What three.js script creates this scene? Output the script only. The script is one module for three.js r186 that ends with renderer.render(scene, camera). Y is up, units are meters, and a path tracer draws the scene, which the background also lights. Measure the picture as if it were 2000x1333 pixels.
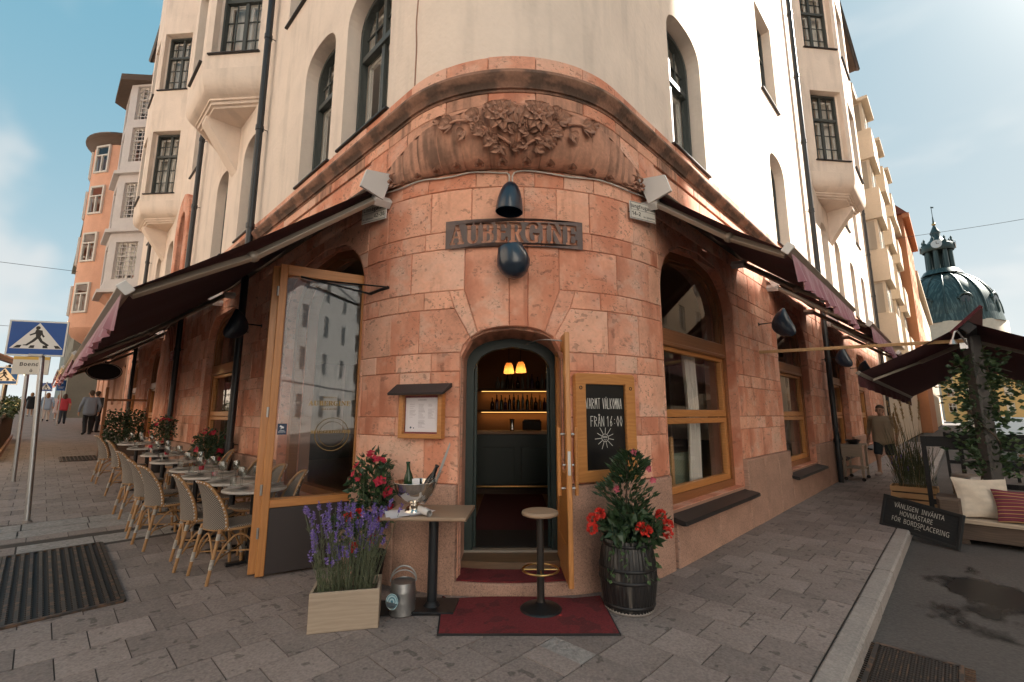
import * as THREE from 'three';
import { mergeGeometries, toCreasedNormals } from 'three/addons/utils/BufferGeometryUtils.js';
import { MarchingCubes } from 'three/addons/objects/MarchingCubes.js';
import { RectAreaLightUniformsLib } from 'three/addons/lights/RectAreaLightUniformsLib.js';

// ---------------------------------------------------------------- camera, sky, sun, exposure
const scene = new THREE.Scene();
const EYE = 1.55, FPX = 889, PITCH = Math.atan(143 / 889);
const camera = new THREE.PerspectiveCamera(2 * Math.atan(666.5 / FPX) * 180 / Math.PI, 1024 / 682, 0.05, 3000);
camera.position.set(0, EYE, 0);
camera.rotation.set(PITCH, 0, 0);
const renderer = new THREE.WebGLRenderer({ antialias: true });
renderer.setSize(1024, 682);
renderer.toneMapping = THREE.LinearToneMapping;
renderer.toneMappingExposure = 3.7;
renderer.shadowMap.enabled = true;
RectAreaLightUniformsLib.init();

const SUN_ELEV = 40 * Math.PI / 180, SUN_OUT = 35 * Math.PI / 180;      // height, and angle out from the line of the right street
const SUN = new THREE.Vector3((0.697 * Math.cos(SUN_OUT) + 0.717 * Math.sin(SUN_OUT)) * Math.cos(SUN_ELEV), Math.sin(SUN_ELEV), (-0.717 * Math.cos(SUN_OUT) + 0.697 * Math.sin(SUN_OUT)) * Math.cos(SUN_ELEV)).normalize();
const sun = new THREE.DirectionalLight(new THREE.Color(1.0, 0.93, 0.83), 5);
sun.name = 'sun';
sun.position.copy(SUN).multiplyScalar(120);
sun.castShadow = true; sun.shadow.mapSize.set(4096, 4096); sun.shadow.radius = 1;
Object.assign(sun.shadow.camera, { left: -70, right: 70, top: 70, bottom: -70, near: 1, far: 320 });
scene.add(sun); scene.add(sun.target);

// ---------------------------------------------------------------- random + noise
function rng(seed) { let a = seed >>> 0; return () => { a = (a + 0x6D2B79F5) | 0; let t = Math.imul(a ^ (a >>> 15), 1 | a); t = (t + Math.imul(t ^ (t >>> 7), 61 | t)) ^ t; return ((t ^ (t >>> 14)) >>> 0) / 4294967296; }; }
const R0 = rng(7);
const lerp = (a, b, t) => a + (b - a) * t, clamp = (x, a = 0, b = 1) => Math.min(b, Math.max(a, x));
const sstep = (a, b, x) => { const t = clamp((x - a) / (b - a)); return t * t * (3 - 2 * t); };
const lattice = (() => { const r = rng(99), a = new Float32Array(65536); for (let i = 0; i < 65536; i++) a[i] = r(); return a; })();
function vnoise(x, y, px, py, seed) {           // value noise, period px, py
  let xi = Math.floor(x), yi = Math.floor(y); const fx = x - xi, fy = y - yi;
  const u = fx * fx * (3 - 2 * fx), v = fy * fy * (3 - 2 * fy);
  const x0 = ((xi % px) + px) % px, x1 = (x0 + 1) % px, y0 = ((yi % py) + py) % py, y1 = (y0 + 1) % py;
  const h = (a, b) => lattice[(a * 197 + b * 7919 + seed * 4391) & 65535];
  return lerp(lerp(h(x0, y0), h(x1, y0), u), lerp(h(x0, y1), h(x1, y1), u), v);
}
function fbm(x, y, px, py, seed, oct = 4, gain = 0.5) {
  let s = 0, a = 1, n = 0;
  for (let o = 0; o < oct; o++) { s += a * vnoise(x, y, px, py, seed + o * 17); n += a; a *= gain; x *= 2; y *= 2; px *= 2; py *= 2; }
  return s / n;
}
const toS = c => c <= 0.0031308 ? 12.92 * c : 1.055 * Math.pow(c, 1 / 2.4) - 0.055;
// texture pair: fn(u,v) -> [r,g,b (linear), height 0..1]
function tex(size, fn, metres = 1, sizeY = size, metresY = metres) {
  const c = new Uint8Array(size * sizeY * 4), b = new Uint8Array(size * sizeY * 4);
  for (let j = 0; j < sizeY; j++) for (let i = 0; i < size; i++) {
    const o = fn(i / size, j / sizeY), k = (j * size + i) * 4;
    c[k] = toS(clamp(o[0])) * 255; c[k + 1] = toS(clamp(o[1])) * 255; c[k + 2] = toS(clamp(o[2])) * 255; c[k + 3] = 255;
    const h = clamp(o[3] === undefined ? 0.5 : o[3]) * 255; b[k] = b[k + 1] = b[k + 2] = h; b[k + 3] = 255;
  }
  const mk = (d, srgb) => { const t = new THREE.DataTexture(d, size, sizeY, THREE.RGBAFormat); t.wrapS = t.wrapT = THREE.RepeatWrapping; t.magFilter = THREE.LinearFilter; t.minFilter = THREE.LinearMipmapLinearFilter; t.generateMipmaps = true; if (srgb) t.colorSpace = THREE.SRGBColorSpace; t.repeat.set(1 / metres, 1 / metresY); t.needsUpdate = true; return t; };
  return { map: mk(c, true), bump: mk(b, false) };
}
// ---------------------------------------------------------------- sky
{
  const W = 1024, Hh = 512, d = new Float32Array(W * Hh * 4), SKY = 0.665;
  for (let j = 0; j < Hh; j++) {
    const el = ((j + 0.5) / Hh - 0.5) * Math.PI, y = Math.sin(el), ch = Math.cos(el);
    for (let i = 0; i < W; i++) {
      const az = ((i + 0.5) / W - 0.5) * 2 * Math.PI, x = Math.cos(az) * ch, z = Math.sin(az) * ch;
      const mu = clamp(x * SUN.x + y * SUN.y + z * SUN.z, -1, 1), g = Math.acos(mu);
      const e = Math.max(0, el), up = 1 - Math.exp(-e * 3.2);
      let r = lerp(0.36, 0.035, up), gg = lerp(0.38, 0.155, up), b = lerp(0.375, 0.225, up);
      const glow = Math.exp(-g * 2.2), glow2 = Math.exp(-g * g * 22);
      r += glow * 0.38 + glow2 * 4; gg += glow * 0.24 + glow2 * 3.6; b += glow * 0.16 + glow2 * 3;
      // thin wind-drawn clouds: noise on a plane overhead
      if (el > 0.01) {
        const px = x / (y + 0.22), pz = z / (y + 0.22);
        const q = px * 0.82 + pz * 0.57, w = -px * 0.57 + pz * 0.82;
        const n = fbm(q * 1.5 + 40 + 0.7 * fbm(w * 2 + 9, q * 2, 4096, 4096, 5, 3), w * 3.4 + 60, 4096, 4096, 3, 6, 0.55);
        const big = fbm(q * 0.7 + 20, w * 0.7 + 31, 4096, 4096, 11, 3);
        const c = sstep(0.52, 0.78, n * 0.78 + big * 0.28) * 0.72;
        r = lerp(r, 0.34 + glow * 0.25, c); gg = lerp(gg, 0.34 + glow * 0.24, c); b = lerp(b, 0.335 + glow * 0.22, c);
      }
      if (el < 0) { const t = sstep(0, -0.1, el); r = lerp(r, 0.20, t); gg = lerp(gg, 0.18, t); b = lerp(b, 0.16, t); }
      const k = (j * W + i) * 4; d[k] = r * SKY; d[k + 1] = gg * SKY; d[k + 2] = b * SKY; d[k + 3] = 1;
    }
  }
  const t = new THREE.DataTexture(d, W, Hh, THREE.RGBAFormat, THREE.FloatType);
  t.mapping = THREE.EquirectangularReflectionMapping; t.magFilter = THREE.LinearFilter; t.minFilter = THREE.LinearFilter; t.wrapS = THREE.RepeatWrapping; t.needsUpdate = true;
  scene.background = t; scene.environment = t;
}

// ---------------------------------------------------------------- places: the two streets, pixels to places
const V3 = (x, y, z) => new THREE.Vector3(x, y, z);
const C0 = V3(0.04, 0, -6.55);
const nR = V3(0.717, 0, 0.697).normalize(), dR = V3(nR.z, 0, -nR.x);      // right wall: outward, along
const nL = V3(-nR.z, 0, nR.x), dL = V3(-nR.x, 0, -nR.z);                  // left wall: outward, along
const OFFL = 2.35, OFFR = 2.28;
const thL = Math.atan2(nL.x, nL.z), thR = Math.atan2(nR.x, nR.z);
const PL = (s, off, y = 0) => C0.clone().addScaledVector(dL, s).addScaledVector(nL, OFFL + off).setY(y);
const PR = (s, off, y = 0) => C0.clone().addScaledVector(dR, s).addScaledVector(nR, OFFR + off).setY(y);
const SLOPE = 0.033;
const sLof = (x, z) => (x - C0.x) * dL.x + (z - C0.z) * dL.z;
const gy = (x, z) => { const s = sLof(x, z); return s > 0 ? SLOPE * s * s / (s + 0.6) : 0; };       // height of the pavement
function ray(px, py) { const a = (px - 1000) / FPX, b = (667 - py) / FPX, c = Math.cos(PITCH), s = Math.sin(PITCH); return V3(a, b * c + s, -(c - b * s)); }
function gp(px, py, h = 0) {                     // pixel -> point at height h over the pavement
  const d = ray(px, py), at = t => V3(d.x * t, EYE + d.y * t, d.z * t), f = t => { const p = at(t); return p.y - gy(p.x, p.z) - h; };
  let lo = 0.5, hi = 0.5; while (f(hi) > 0 && hi < 400) hi += 0.25; lo = hi - 0.25;
  for (let k = 0; k < 30; k++) { const m = (lo + hi) / 2; if (f(m) > 0) lo = m; else hi = m; }
  const p = at(hi);
  return p;
}
// ---------------------------------------------------------------- helpers
const used = {};
function numbered(n) { const k = (used[n] = (used[n] || 0) + 1); return k === 1 ? n : n + '_' + String(k - 1).padStart(3, '0'); }
function mesh(name, geo, mat, parent) { const m = new THREE.Mesh(geo, mat); m.name = name; m.castShadow = m.receiveShadow = true; if (parent) parent.add(m); return m; }
function part(name, geos, mat, parent) { return mesh(name, Array.isArray(geos) ? merge(geos) : geos, mat, parent); }
function thing(name, label, category, p = V3(0, 0, 0), turn = 0, group, parent = scene) {
  const g = new THREE.Group(); g.name = numbered(name); g.position.copy(p); g.rotation.y = turn;
  g.userData = { label, category }; if (group) g.userData.group = group; parent.add(g); return g;
}
function tagged(name, geos, mat, label, category, group, p, turn) { const m = part(numbered(name), geos, mat, scene); m.userData = { label, category }; if (group) m.userData.group = group; if (p) m.position.copy(p); if (turn) m.rotation.y = turn; return m; }
function struct(name, geos, mat, parent = scene) { const m = part(numbered(name), geos, mat, parent); if (parent === scene) m.userData.kind = 'structure'; return m; }
function dup(o, p, turn, label, group) { const c = o.clone(); c.name = numbered(o.name.replace(/_\d\d\d$/, '')); c.userData = { ...o.userData }; if (label) c.userData.label = label; if (group) c.userData.group = group; c.position.copy(p); c.rotation.y = turn; scene.add(c); return c; }
function norm(g) { g = g.index ? g.toNonIndexed() : g; if (!g.attributes.normal) g.computeVertexNormals(); if (!g.attributes.uv) g.setAttribute('uv', new THREE.BufferAttribute(new Float32Array(g.attributes.position.count * 2), 2)); for (const k of Object.keys(g.attributes)) if (!['position', 'normal', 'uv'].includes(k)) g.deleteAttribute(k); return g; }
function merge(list) { return list.length === 1 ? list[0] : mergeGeometries(list.map(norm)); }
// uv in metres on the dominant plane of each face; swap turns the grain
function uvm(g, ox = 0, oy = 0, swap = false) {
  g = norm(g); const p = g.attributes.position, uv = g.attributes.uv, a = V3(), b = V3(), c = V3(), n = V3(), e = V3();
  for (let i = 0; i < p.count; i += 3) {
    a.fromBufferAttribute(p, i); b.fromBufferAttribute(p, i + 1); c.fromBufferAttribute(p, i + 2);
    n.subVectors(b, a).cross(e.subVectors(c, a)); const ax = Math.abs(n.x), ay = Math.abs(n.y), az = Math.abs(n.z);
    for (let k = 0; k < 3; k++) {
      const v = [a, b, c][k]; let u, w;
      if (ay >= ax && ay >= az) { u = v.x; w = v.z; } else if (ax >= az) { u = v.z; w = v.y; } else { u = v.x; w = v.y; }
      if (swap) [u, w] = [w, u]; uv.setXY(i + k, u + ox, w + oy);
    }
  }
  return g;
}
function tf(g, x = 0, y = 0, z = 0, ry = 0, rx = 0, rz = 0, sc) { if (sc) g.scale(...(Array.isArray(sc) ? sc : [sc, sc, sc])); if (rx) g.rotateX(rx); if (rz) g.rotateZ(rz); if (ry) g.rotateY(ry); g.translate(x, y, z); return g; }
// chamfered box centred on x,z standing on y (or centred when mid)
function box(w, h, d, x = 0, y = 0, z = 0, ch = 0.004, swap = false) {
  ch = Math.min(ch, w * 0.3, h * 0.3, d * 0.3); const s = new THREE.Shape(), a = w / 2 - ch, b = h / 2 - ch;
  s.moveTo(-a, -b); s.lineTo(a, -b); s.lineTo(a, b); s.lineTo(-a, b); s.lineTo(-a, -b);
  const g = new THREE.ExtrudeGeometry(s, { depth: d - 2 * ch, bevelEnabled: ch > 0, bevelSize: ch, bevelThickness: ch, bevelSegments: 1, steps: 1 });
  g.translate(0, 0, -(d - 2 * ch) / 2); return uvm(tf(g, x, y, z), R0() * 3, R0() * 3, swap);
}
const plainBox = (w, h, d, x = 0, y = 0, z = 0) => uvm(tf(new THREE.BoxGeometry(w, h, d), x, y, z), x * 0.37, z * 0.53);
function bar(a, b, w, d = w, swap = false) {     // box between two points
  const v = V3().subVectors(b, a), L = v.length(), g = box(w, L, d, 0, 0, 0, Math.min(w, d) * 0.12, swap);
  g.applyQuaternion(new THREE.Quaternion().setFromUnitVectors(V3(0, 1, 0), v.normalize())); g.translate((a.x + b.x) / 2, (a.y + b.y) / 2, (a.z + b.z) / 2); return g;
}
// bar whose width axis stays level: for bars along a wall
function tube(pts, r, seg = 12, rad = 8) { const c = pts.length === 2 ? new THREE.LineCurve3(pts[0], pts[1]) : new THREE.CatmullRomCurve3(pts); return norm(new THREE.TubeGeometry(c, seg, r, rad, false)); }
function rod(a, b, r0, r1 = r0, rad = 10) { const v = V3().subVectors(b, a), g = new THREE.CylinderGeometry(r1, r0, v.length(), rad, 1); g.applyQuaternion(new THREE.Quaternion().setFromUnitVectors(V3(0, 1, 0), v.clone().normalize())); g.translate((a.x + b.x) / 2, (a.y + b.y) / 2, (a.z + b.z) / 2); return norm(g); }
const lathe = (pts, seg = 24) => norm(new THREE.LatheGeometry(pts.map(p => new THREE.Vector2(p[0], p[1])), seg));
function cyl(r0, r1, h, x, y, z, seg = 20) { return tf(norm(new THREE.CylinderGeometry(r1, r0, h, seg)), x, y + h / 2, z); }
function ext(pts, depth, bevel = 0, holes = []) {
  const s = new THREE.Shape(pts.map(p => new THREE.Vector2(p[0], p[1]))); for (const h of holes) s.holes.push(new THREE.Path(h.map(p => new THREE.Vector2(p[0], p[1]))));
  return norm(new THREE.ExtrudeGeometry(s, { depth, bevelEnabled: bevel > 0, bevelSize: bevel, bevelThickness: bevel, bevelSegments: 1, steps: 1, curveSegments: 8 }));
}
const ringPts = (cx, cy, rx, ry, n = 32, a0 = 0, a1 = 2 * Math.PI) => Array.from({ length: n }, (_, i) => { const a = a0 + (a1 - a0) * i / n; return [cx + rx * Math.cos(a), cy + ry * Math.sin(a)]; });
function place(g, o) { o.updateMatrix(); return g.applyMatrix4(o.matrix); }
function wallFrame(side) { const o = new THREE.Object3D(); const n = side === 'L' ? nL : nR; o.position.copy(C0).addScaledVector(n, side === 'L' ? OFFL : OFFR); o.rotation.y = side === 'L' ? thL : thR; o.updateMatrix(); return o.matrix; }
const ML = wallFrame('L'), MR = wallFrame('R');          // local: x along (left wall: x = -s), y up, z outward
// grid surface from f(i/n, j/m)
function grid(n, m, f, uvf) {
  const P = [], U = [], I = [];
  for (let j = 0; j <= m; j++) for (let i = 0; i <= n; i++) { const p = f(i / n, j / m); P.push(p.x, p.y, p.z); const q = uvf ? uvf(i / n, j / m) : [i / n, j / m]; U.push(q[0], q[1]); }
  for (let j = 0; j < m; j++) for (let i = 0; i < n; i++) { const a = j * (n + 1) + i; I.push(a, a + 1, a + n + 1, a + 1, a + n + 2, a + n + 1); }
  const g = new THREE.BufferGeometry(); g.setAttribute('position', new THREE.Float32BufferAttribute(P, 3)); g.setAttribute('uv', new THREE.Float32BufferAttribute(U, 2)); g.setIndex(I); g.computeVertexNormals(); return norm(g);
}
// ---------------------------------------------------------------- materials
const mats = {};
const col = (r, g, b) => new THREE.Color().setRGB(r, g, b);
function std(name, c, rough = 0.8, metal = 0, extra = {}) { const m = new THREE.MeshStandardMaterial({ color: Array.isArray(c) ? col(...c) : c, roughness: rough, metalness: metal, ...extra }); m.name = name; return (mats[name] = m); }
function texmat(name, t, rough, bumpScale = 0, extra = {}) { const m = new THREE.MeshStandardMaterial({ map: t.map, roughness: rough, ...extra }); if (bumpScale) { m.bumpMap = t.bump; m.bumpScale = bumpScale; } m.name = name; return (mats[name] = m); }
const mix3 = (a, b, t) => [lerp(a[0], b[0], t), lerp(a[1], b[1], t), lerp(a[2], b[2], t)];
const mul3 = (a, k) => [a[0] * k, a[1] * k, a[2] * k];
// red-pink sandstone: mottled, with dark pits, iron stains and pale scars
function sandstone(tint, seed, dirt = 0.5) {
  return tex(512, (u, v) => {
    const n = fbm(u * 4, v * 4, 4, 4, seed, 5), f = fbm(u * 48, v * 48, 48, 48, seed + 3, 3), st = fbm(u * 3 + 0.4 * n, v * 2, 3, 2, seed + 5, 5);
    const pit = sstep(0.66, 0.76, fbm(u * 56, v * 70, 56, 70, seed + 8, 3)) * sstep(0.50, 0.66, fbm(u * 4, v * 4, 4, 4, seed + 9, 4)) + 0.8 * sstep(0.70, 0.78, fbm(u * 14, v * 22, 14, 22, seed + 10, 4)), rust = sstep(0.55, 0.75, fbm(u * 9, v * 1, 9, 1, seed + 17, 4)) * sstep(0.45, 0.7, fbm(u * 2, v * 2, 2, 2, seed + 19, 3));
    const vein = sstep(0.018, 0.0, Math.abs(fbm(u * 6, v * 8, 6, 8, seed + 13, 5, 0.6) - 0.5)) * sstep(0.52, 0.66, fbm(u * 2, v * 2, 2, 2, seed + 15, 3));
    let c = mul3(tint, 0.80 + 0.42 * n + 0.22 * (f - 0.5));
    c = mix3(c, [tint[0] * 0.80, tint[1] * 0.56, tint[2] * 0.46], sstep(0.52, 0.68, st) * 0.66); c = mix3(c, [0.80, 0.60, 0.50], sstep(0.54, 0.68, fbm(u * 2 + 0.3 * n, v * 3, 2, 3, seed + 25, 5)) * 0.22);
    c = mix3(c, [tint[0] * 0.52, tint[1] * 0.36, tint[2] * 0.30], rust * 0.55);
    c = mix3(c, [0.74, 0.52, 0.40], sstep(0.63, 0.76, fbm(u * 5, v * 7, 5, 7, seed + 21, 4)) * 0.35);
    c = mix3(c, [0.15, 0.075, 0.05], clamp(pit * 0.75 + vein * 0.5) * dirt * 1.3);
    return [...c, 0.6 + 0.3 * (f - 0.5) + 0.25 * (n - 0.5) - 0.5 * pit - 0.3 * vein];
  }, 1.1);
}
const tStone = [sandstone([0.76, 0.375, 0.25], 1), sandstone([0.72, 0.34, 0.225], 31), sandstone([0.78, 0.41, 0.28], 61)];
const M_stone = [[1, 1, 1], [1.03, 1.04, 1.045], [0.965, 0.95, 0.935], [1.01, 0.98, 0.96]].flatMap((c, k) => tStone.map((t, i) => texmat('sandstone ' + k + i, t, 0.86, 0.006, { color: col(...c) })));
const M_joint = std('mortar', [0.33, 0.185, 0.13], 0.95);
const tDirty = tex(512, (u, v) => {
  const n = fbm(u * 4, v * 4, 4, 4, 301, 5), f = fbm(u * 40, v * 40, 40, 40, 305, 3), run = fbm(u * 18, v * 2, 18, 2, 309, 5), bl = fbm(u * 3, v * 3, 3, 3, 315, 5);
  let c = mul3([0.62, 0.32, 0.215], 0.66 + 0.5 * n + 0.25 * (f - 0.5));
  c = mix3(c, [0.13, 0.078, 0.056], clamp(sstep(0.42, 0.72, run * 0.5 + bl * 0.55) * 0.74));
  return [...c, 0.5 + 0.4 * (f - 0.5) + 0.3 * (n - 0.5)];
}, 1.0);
const M_dirtyAndShade = texmat('weathered sandstone and reveal shade', tDirty, 0.88, 0.008);
const M_cornice = texmat('blackened sandstone moulding', tex(512, (u, v) => { const n = fbm(u * 6, v * 6, 6, 6, 331, 5), f = fbm(u * 50, v * 50, 50, 50, 335, 3), k = sstep(0.36, 0.66, fbm(u * 5, v * 9, 5, 9, 339, 5)); const c = mix3([0.13, 0.08, 0.058], [0.40, 0.21, 0.14], k * 0.8); return [...mul3(c, 0.7 + 0.4 * n + 0.3 * (f - 0.5)), 0.5 + 0.5 * (f - 0.5)]; }, 1.0), 0.88, 0.006);
const tGran = tex(512, (u, v) => { const n = fbm(u * 90, v * 90, 90, 90, 41, 2, 0.7), m = fbm(u * 4, v * 4, 4, 4, 45, 4), k = sstep(0.62, 0.75, fbm(u * 120, v * 120, 120, 120, 48, 2)); let c = mul3([0.44, 0.26, 0.19], 0.55 + 0.55 * n + 0.35 * m); c = mix3(c, [0.06, 0.05, 0.05], k * 0.5); return [...c, n]; }, 0.8);
const M_granite = texmat('red granite', tGran, 0.75, 0.002);
const tPlas = tex(512, (u, v) => { const n = fbm(u * 5, v * 5, 5, 5, 51, 5), f = fbm(u * 70, v * 70, 70, 70, 55, 3), run = fbm(u * 14, v * 2, 14, 2, 58, 4); const pt = sstep(0.56, 0.62, fbm(u * 3, v * 3, 3, 3, 63, 4)); const k = 0.94 + 0.15 * (n - 0.5) + 0.05 * (f - 0.5) - 0.11 * sstep(0.5, 0.8, run) - 0.035 * pt; return [0.87 * k, 0.725 * k, 0.615 * k, 0.5 + 0.5 * (f - 0.5) + 0.5 * (n - 0.5)]; }, 2.6);
const M_plaster = texmat('cream plaster', tPlas, 0.93, 0.006);
function plasterTint(name, c, seed) { const t = tex(256, (u, v) => { const n = fbm(u * 5, v * 5, 5, 5, seed, 5), f = fbm(u * 50, v * 50, 50, 50, seed + 5, 2); const k = 0.92 + 0.16 * (n - 0.5) + 0.08 * (f - 0.5); return [c[0] * k, c[1] * k, c[2] * k, f]; }, 2.4); return texmat(name, t, 0.92, 0.003); }
const M_pink = plasterTint('salmon plaster', [0.74, 0.40, 0.27], 71), M_white = plasterTint('white painted trim', [0.62, 0.57, 0.55], 75), M_greyp = plasterTint('grey green plaster', [0.23, 0.22, 0.18], 79), M_concrete = plasterTint('pale concrete', [0.66, 0.55, 0.43], 83), M_orange = plasterTint('orange plaster', [0.55, 0.24, 0.12], 87), M_tan = plasterTint('tan facade', [0.55, 0.47, 0.40], 93), M_bright = plasterTint('white facade', [0.84, 0.81, 0.77], 95), M_ochre = plasterTint('ochre plaster', [0.60, 0.40, 0.17], 91);
function wood(name, c1, c2, seed, rough = 0.5, sc = 0.5, extra = {}) {
  const t = tex(256, (u, v) => { const w = fbm(u * 2, v * 6, 2, 6, seed, 3), n = fbm(u * 3 + 0.0, v * 40 + 5 * w, 3, 40, seed + 4, 4), r = 0.5 + 0.5 * Math.sin((v * 14 + 2.4 * w) * 6.283), p = fbm(u * 12, v * 120, 12, 120, seed + 7, 2); const c = mix3(c1, c2, clamp(0.55 * n + 0.25 * r + 0.25 * p)); return [...c, n * 0.6 + p * 0.4]; }, sc * 1.6, 256, sc);
  return texmat(name, t, rough, 0.0015, extra);
}
const M_oak = wood('varnished oak', [0.62, 0.275, 0.085], [0.42, 0.165, 0.045], 101, 0.38), M_darkoak = wood('aged oak frame', [0.33, 0.135, 0.05], [0.20, 0.075, 0.028], 111, 0.42), M_grey = wood('weathered plank', [0.50, 0.39, 0.29], [0.33, 0.25, 0.185], 121, 0.75, 0.45), M_tabletop = wood('pale table board', [0.42, 0.29, 0.195], [0.29, 0.19, 0.125], 131, 0.5, 0.4), M_pine = wood('bare pine', [0.52, 0.31, 0.14], [0.38, 0.20, 0.085], 141, 0.6), M_brown = wood('old dark timber', [0.13, 0.085, 0.06], [0.06, 0.04, 0.03], 151, 0.8);
const tPave = [0, 1].map(k => tex(512, (u, v) => { const n = fbm(u * 5, v * 5, 5, 5, 161 + k * 40, 5), f = fbm(u * 130, v * 130, 130, 130, 165 + k, 2, 0.7), sp = sstep(0.72, 0.78, fbm(u * 22, v * 22, 22, 22, 171 + k * 9, 3)), lt = sstep(0.7, 0.8, fbm(u * 150, v * 150, 150, 150, 181, 1)); let c = mul3([0.272, 0.222, 0.205], 0.66 + 0.42 * n + 0.55 * (f - 0.5)); c = mix3(c, [0.04, 0.034, 0.03], sp * 0.55); c = mix3(c, [0.32, 0.27, 0.24], lt * 0.3); return [...c, 0.5 + 0.8 * (f - 0.5) + 0.3 * (n - 0.5)]; }, 1.6));
const M_pave = [[0, 1], [1, 1], [0, 0.86], [1, 1.12], [0, 1.07], [1, 0.92]].map(([k, s], i) => texmat('concrete slab ' + i, tPave[k], 0.82, 0.0016, { color: col(s, s * 0.995, s * 0.985) }));
const tSett = tex(512, (u, v) => { const n = fbm(u * 34, v * 34, 34, 34, 191, 4, 0.7), m = fbm(u * 6, v * 6, 6, 6, 195, 3); const k = 0.35 + 1.0 * n + 0.2 * m; return [0.30 * k, 0.275 * k, 0.26 * k, n]; }, 0.9);
const M_sett = texmat('rough granite', tSett, 0.85, 0.012);
const tKerb = tex(256, (u, v) => { const n = fbm(u * 60, v * 60, 60, 60, 201, 3, 0.7), m = fbm(u * 4, v * 4, 4, 4, 205, 4); const k = 0.5 + 0.6 * n + 0.3 * m; return [0.34 * k, 0.30 * k, 0.275 * k, n]; }, 0.7);
const M_kerb = texmat('kerb granite', tKerb, 0.8, 0.003);
const tAsph = tex(1024, (u, v) => { const f = fbm(u * 220, v * 220, 220, 220, 211, 2, 0.8), n = fbm(u * 6, v * 6, 6, 6, 215, 5), k = 0.55 + 0.6 * f + 0.35 * n; let c = [0.085 * k, 0.073 * k, 0.068 * k]; return [...c, f]; }, 3.2);
const M_asphalt = texmat('asphalt', tAsph, 0.85, 0.004);
const M_sand = std('joint sand', [0.055, 0.045, 0.04], 0.95);
const M_iron = std('black cast iron', [0.022, 0.021, 0.022], 0.42, 0.4), M_steel = std('galvanised steel', [0.42, 0.42, 0.42], 0.38, 0.9), M_chrome = std('polished steel', [0.62, 0.58, 0.53], 0.09, 1), M_brass = std('brass', [0.55, 0.36, 0.14], 0.3, 1), M_pipe = std('black painted pipe', [0.018, 0.02, 0.023], 0.35), M_alu = std('beige aluminium', [0.32, 0.27, 0.22], 0.45, 0.3), M_capw = std('white enamel cap', [0.66, 0.63, 0.60], 0.4);
const M_rust = (() => { const t = tex(256, (u, v) => { const n = fbm(u * 8, v * 8, 8, 8, 221, 5); const c = mix3([0.13, 0.095, 0.088], [0.19, 0.125, 0.105], sstep(0.4, 0.7, n)); return [...c, n]; }, 0.6); return texmat('rusted iron plate', t, 0.65, 0.001, { metalness: 0.1 }); })();
const M_grille = (() => { const t = tex(256, (u, v) => { const n = fbm(u * 10, v * 10, 10, 10, 225, 4); const c = mix3([0.06, 0.05, 0.046], [0.17, 0.10, 0.065], sstep(0.4, 0.7, n)); return [...c, n]; }, 0.5); return texmat('worn iron grating', t, 0.55, 0.001, { metalness: 0.5 }); })();
const M_glass = new THREE.MeshPhysicalMaterial({ color: 0xffffff, roughness: 0.0, transmission: 1, thickness: 0, ior: 1.5 }); M_glass.name = 'window glass';
const M_goblet = new THREE.MeshPhysicalMaterial({ color: col(0.86, 0.87, 0.86), roughness: 0.0, transmission: 1, thickness: 0, ior: 1.8 }); M_goblet.name = 'drinking glass';
const M_winframe = std('grey green window paint', [0.055, 0.062, 0.058], 0.5), M_sash = std('white sash paint', [0.60, 0.56, 0.50], 0.55), M_metalsill = std('dark sheet metal', [0.028, 0.024, 0.024], 0.45, 0.3);
const M_curtain = new THREE.MeshPhysicalMaterial({ color: col(0.84, 0.80, 0.73), roughness: 1, transmission: 0.3, thickness: 0 }); M_curtain.name = 'pale curtain';
const M_interior = std('ochre interior plaster', [0.42, 0.33, 0.24], 0.9), M_floorin = wood('oak floor boards', [0.20, 0.12, 0.07], [0.12, 0.07, 0.04], 155, 0.5);
function fabric(name, c, seed, trans = 0) { const t = tex(256, (u, v) => { const w = 0.5 + 0.25 * Math.sin(u * 6.283 * 64) + 0.25 * Math.sin(v * 6.283 * 64), n = fbm(u * 4, v * 4, 4, 4, seed, 4); const k = 0.8 + 0.25 * n + 0.12 * (w - 0.5); return [c[0] * k, c[1] * k, c[2] * k, w]; }, 0.35); const m = new THREE.MeshPhysicalMaterial({ map: t.map, bumpMap: t.bump, bumpScale: 0.0006, roughness: 0.95, transmission: trans, thickness: 0 }); m.name = name; return m; }
const M_awning = fabric('burgundy awning cloth', [0.055, 0.012, 0.018], 231, 0.02), M_valance = fabric('faded valance cloth', [0.40, 0.17, 0.21], 233, 0.25), M_tent = fabric('wine red awning cloth', [0.085, 0.014, 0.02], 235, 0.03);
const M_carpet = (() => { const t = tex(512, (u, v) => { const f = fbm(u * 120, v * 120, 120, 120, 241, 2, 0.8), n = fbm(u * 4, v * 4, 4, 4, 245, 5), sp = sstep(0.62, 0.72, fbm(u * 9, v * 9, 9, 9, 249, 4)); let c = mul3([0.175, 0.018, 0.022], 0.45 + 0.6 * f + 0.35 * n); c = mix3(c, [0.05, 0.012, 0.012], sp * 0.5); return [...c, f]; }, 1.2); return texmat('red brush carpet', t, 1, 0.004); })();
const M_rubber = std('black rubber', [0.014, 0.013, 0.014], 0.75);
const M_rattan = wood('rattan cane', [0.44, 0.245, 0.10], [0.30, 0.15, 0.06], 251, 0.45, 0.3);
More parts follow.
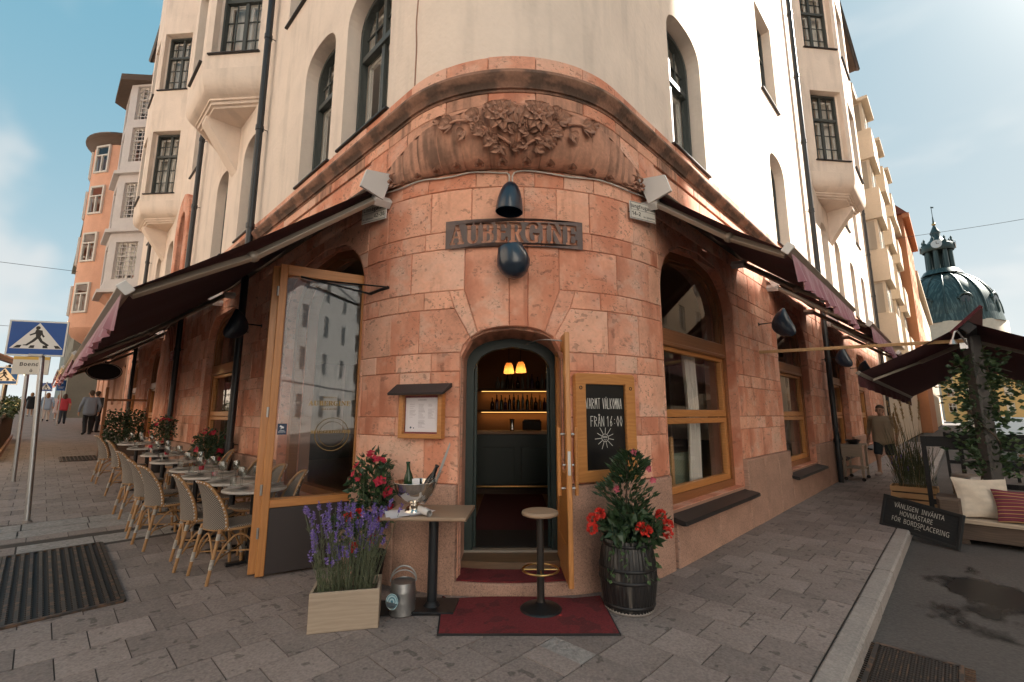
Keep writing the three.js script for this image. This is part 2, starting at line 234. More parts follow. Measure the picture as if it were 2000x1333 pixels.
const M_weave = (() => { const t = tex(128, (u, v) => { const i = Math.floor(u * 16), j = Math.floor(v * 16), k = (i + j) % 2, e = Math.min((u * 16) % 1, 1 - (u * 16) % 1, (v * 16) % 1, 1 - (v * 16) % 1); const c = k ? [0.52, 0.44, 0.36] : [0.055, 0.04, 0.042]; return [...mul3(c, 0.55 + 0.45 * sstep(0, 0.3, e)), sstep(0, 0.35, e)]; }, 0.15); return texmat('woven cane', t, 0.55, 0.003); })();
const M_binding = (() => { const t = tex(64, (u, v) => { const k = (v * 8) % 1 < 0.62; return k ? [0.62, 0.57, 0.5, 1] : [0.03, 0.025, 0.025, 0]; }, 1); return texmat('white and black binding', t, 0.5, 0.002); })();
const M_marble = (() => { const t = tex(256, (u, v) => { const n = fbm(u * 4, v * 4, 4, 4, 261, 5), ve = sstep(0.05, 0, Math.abs(fbm(u * 5, v * 5, 5, 5, 265, 5) - 0.5)); const k = 0.85 + 0.3 * (n - 0.5) - 0.25 * ve; return [0.70 * k, 0.65 * k, 0.60 * k, 0.5]; }, 0.6); return texmat('marble', t, 0.35); })();
const M_napkin = std('white linen', [0.68, 0.65, 0.63], 0.95), M_plate = std('white china', [0.66, 0.64, 0.61], 0.2), M_paper = std('white paper', [0.78, 0.74, 0.76], 0.85);
const leafMat = (name, r, g, b, ro = 0.55) => { const m = new THREE.MeshPhysicalMaterial({ color: col(r, g, b), roughness: ro, transmission: 0.25, thickness: 0, side: THREE.DoubleSide }); m.name = name; return m; };
const M_leaf = leafMat('dark green leaf', 0.038, 0.075, 0.03, 0.45), M_leaf2 = leafMat('fresh green leaf', 0.075, 0.13, 0.045, 0.5), M_lavleaf = leafMat('grey green stem', 0.13, 0.15, 0.075, 0.8), M_lav = leafMat('lavender flower', 0.17, 0.11, 0.40, 0.9), M_redfl = leafMat('crimson flower', 0.56, 0.02, 0.055, 0.6), M_ger = leafMat('scarlet geranium', 0.72, 0.035, 0.018, 0.6), M_straw = leafMat('dry grass', 0.45, 0.29, 0.12, 0.9), M_reed = leafMat('grass blade', 0.10, 0.11, 0.045, 0.7);
// text on a canvas -> material
function canvasMat(w, h, draw, rough = 0.6, extra = {}) {
  const c = document.createElement('canvas'); c.width = w; c.height = h; const g = c.getContext('2d'); draw(g, w, h);
  const t = new THREE.CanvasTexture(c); t.colorSpace = THREE.SRGBColorSpace; t.magFilter = THREE.LinearFilter; t.anisotropy = 8; return new THREE.MeshStandardMaterial({ map: t, roughness: rough, ...extra });
}
function face(w, h) { return norm(new THREE.PlaneGeometry(w, h)); }
// ---------------------------------------------------------------- ground
const PA = (a, b, y = 0) => C0.clone().addScaledVector(dR, a).addScaledVector(dL, b).setY(y);     // a along the right street, b along the left one
const gyb = b => { b = Math.min(b, 150); return b > 0 ? SLOPE * b * b / (b + 0.6) : 0; };
{
  const bs = [-320, -200, -100, -40, -20, -10, -4, 0, 1, 2, 4, 7, 10, 15, 20, 30, 45, 70, 100, 150, 220, 320], as = [-320, -150, -60, -20, 0, 20, 60, 150, 320];
  const P = [], U = [], I = [];
  for (const b of bs) for (const a of as) { const p = PA(a, b, gyb(b) - 0.12); P.push(p.x, p.y, p.z); U.push(p.x, p.z); }
  const n = as.length;
  for (let j = 0; j < bs.length - 1; j++) for (let i = 0; i < n - 1; i++) { const k = j * n + i; I.push(k, k + 1, k + n, k + 1, k + n + 1, k + n); }
  const g = new THREE.BufferGeometry(); g.setAttribute('position', new THREE.Float32BufferAttribute(P, 3)); g.setAttribute('uv', new THREE.Float32BufferAttribute(U, 2)); g.setIndex(I); g.computeVertexNormals();
  struct('road', g, M_asphalt);
}
// pavement beds: left street (runs up the slope), right street
function bed(name, a0, a1, bl, drop) {
  const P = [], U = [], I = []; bl.forEach(b => { for (const a of [a0, a1]) for (const dy of [0, -0.3]) { const p = PA(a, b, gyb(b) - drop + dy); P.push(p.x, p.y, p.z); U.push(p.x, p.z); } });
  const q = (w, x, y, z) => I.push(w, x, y, x, z, y);
  for (let j = 0; j < bl.length - 1; j++) { const k = j * 4; q(k, k + 2, k + 4, k + 6); q(k + 1, k, k + 5, k + 4); q(k + 2, k + 3, k + 6, k + 7); }
  const e = (bl.length - 1) * 4; q(1, 3, 0, 2); q(e, e + 2, e + 1, e + 3);
  const g = new THREE.BufferGeometry(); g.setAttribute('position', new THREE.Float32BufferAttribute(P, 3)); g.setAttribute('uv', new THREE.Float32BufferAttribute(U, 2)); g.setIndex(I); const h = g.toNonIndexed(); h.computeVertexNormals(); return struct(name, h, M_sand);
}
const bedL = bed('pavement', -7.2, -2.17, [-3.73, -2, 0, 0.5, 1, 2, 3, 5, 8, 12, 16.1], 0.008), bedF = bed('pavement', -7.2, -2.17, [16.1, 20, 30, 45, 70, 110], 0.0); bedF.material = M_pave[0];
const bedR = bed('pavement', -2.17, 60, [-3.73, -2.25], 0.008);
const bedC = bed('pavement', -2.17, -0.0, [-2.25, -0.6], 0.0085);
{
  const SZ = 0.355, G = 0.35; const r = rng(5);
  const geos = Array.from({ length: 8 }, () => uvm(tf(box(G - 0.003, 0.05, G - 0.003, 0, -0.025, 0, 0.004), 0, 0, 0), r() * 9, r() * 9));
  const half = Array.from({ length: 3 }, () => uvm(box(G / 2 - 0.003, 0.05, G - 0.003, 0, -0.025, 0, 0.004), r() * 9, r() * 9));
  const roughG = Array.from({ length: 4 }, () => uvm(box(0.62, 0.06, 0.39, 0, -0.028, 0, 0.012), r() * 9, r() * 9));
  const all = [];
  const inBuilding = (a, b) => (a > -2.22 && b > -2.15 && Math.hypot(a - 0.05, b - 0.02) < 2.2) || (a > 0 && b > -2.1) || (b > 0 && a > -2.15);
  const inGrate = (a, b) => a > -4.98 && a < -3.92 && b > 0.5 && b < 2.95;
  // left: rows across the street
  for (let j = 0, b = -3.73 + SZ / 2; b < 16; b += SZ, j++) {
    if (b > 2.70 && b < 4.50 && !(b > 3.2 && b < 3.56)) continue;
    for (let i = 0, a = -2.17 - SZ / 2 - (j % 2 ? SZ / 2 : 0); a > -7.1; a -= SZ, i++) {
      if (inBuilding(a, b)) continue; all.push({ a, b, geo: geos, bed: bedL, m: M_pave, tilt: true });
      if (j % 2 && i === 0) all.push({ a: a + SZ * 0.75, b, geo: half, bed: bedL, m: M_pave, tilt: true, turn: 0 });
    }
  }
  for (const b0 of [2.93, 3.79, 4.21]) for (let a = -2.3 - (b0 * 7 % 1) * 0.4; a > -7; a -= 0.635) { all.push({ a, b: b0 + (b0 < 3 ? 0.05 : 0), geo: roughG, bed: bedL, m: [M_sett], tilt: true }); }
  // right: rows across the pavement
  for (let j = 0, a = -2.17 + SZ / 2 + 0.165; a < 30; a += SZ, j++)
    for (let i = 0, b = -3.73 + SZ / 2 + (j % 2 ? SZ / 2 : 0); b < -0.8; b += SZ, i++) {
      if (inBuilding(a, b)) continue; all.push({ a, b, geo: geos, bed: bedR, m: M_pave });
      if (j % 2 && i === 0) all.push({ a, b: b - SZ * 0.75, geo: half, bed: bedR, m: M_pave, turn: 1 });
    }
  for (let b = -3.55; b < -0.9; b += 0.356) if (!inBuilding(-2.085, b) && Math.hypot(-2.1, b) > 2.25) all.push({ a: -2.085, b, geo: half, bed: bedR, m: b > -2.75 && b < -2.2 ? [M_sett] : M_pave, turn: 0 });
  for (const q of all) { const p = PA(q.a, q.b); q.d = Math.hypot(p.x, p.z); const f = proj(p); q.vis = f && f[0] > -60 && f[0] < 2060 && f[1] < 1420; q.key = q.vis ? q.d : 100 + q.d; }
  all.sort((x, y) => x.key - y.key);
  const rest = { L: [], R: [] }; const ang = Math.atan2(-dR.z, dR.x), o = new THREE.Object3D();
  let kk = 0; const cnt = new Map();
  for (const q of all) {
    const p = PA(q.a, q.b, gyb(q.b)); o.position.copy(p); o.position.y += (r() - 0.5) * 0.0035; o.rotation.set(0, 0, 0); o.quaternion.setFromAxisAngle(V3(0, 1, 0), ang + (q.turn ? Math.PI / 2 : 0));
    const s = q.tilt && q.b > 0 ? SLOPE : 0; const tq = new THREE.Quaternion().setFromAxisAngle(V3(dR.x, 0, dR.z), s).multiply(new THREE.Quaternion().setFromAxisAngle(V3(r() - 0.5, 0, r() - 0.5).normalize(), (r() - 0.5) * 0.008)); o.quaternion.premultiply(tq);
    const g = q.geo[Math.floor(r() * q.geo.length)], m = q.m[Math.floor(r() * q.m.length)]; const c = cnt.get(q.bed) || 0;
    if (q.vis && c < 290) { const s2 = mesh('paving_slab', g, m, q.bed); s2.position.copy(o.position); s2.quaternion.copy(o.quaternion); cnt.set(q.bed, c + 1); }
    else { o.updateMatrix(); (q.bed === bedL ? rest.L : rest.R).push([g.clone().applyMatrix4(o.matrix), m]); }
  }
  for (const [k, bd] of [['L', bedL], ['R', bedR]]) { if (!rest[k].length) continue; const e = part('distant_paving', rest[k].map(x => x[0]), M_pave[0], bd); e.userData.kind = 'stuff'; }
  // kerb stones along the right street
  const kerb = struct('kerb', box(0.02, 0.02, 0.02, 0, -0.3, 0), M_kerb); kerb.position.copy(PA(2, -3.8));
  const kg = [0, 1, 2].map(() => uvm(box(0.99, 0.28, 0.152, 0, 0, 0, 0.018), r() * 5, r() * 5));
  for (let a = -3.1; a < 26; a += 1.0) { const m = mesh('kerb_stone', kg[Math.floor(r() * 3)], M_kerb, kerb); const p = PA(a, -3.808, -0.138 + (r() - 0.5) * 0.006).sub(kerb.position); m.position.copy(p); m.rotation.y = ang + (r() - 0.5) * 0.006; }
}
function proj(p) { const c = Math.cos(PITCH), s = Math.sin(PITCH), y = p.y - EYE, ff = -p.z * c + y * s, fu = y * c + p.z * s; return ff > 0.2 ? [1000 + FPX * p.x / ff, 667 - FPX * fu / ff] : null; }
// long iron grating in the left pavement
function grating(name, label, a0, a1, b0, b1, n, group) {
  const ca = (a0 + a1) / 2, cb = (b0 + b1) / 2, w = a1 - a0, L = b1 - b0; const t = thing(name, label, 'grating', PA(ca, cb, gyb(cb) + 0.014), Math.atan2(-dR.z, dR.x), group); t.quaternion.premultiply(new THREE.Quaternion().setFromAxisAngle(V3(dR.x, 0, dR.z), cb > 0 ? SLOPE : 0));
  part('frame', [box(0.03, 0.05, L, -w / 2, -0.015, 0), box(0.03, 0.05, L, w / 2, -0.015, 0), box(w, 0.05, 0.03, 0, -0.015, -L / 2), box(w, 0.05, 0.03, 0, -0.015, L / 2)], M_grille, t);
  part('pit_shade_sheet', [plainBox(w, 0.01, L, 0, -0.012, 0)], M_rubber, t);  // flat black sheet, stands in for the shade below the bars
  for (let i = 0; i < n; i++) {
    const x = -w / 2 + (i + 0.5) * w / n, g = [box(w / n * 0.34, 0.02, L - 0.03, x, 0.0, 0, 0.002)];
    const m = Math.floor(L / 0.045); for (let k = 0; k < m; k++) g.push(tf(plainBox(w / n * 0.62, 0.012, 0.018), x, 0.0, -L / 2 + (k + 0.5) * L / m));
    part('bar', g, M_grille, t);
  }
}
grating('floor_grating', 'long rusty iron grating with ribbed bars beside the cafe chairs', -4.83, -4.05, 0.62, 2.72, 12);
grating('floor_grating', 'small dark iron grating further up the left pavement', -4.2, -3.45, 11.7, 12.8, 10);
{ // cast iron drain in the road by the kerb
  const c = PR(-0.62, 1.86, -0.115); const t = thing('drain_cover', 'square cast iron drain cover with knobbed grid in the asphalt', 'drain cover', c, Math.atan2(-dR.z, dR.x));
  part('frame', [box(0.03, 0.03, 0.44, -0.36, 0, 0), box(0.03, 0.03, 0.44, 0.36, 0, 0), box(0.75, 0.03, 0.03, 0, 0, -0.22), box(0.75, 0.03, 0.03, 0, 0, 0.22)], M_grille, t);
  part('plate', [box(0.69, 0.02, 0.41, 0, -0.002, 0)], M_grille, t);
  const k = []; for (let i = 0; i < 20; i++) for (let j = 0; j < 12; j++) k.push(tf(plainBox(0.018, 0.012, 0.018), -0.32 + i * 0.0337, 0.012, -0.185 + j * 0.0337, 0.785)); part('knobs', k, M_grille, t);
  for (const z of [-0.26, 0.26]) { const s = []; for (let i = 0; i < 22; i++) s.push(plainBox(0.012, 0.022, 0.05, -0.36 + i * 0.0343, 0, z)); part('rim_teeth', s, M_grille, t).userData.kind = 'stuff'; }
}
{ // wet stain on the asphalt by the blackboard
  const W = 256, dd = new Uint8Array(W * W * 4); for (let j = 0; j < W; j++) for (let i = 0; i < W; i++) { const x = i / W * 2 - 1, y = j / W * 2 - 1, n = fbm(i / W * 5, j / W * 5, 4096, 4096, 701, 5); const v = sstep(0.42, 0.62, n + 0.42 * (0.62 - Math.hypot(x, y))) * sstep(1, 0.9, Math.max(Math.abs(x), Math.abs(y))); const k = (j * W + i) * 4; dd[k] = dd[k + 1] = dd[k + 2] = v * 170; dd[k + 3] = 255; }
  const al = new THREE.DataTexture(dd, W, W, THREE.RGBAFormat); al.magFilter = THREE.LinearFilter; al.needsUpdate = true; const g = norm(new THREE.PlaneGeometry(2.3, 1.25)); g.rotateX(-Math.PI / 2);
  const m = struct('wet_stain', g, new THREE.MeshStandardMaterial({ color: col(0.014, 0.012, 0.011), roughness: 0.32, alphaMap: al, transparent: true })); m.material.name = 'wet asphalt'; m.position.copy(PR(1.55, 2.28, -0.116)); m.rotation.y = Math.atan2(-dR.z, dR.x);
}
// ---------------------------------------------------------------- corner building
const RG = 2.3, RU = 1.5, PHM = (thL + thR) / 2, UE = RG * Math.PI / 4, UUE = RU * Math.PI / 4;
const KC = C0.clone().addScaledVector(nL, OFFL).addScaledVector(nR, OFFR);
const CG = KC.clone().addScaledVector(nL, -RG).addScaledVector(nR, -RG), CU = KC.clone().addScaledVector(nL, -RU).addScaledVector(nR, -RU);
function path(c, rad, ue, u, off, y) {
  if (u < -ue) return c.clone().addScaledVector(nL, rad + off).addScaledVector(dL, -ue - u).setY(y);
  if (u > ue) return c.clone().addScaledVector(nR, rad + off).addScaledVector(dR, u - ue).setY(y);
  const f = PHM + u / rad; return V3(c.x + (rad + off) * Math.sin(f), y, c.z + (rad + off) * Math.cos(f));
}
const gPath = (u, off, y) => path(CG, RG, UE, u, off, y), uPath = (u, off, y) => path(CU, RU, UUE, u, off, y);
const gN = u => u < -UE ? nL.clone() : u > UE ? nR.clone() : V3(Math.sin(PHM + u / RG), 0, Math.cos(PHM + u / RG));
const guL = s => -UE - (s - 0.02), guR = s => UE + (s + 0.05);          // s along a wall -> u on the ground-floor path
const uuL = s => -UUE - (s + 0.78), uuR = s => UUE + (s + 0.85);
const bld = thing('corner_building', 'cream corner building with rounded red sandstone ground floor and arched door', 'building');

// a dressed stone: polygon in (u, y), chamfered front, bent along the facade
function stonePoly(poly, off, depth, ch = 0.006, gap = 0.0026, pf = gPath, nf = gN, step = 0.16) {
  let A = 0; for (let i = 0; i < poly.length; i++) { const p = poly[i], q = poly[(i + 1) % poly.length]; A += p[0] * q[1] - q[0] * p[1]; }
  if (A < 0) poly = poly.slice().reverse();
  const inset = d => poly.map((p, i) => { const a = poly[(i + poly.length - 1) % poly.length], b = poly[(i + 1) % poly.length]; let e1 = [p[0] - a[0], p[1] - a[1]], e2 = [b[0] - p[0], b[1] - p[1]]; const l1 = Math.hypot(...e1) || 1, l2 = Math.hypot(...e2) || 1; const n1 = [-e1[1] / l1, e1[0] / l1], n2 = [-e2[1] / l2, e2[0] / l2]; let m = [n1[0] + n2[0], n1[1] + n2[1]]; const ml = Math.hypot(...m) || 1; m = [m[0] / ml, m[1] / ml]; const k = d / Math.max(0.35, m[0] * n1[0] + m[1] * n1[1]); return [p[0] + m[0] * k, p[1] + m[1] * k]; });
  const Pm = inset(gap), Pf = inset(gap + ch); const pos = [], nor = [], uv = []; const ox = R0() * 5, oy = R0() * 5, dz = (R0() - 0.5) * 0.008; const fo = off + dz;
  const push = (p, n, u) => { pos.push(p.x, p.y, p.z); nor.push(n.x, n.y, n.z); uv.push(u[0] + ox, u[1] + oy); };
  // front in strips
  const us = Pf.map(p => p[0]), u0 = Math.min(...us), u1 = Math.max(...us), n = Math.max(1, Math.ceil((u1 - u0) / step));
  const clip = (pts, x, keepG) => { const o = []; for (let i = 0; i < pts.length; i++) { const a = pts[i], b = pts[(i + 1) % pts.length], ia = keepG ? a[0] >= x : a[0] <= x, ib = keepG ? b[0] >= x : b[0] <= x; if (ia) o.push(a); if (ia !== ib) { const t = (x - a[0]) / (b[0] - a[0]); o.push([x, a[1] + t * (b[1] - a[1])]); } } return o; };
  for (let k = 0; k < n; k++) {
    let q = clip(clip(Pf, u0 + (u1 - u0) * k / n, true), u0 + (u1 - u0) * (k + 1) / n, false); if (q.length < 3) continue;
    const tri = THREE.ShapeUtils.triangulateShape(q.map(p => new THREE.Vector2(p[0], p[1])), []);
    for (const t of tri) { const [a, b, c] = t.map(i => q[i]); const ar = (b[0] - a[0]) * (c[1] - a[1]) - (c[0] - a[0]) * (b[1] - a[1]); for (const p of ar > 0 ? [a, b, c] : [a, c, b]) push(pf(p[0], fo, p[1]), nf(p[0]), p); }
  }
  const quad = (a, b, c, d, ua, ub) => { const nn = V3().subVectors(b, a).cross(V3().subVectors(d, a)).normalize(); for (const [p, w] of [[a, ua], [b, ub], [c, ub], [a, ua], [c, ub], [d, ua]]) push(p, nn, w); };
  for (let i = 0; i < poly.length; i++) {
    const j = (i + 1) % poly.length, m = Math.max(1, Math.ceil(Math.abs(Pm[j][0] - Pm[i][0]) / step));
    for (let k = 0; k < m; k++) {
      const L = (P, t) => [lerp(P[i][0], P[j][0], t), lerp(P[i][1], P[j][1], t)], t0 = k / m, t1 = (k + 1) / m; const a = L(Pm, t0), b = L(Pm, t1), c = L(Pf, t1), d = L(Pf, t0);
      quad(pf(a[0], fo - ch, a[1]), pf(b[0], fo - ch, b[1]), pf(c[0], fo, c[1]), pf(d[0], fo, d[1]), d, c);
      quad(pf(a[0], off - depth, a[1]), pf(b[0], off - depth, b[1]), pf(b[0], fo - ch, b[1]), pf(a[0], fo - ch, a[1]), [a[0] + 0.3, a[1]], [b[0] + 0.3, b[1]]);
    }
  }
  const g = new THREE.BufferGeometry(); g.setAttribute('position', new THREE.Float32BufferAttribute(pos, 3)); g.setAttribute('normal', new THREE.Float32BufferAttribute(nor, 3)); g.setAttribute('uv', new THREE.Float32BufferAttribute(uv, 2)); return g;
}
function sweep(pf, us, prof, v0 = 0) {            // profile [off,y] swept along the facade
  const P = [], U = [], I = []; let len = 0; const m = prof.length, pl = [0]; for (let k = 1; k < m; k++) pl.push(pl[k - 1] + Math.hypot(prof[k][0] - prof[k - 1][0], prof[k][1] - prof[k - 1][1]));
  us.forEach(u => prof.forEach((q, k) => { const p = pf(u, q[0], q[1]); P.push(p.x, p.y, p.z); U.push(u, pl[k] + v0); }));
  for (let i = 0; i < us.length - 1; i++) for (let k = 0; k < m - 1; k++) { const a = i * m + k; I.push(a, a + m, a + 1, a + m, a + m + 1, a + 1); }
  const g = new THREE.BufferGeometry(); g.setAttribute('position', new THREE.Float32BufferAttribute(P, 3)); g.setAttribute('uv', new THREE.Float32BufferAttribute(U, 2)); g.setIndex(I); g.computeVertexNormals(); return toCreasedNormals(norm(g), 0.5);
}
const range = (a, b, n) => Array.from({ length: n + 1 }, (_, i) => a + (b - a) * i / n);
const COURSE = [0.92, 1.34, 1.52, 1.95, 2.13, 2.56, 2.74, 3.17, 3.35, 3.79, 3.97];
const rs = rng(21);
const stoneWall = new THREE.Group(); stoneWall.name = 'stone_wall'; bld.add(stoneWall);
const addStone = (poly, off = 0, depth = 0.06, m) => mesh('stone_block', stonePoly(poly, off, depth), m || M_stone[Math.floor(rs() * 12)], stoneWall);
// door opening on the curved front
const DW = 0.5, DS = 2.08, DT = 2.375; const doorX = y => y <= DS ? DW : DW * Math.pow(Math.max(0, 1 - Math.pow((y - DS) / (DT - DS), 2.2)), 1 / 2.2);
const doorU = -0.02;
{
  // courses beside the door
  const rowL = (y0, y1, u0, u1, lens) => { let u = u0, k = 0; while (u < u1 - 0.01) { let e = u + lens[k++ % lens.length]; if (e > u1 - 0.12) e = u1; addStone([[u, y0], [e, y0], [e, y1], [u, y1]]); u = e; } };
  const tall = [[0.36, 0.58, 0.44], [0.5, 0.4, 0.62], [0.62, 0.36, 0.5], [0.42, 0.55, 0.38]], short = [[0.26, 0.3, 0.34], [0.34, 0.24, 0.3], [0.3, 0.36, 0.25]];
  for (let c = 0; c < COURSE.length - 1; c++) {
    const y0 = COURSE[c], y1 = COURSE[c + 1], L = (c % 2 ? short : tall)[c % (c % 2 ? 3 : 4)];
    if (y1 <= DS + 0.06 + 0.001 && y1 < 2.0) { rowL(y0, y1, -UE, doorU - DW, L); rowL(y0, y1, doorU + DW, UE, L.slice().reverse()); }
    else if (y0 === 1.95) { // reaches past the spring of the arch
      rowL(y0, y1, -UE, doorU - DW - 0.3, L); rowL(y0, y1, doorU + DW + 0.3, UE, L);
      for (const s of [-1, 1]) addStone([[doorU + s * (DW + 0.3), y0], [doorU + s * DW, y0], [doorU + s * DW, DS], [doorU + s * doorX(2.13), y1], [doorU + s * (DW + 0.3), y1]]);
    } else if (y0 === 2.13) {
      rowL(y0, y1, -UE, doorU - 0.95, [0.47, 0.5]); rowL(y0, y1, doorU + 0.98, UE, [0.42, 0.5]);
      for (const s of [-1, 1]) addStone([[doorU + s * (s < 0 ? 0.95 : 0.98), y0], [doorU + s * doorX(2.13), y0], [doorU + s * doorX(2.2), 2.2], [doorU + s * doorX(2.27), 2.27], [doorU + s * 0.565, y1], [doorU + s * (s < 0 ? 0.95 : 0.98), y1]]);
    } else if (y0 === 2.56) {
      rowL(y0, y1, -UE, doorU - 0.9, short[0]); rowL(y0, y1, doorU + 0.9, UE, short[1]);
      for (const s of [-1, 1]) addStone([[doorU + s * 0.9, y0], [doorU + s * 0.565, y0], [doorU + s * 0.625, y1], [doorU + s * 0.9, y1]]);
    } else if (y0 === 2.74) { rowL(y0, y1, -UE, doorU - 0.47, [0.42, 0.3, 0.62]); rowL(y0, y1, doorU + 0.46, UE, [0.66, 0.5]); }
    else rowL(y0, y1, -UE, UE, L.concat([0.52, 0.33]));
  }
  const ax = (x) => { let lo = DS, hi = DT; for (let k = 0; k < 30; k++) { const m = (lo + hi) / 2; if (doorX(m) > Math.abs(x)) lo = m; else hi = m; } return lo; };
  const arc = (a, b) => range(a, b, 4).map(x => [doorU + x, ax(x)]);
  addStone([[doorU - 0.625, 2.74], [doorU - 0.565, 2.56], [doorU - doorX(2.27), 2.27], ...arc(-0.34, -0.33), [doorU - 0.47, 2.74]]);
  addStone([[doorU - 0.47, 3.17], [doorU - 0.47, 2.74], ...arc(-0.33, -0.03), [doorU - 0.03, 3.17]]);
  addStone([[doorU - 0.03, 3.17], ...arc(-0.03, 0.15), [doorU + 0.15, 3.17]]);
  addStone([[doorU + 0.15, 3.17], ...arc(0.15, 0.31), [doorU + 0.46, 2.74], [doorU + 0.46, 3.17]]);
  addStone([[doorU + 0.46, 2.74], ...arc(0.31, 0.32), [doorU + doorX(2.27), 2.27], [doorU + 0.565, 2.56], [doorU + 0.625, 2.74]]);
}
// flat ground floor walls with basket-arched windows
const OW = 2.3, OB = 0.55, OS = 2.95, OT = 3.66;
const arcX = y => y <= OS ? OW / 2 : OW / 2 * Math.pow(Math.max(0, 1 - Math.pow((y - OS) / (OT - OS), 2.0)), 1 / 2.6);
function flatWall(uOf, side, openings, s0, s1) {       // s coordinates; openings: centres; uOf(s)
  const sg = side === 'L' ? -1 : 1, ys = [0.92, 1.34, 1.52, 1.95, 2.13, 2.56, 2.74, 3.17, 3.35, 3.79, 3.97, 4.42];
  for (let c = 0; c < ys.length - 1; c++) {
    const y0 = ys[c], y1 = ys[c + 1]; let s = s0; const spans = [];
    for (const o of openings) { if (y0 >= OT) continue; spans.push([s, o, 'a']); s = o; }
    const tri = (a, b, f) => f.map(([x, y]) => [uOf(x), y]);
    let cur = s0;
    const fill = (a, b) => { let u = a; const L = c % 2 ? 0.44 : 0.66; let k = Math.max(1, Math.round((b - a) / L)); for (let i = 0; i < k; i++) { const jit = i && i < k ? (rs() - 0.5) * 0.12 : 0; const e = i === k - 1 ? b : a + (b - a) * (i + 1) / k + (rs() - 0.5) * 0.1; addStone(tri(0, 0, [[u, y0], [e, y0], [e, y1], [u, y1]])); u = e; } };
    for (const o of openings) {
      if (y0 >= OT - 0.02) break;
      const xl0 = o - arcX(y0), e = o - OW / 2 - 0.28;
      if (e > cur + 0.05) fill(cur, e);
      const sideL = range(y0, Math.min(y1, OT), 5).map(y => [o - arcX(y), y]), sideR = range(y0, Math.min(y1, OT), 5).map(y => [o + arcX(y), y]);
      const aL = Math.max(cur, e), aR = o + OW / 2 + 0.28;
      if (y1 < OT) { addStone(tri(0, 0, [[aL, y0], ...sideL, [aL, y1]])); addStone(tri(0, 0, [[aR, y0], ...sideR, [aR, y1]])); }
      else { addStone(tri(0, 0, [[aL, y0], ...sideL, [o, y1], [aL, y1]])); addStone(tri(0, 0, [[aR, y0], ...sideR, [o, y1], [aR, y1]])); }
      cur = aR;
    }
    if (cur < s1) fill(cur, s1);
  }
}
const winR = [1.14, 5.72, 10.3, 14.9], winLs = [1.22, 5.78];
flatWall(guR, 'R', winR, -0.05, 20);
flatWall(guL, 'L', winLs, 0.02, 9.4);
flatWall(guL, 'L', [13.6, 18], 11.9, 20);
// backing walls (mortar and core) with real openings; thickness 0.5
function openPts(cx, w, b, sp, tp, xf) { const P = [[cx - w / 2, b], [cx + w / 2, b]]; const ys = range(sp, tp, 8); for (const y of ys) P.push([cx + xf(y), y]); for (const y of ys.slice().reverse().slice(1)) P.push([cx - xf(y), y]); return P; }
{
  const hole = cx => openPts(cx, OW + 0.004, OB, OS, OT + 0.002, y => arcX(Math.min(y, OT)) + 0.002);
  const mk = (x0, x1, holes, M) => uvm(tf(ext([[x0, 0], [x1, 0], [x1, 4.5], [x0, 4.5]], 0.45, 0, holes), 0, 0, -0.465), 0, 0).applyMatrix4(M);
  part('wall_core', [mk(-0.13, 20.5, winR.map(hole), MR), mk(-9.4, 0.06, winLs.map(s => hole(-s)), ML), mk(-20.5, -11.9, [13.6, 18].map(s => hole(-s)), ML)], M_joint, bld);
  // stone lining of the openings
  const lining = (cx, M) => { const inn = openPts(cx, OW - 0.03, OB + 0.01, OS, OT - 0.015, y => Math.max(0, arcX(Math.min(y + 0.012, OT)) - 0.015)); return uvm(tf(ext(openPts(cx, OW, OB, OS, OT, arcX), 0.30, 0, [inn]), 0, 0, -0.31), cx, 0).applyMatrix4(M); };
  for (const s of winR) part('window_reveal', lining(s, MR), M_stone[1], bld); for (const s of winLs.concat([13.6, 18])) part('window_reveal', lining(-s, ML), M_stone[1], bld);
  // curved core of the corner, open at the door
  const cs = []; const seg = (u0, u1, y0, y1f, dep = 0.62) => { const n = Math.max(1, Math.ceil((u1 - u0) / 0.12)); for (let k = 0; k < n; k++) { const a = lerp(u0, u1, k / n), b = lerp(u0, u1, (k + 1) / n); const ya = y1f ? y1f(a) : y0, yb = y1f ? y1f(b) : y0; const q = [[a, ya], [b, yb], [b, 4.5], [a, 4.5]]; cs.push(stonePoly(q, -0.018, dep, 0.0005, 0.0)); } };
  seg(-UE, doorU - 1.0, 0); seg(doorU + 1.0, UE, 0); seg(doorU - 1.0, doorU - DW - 0.001, 0, null, 0.1); seg(doorU + DW + 0.001, doorU + 1.0, 0, null, 0.1);
  const axx = x => { let lo = DS, hi = DT; for (let k = 0; k < 30; k++) { const m = (lo + hi) / 2; if (doorX(m) > Math.abs(x - doorU)) lo = m; else hi = m; } return lo + 0.001; };
  seg(doorU - DW, doorU + DW, 0, axx, 0.1);
  part('corner_core', cs, M_stone[1], bld);
}
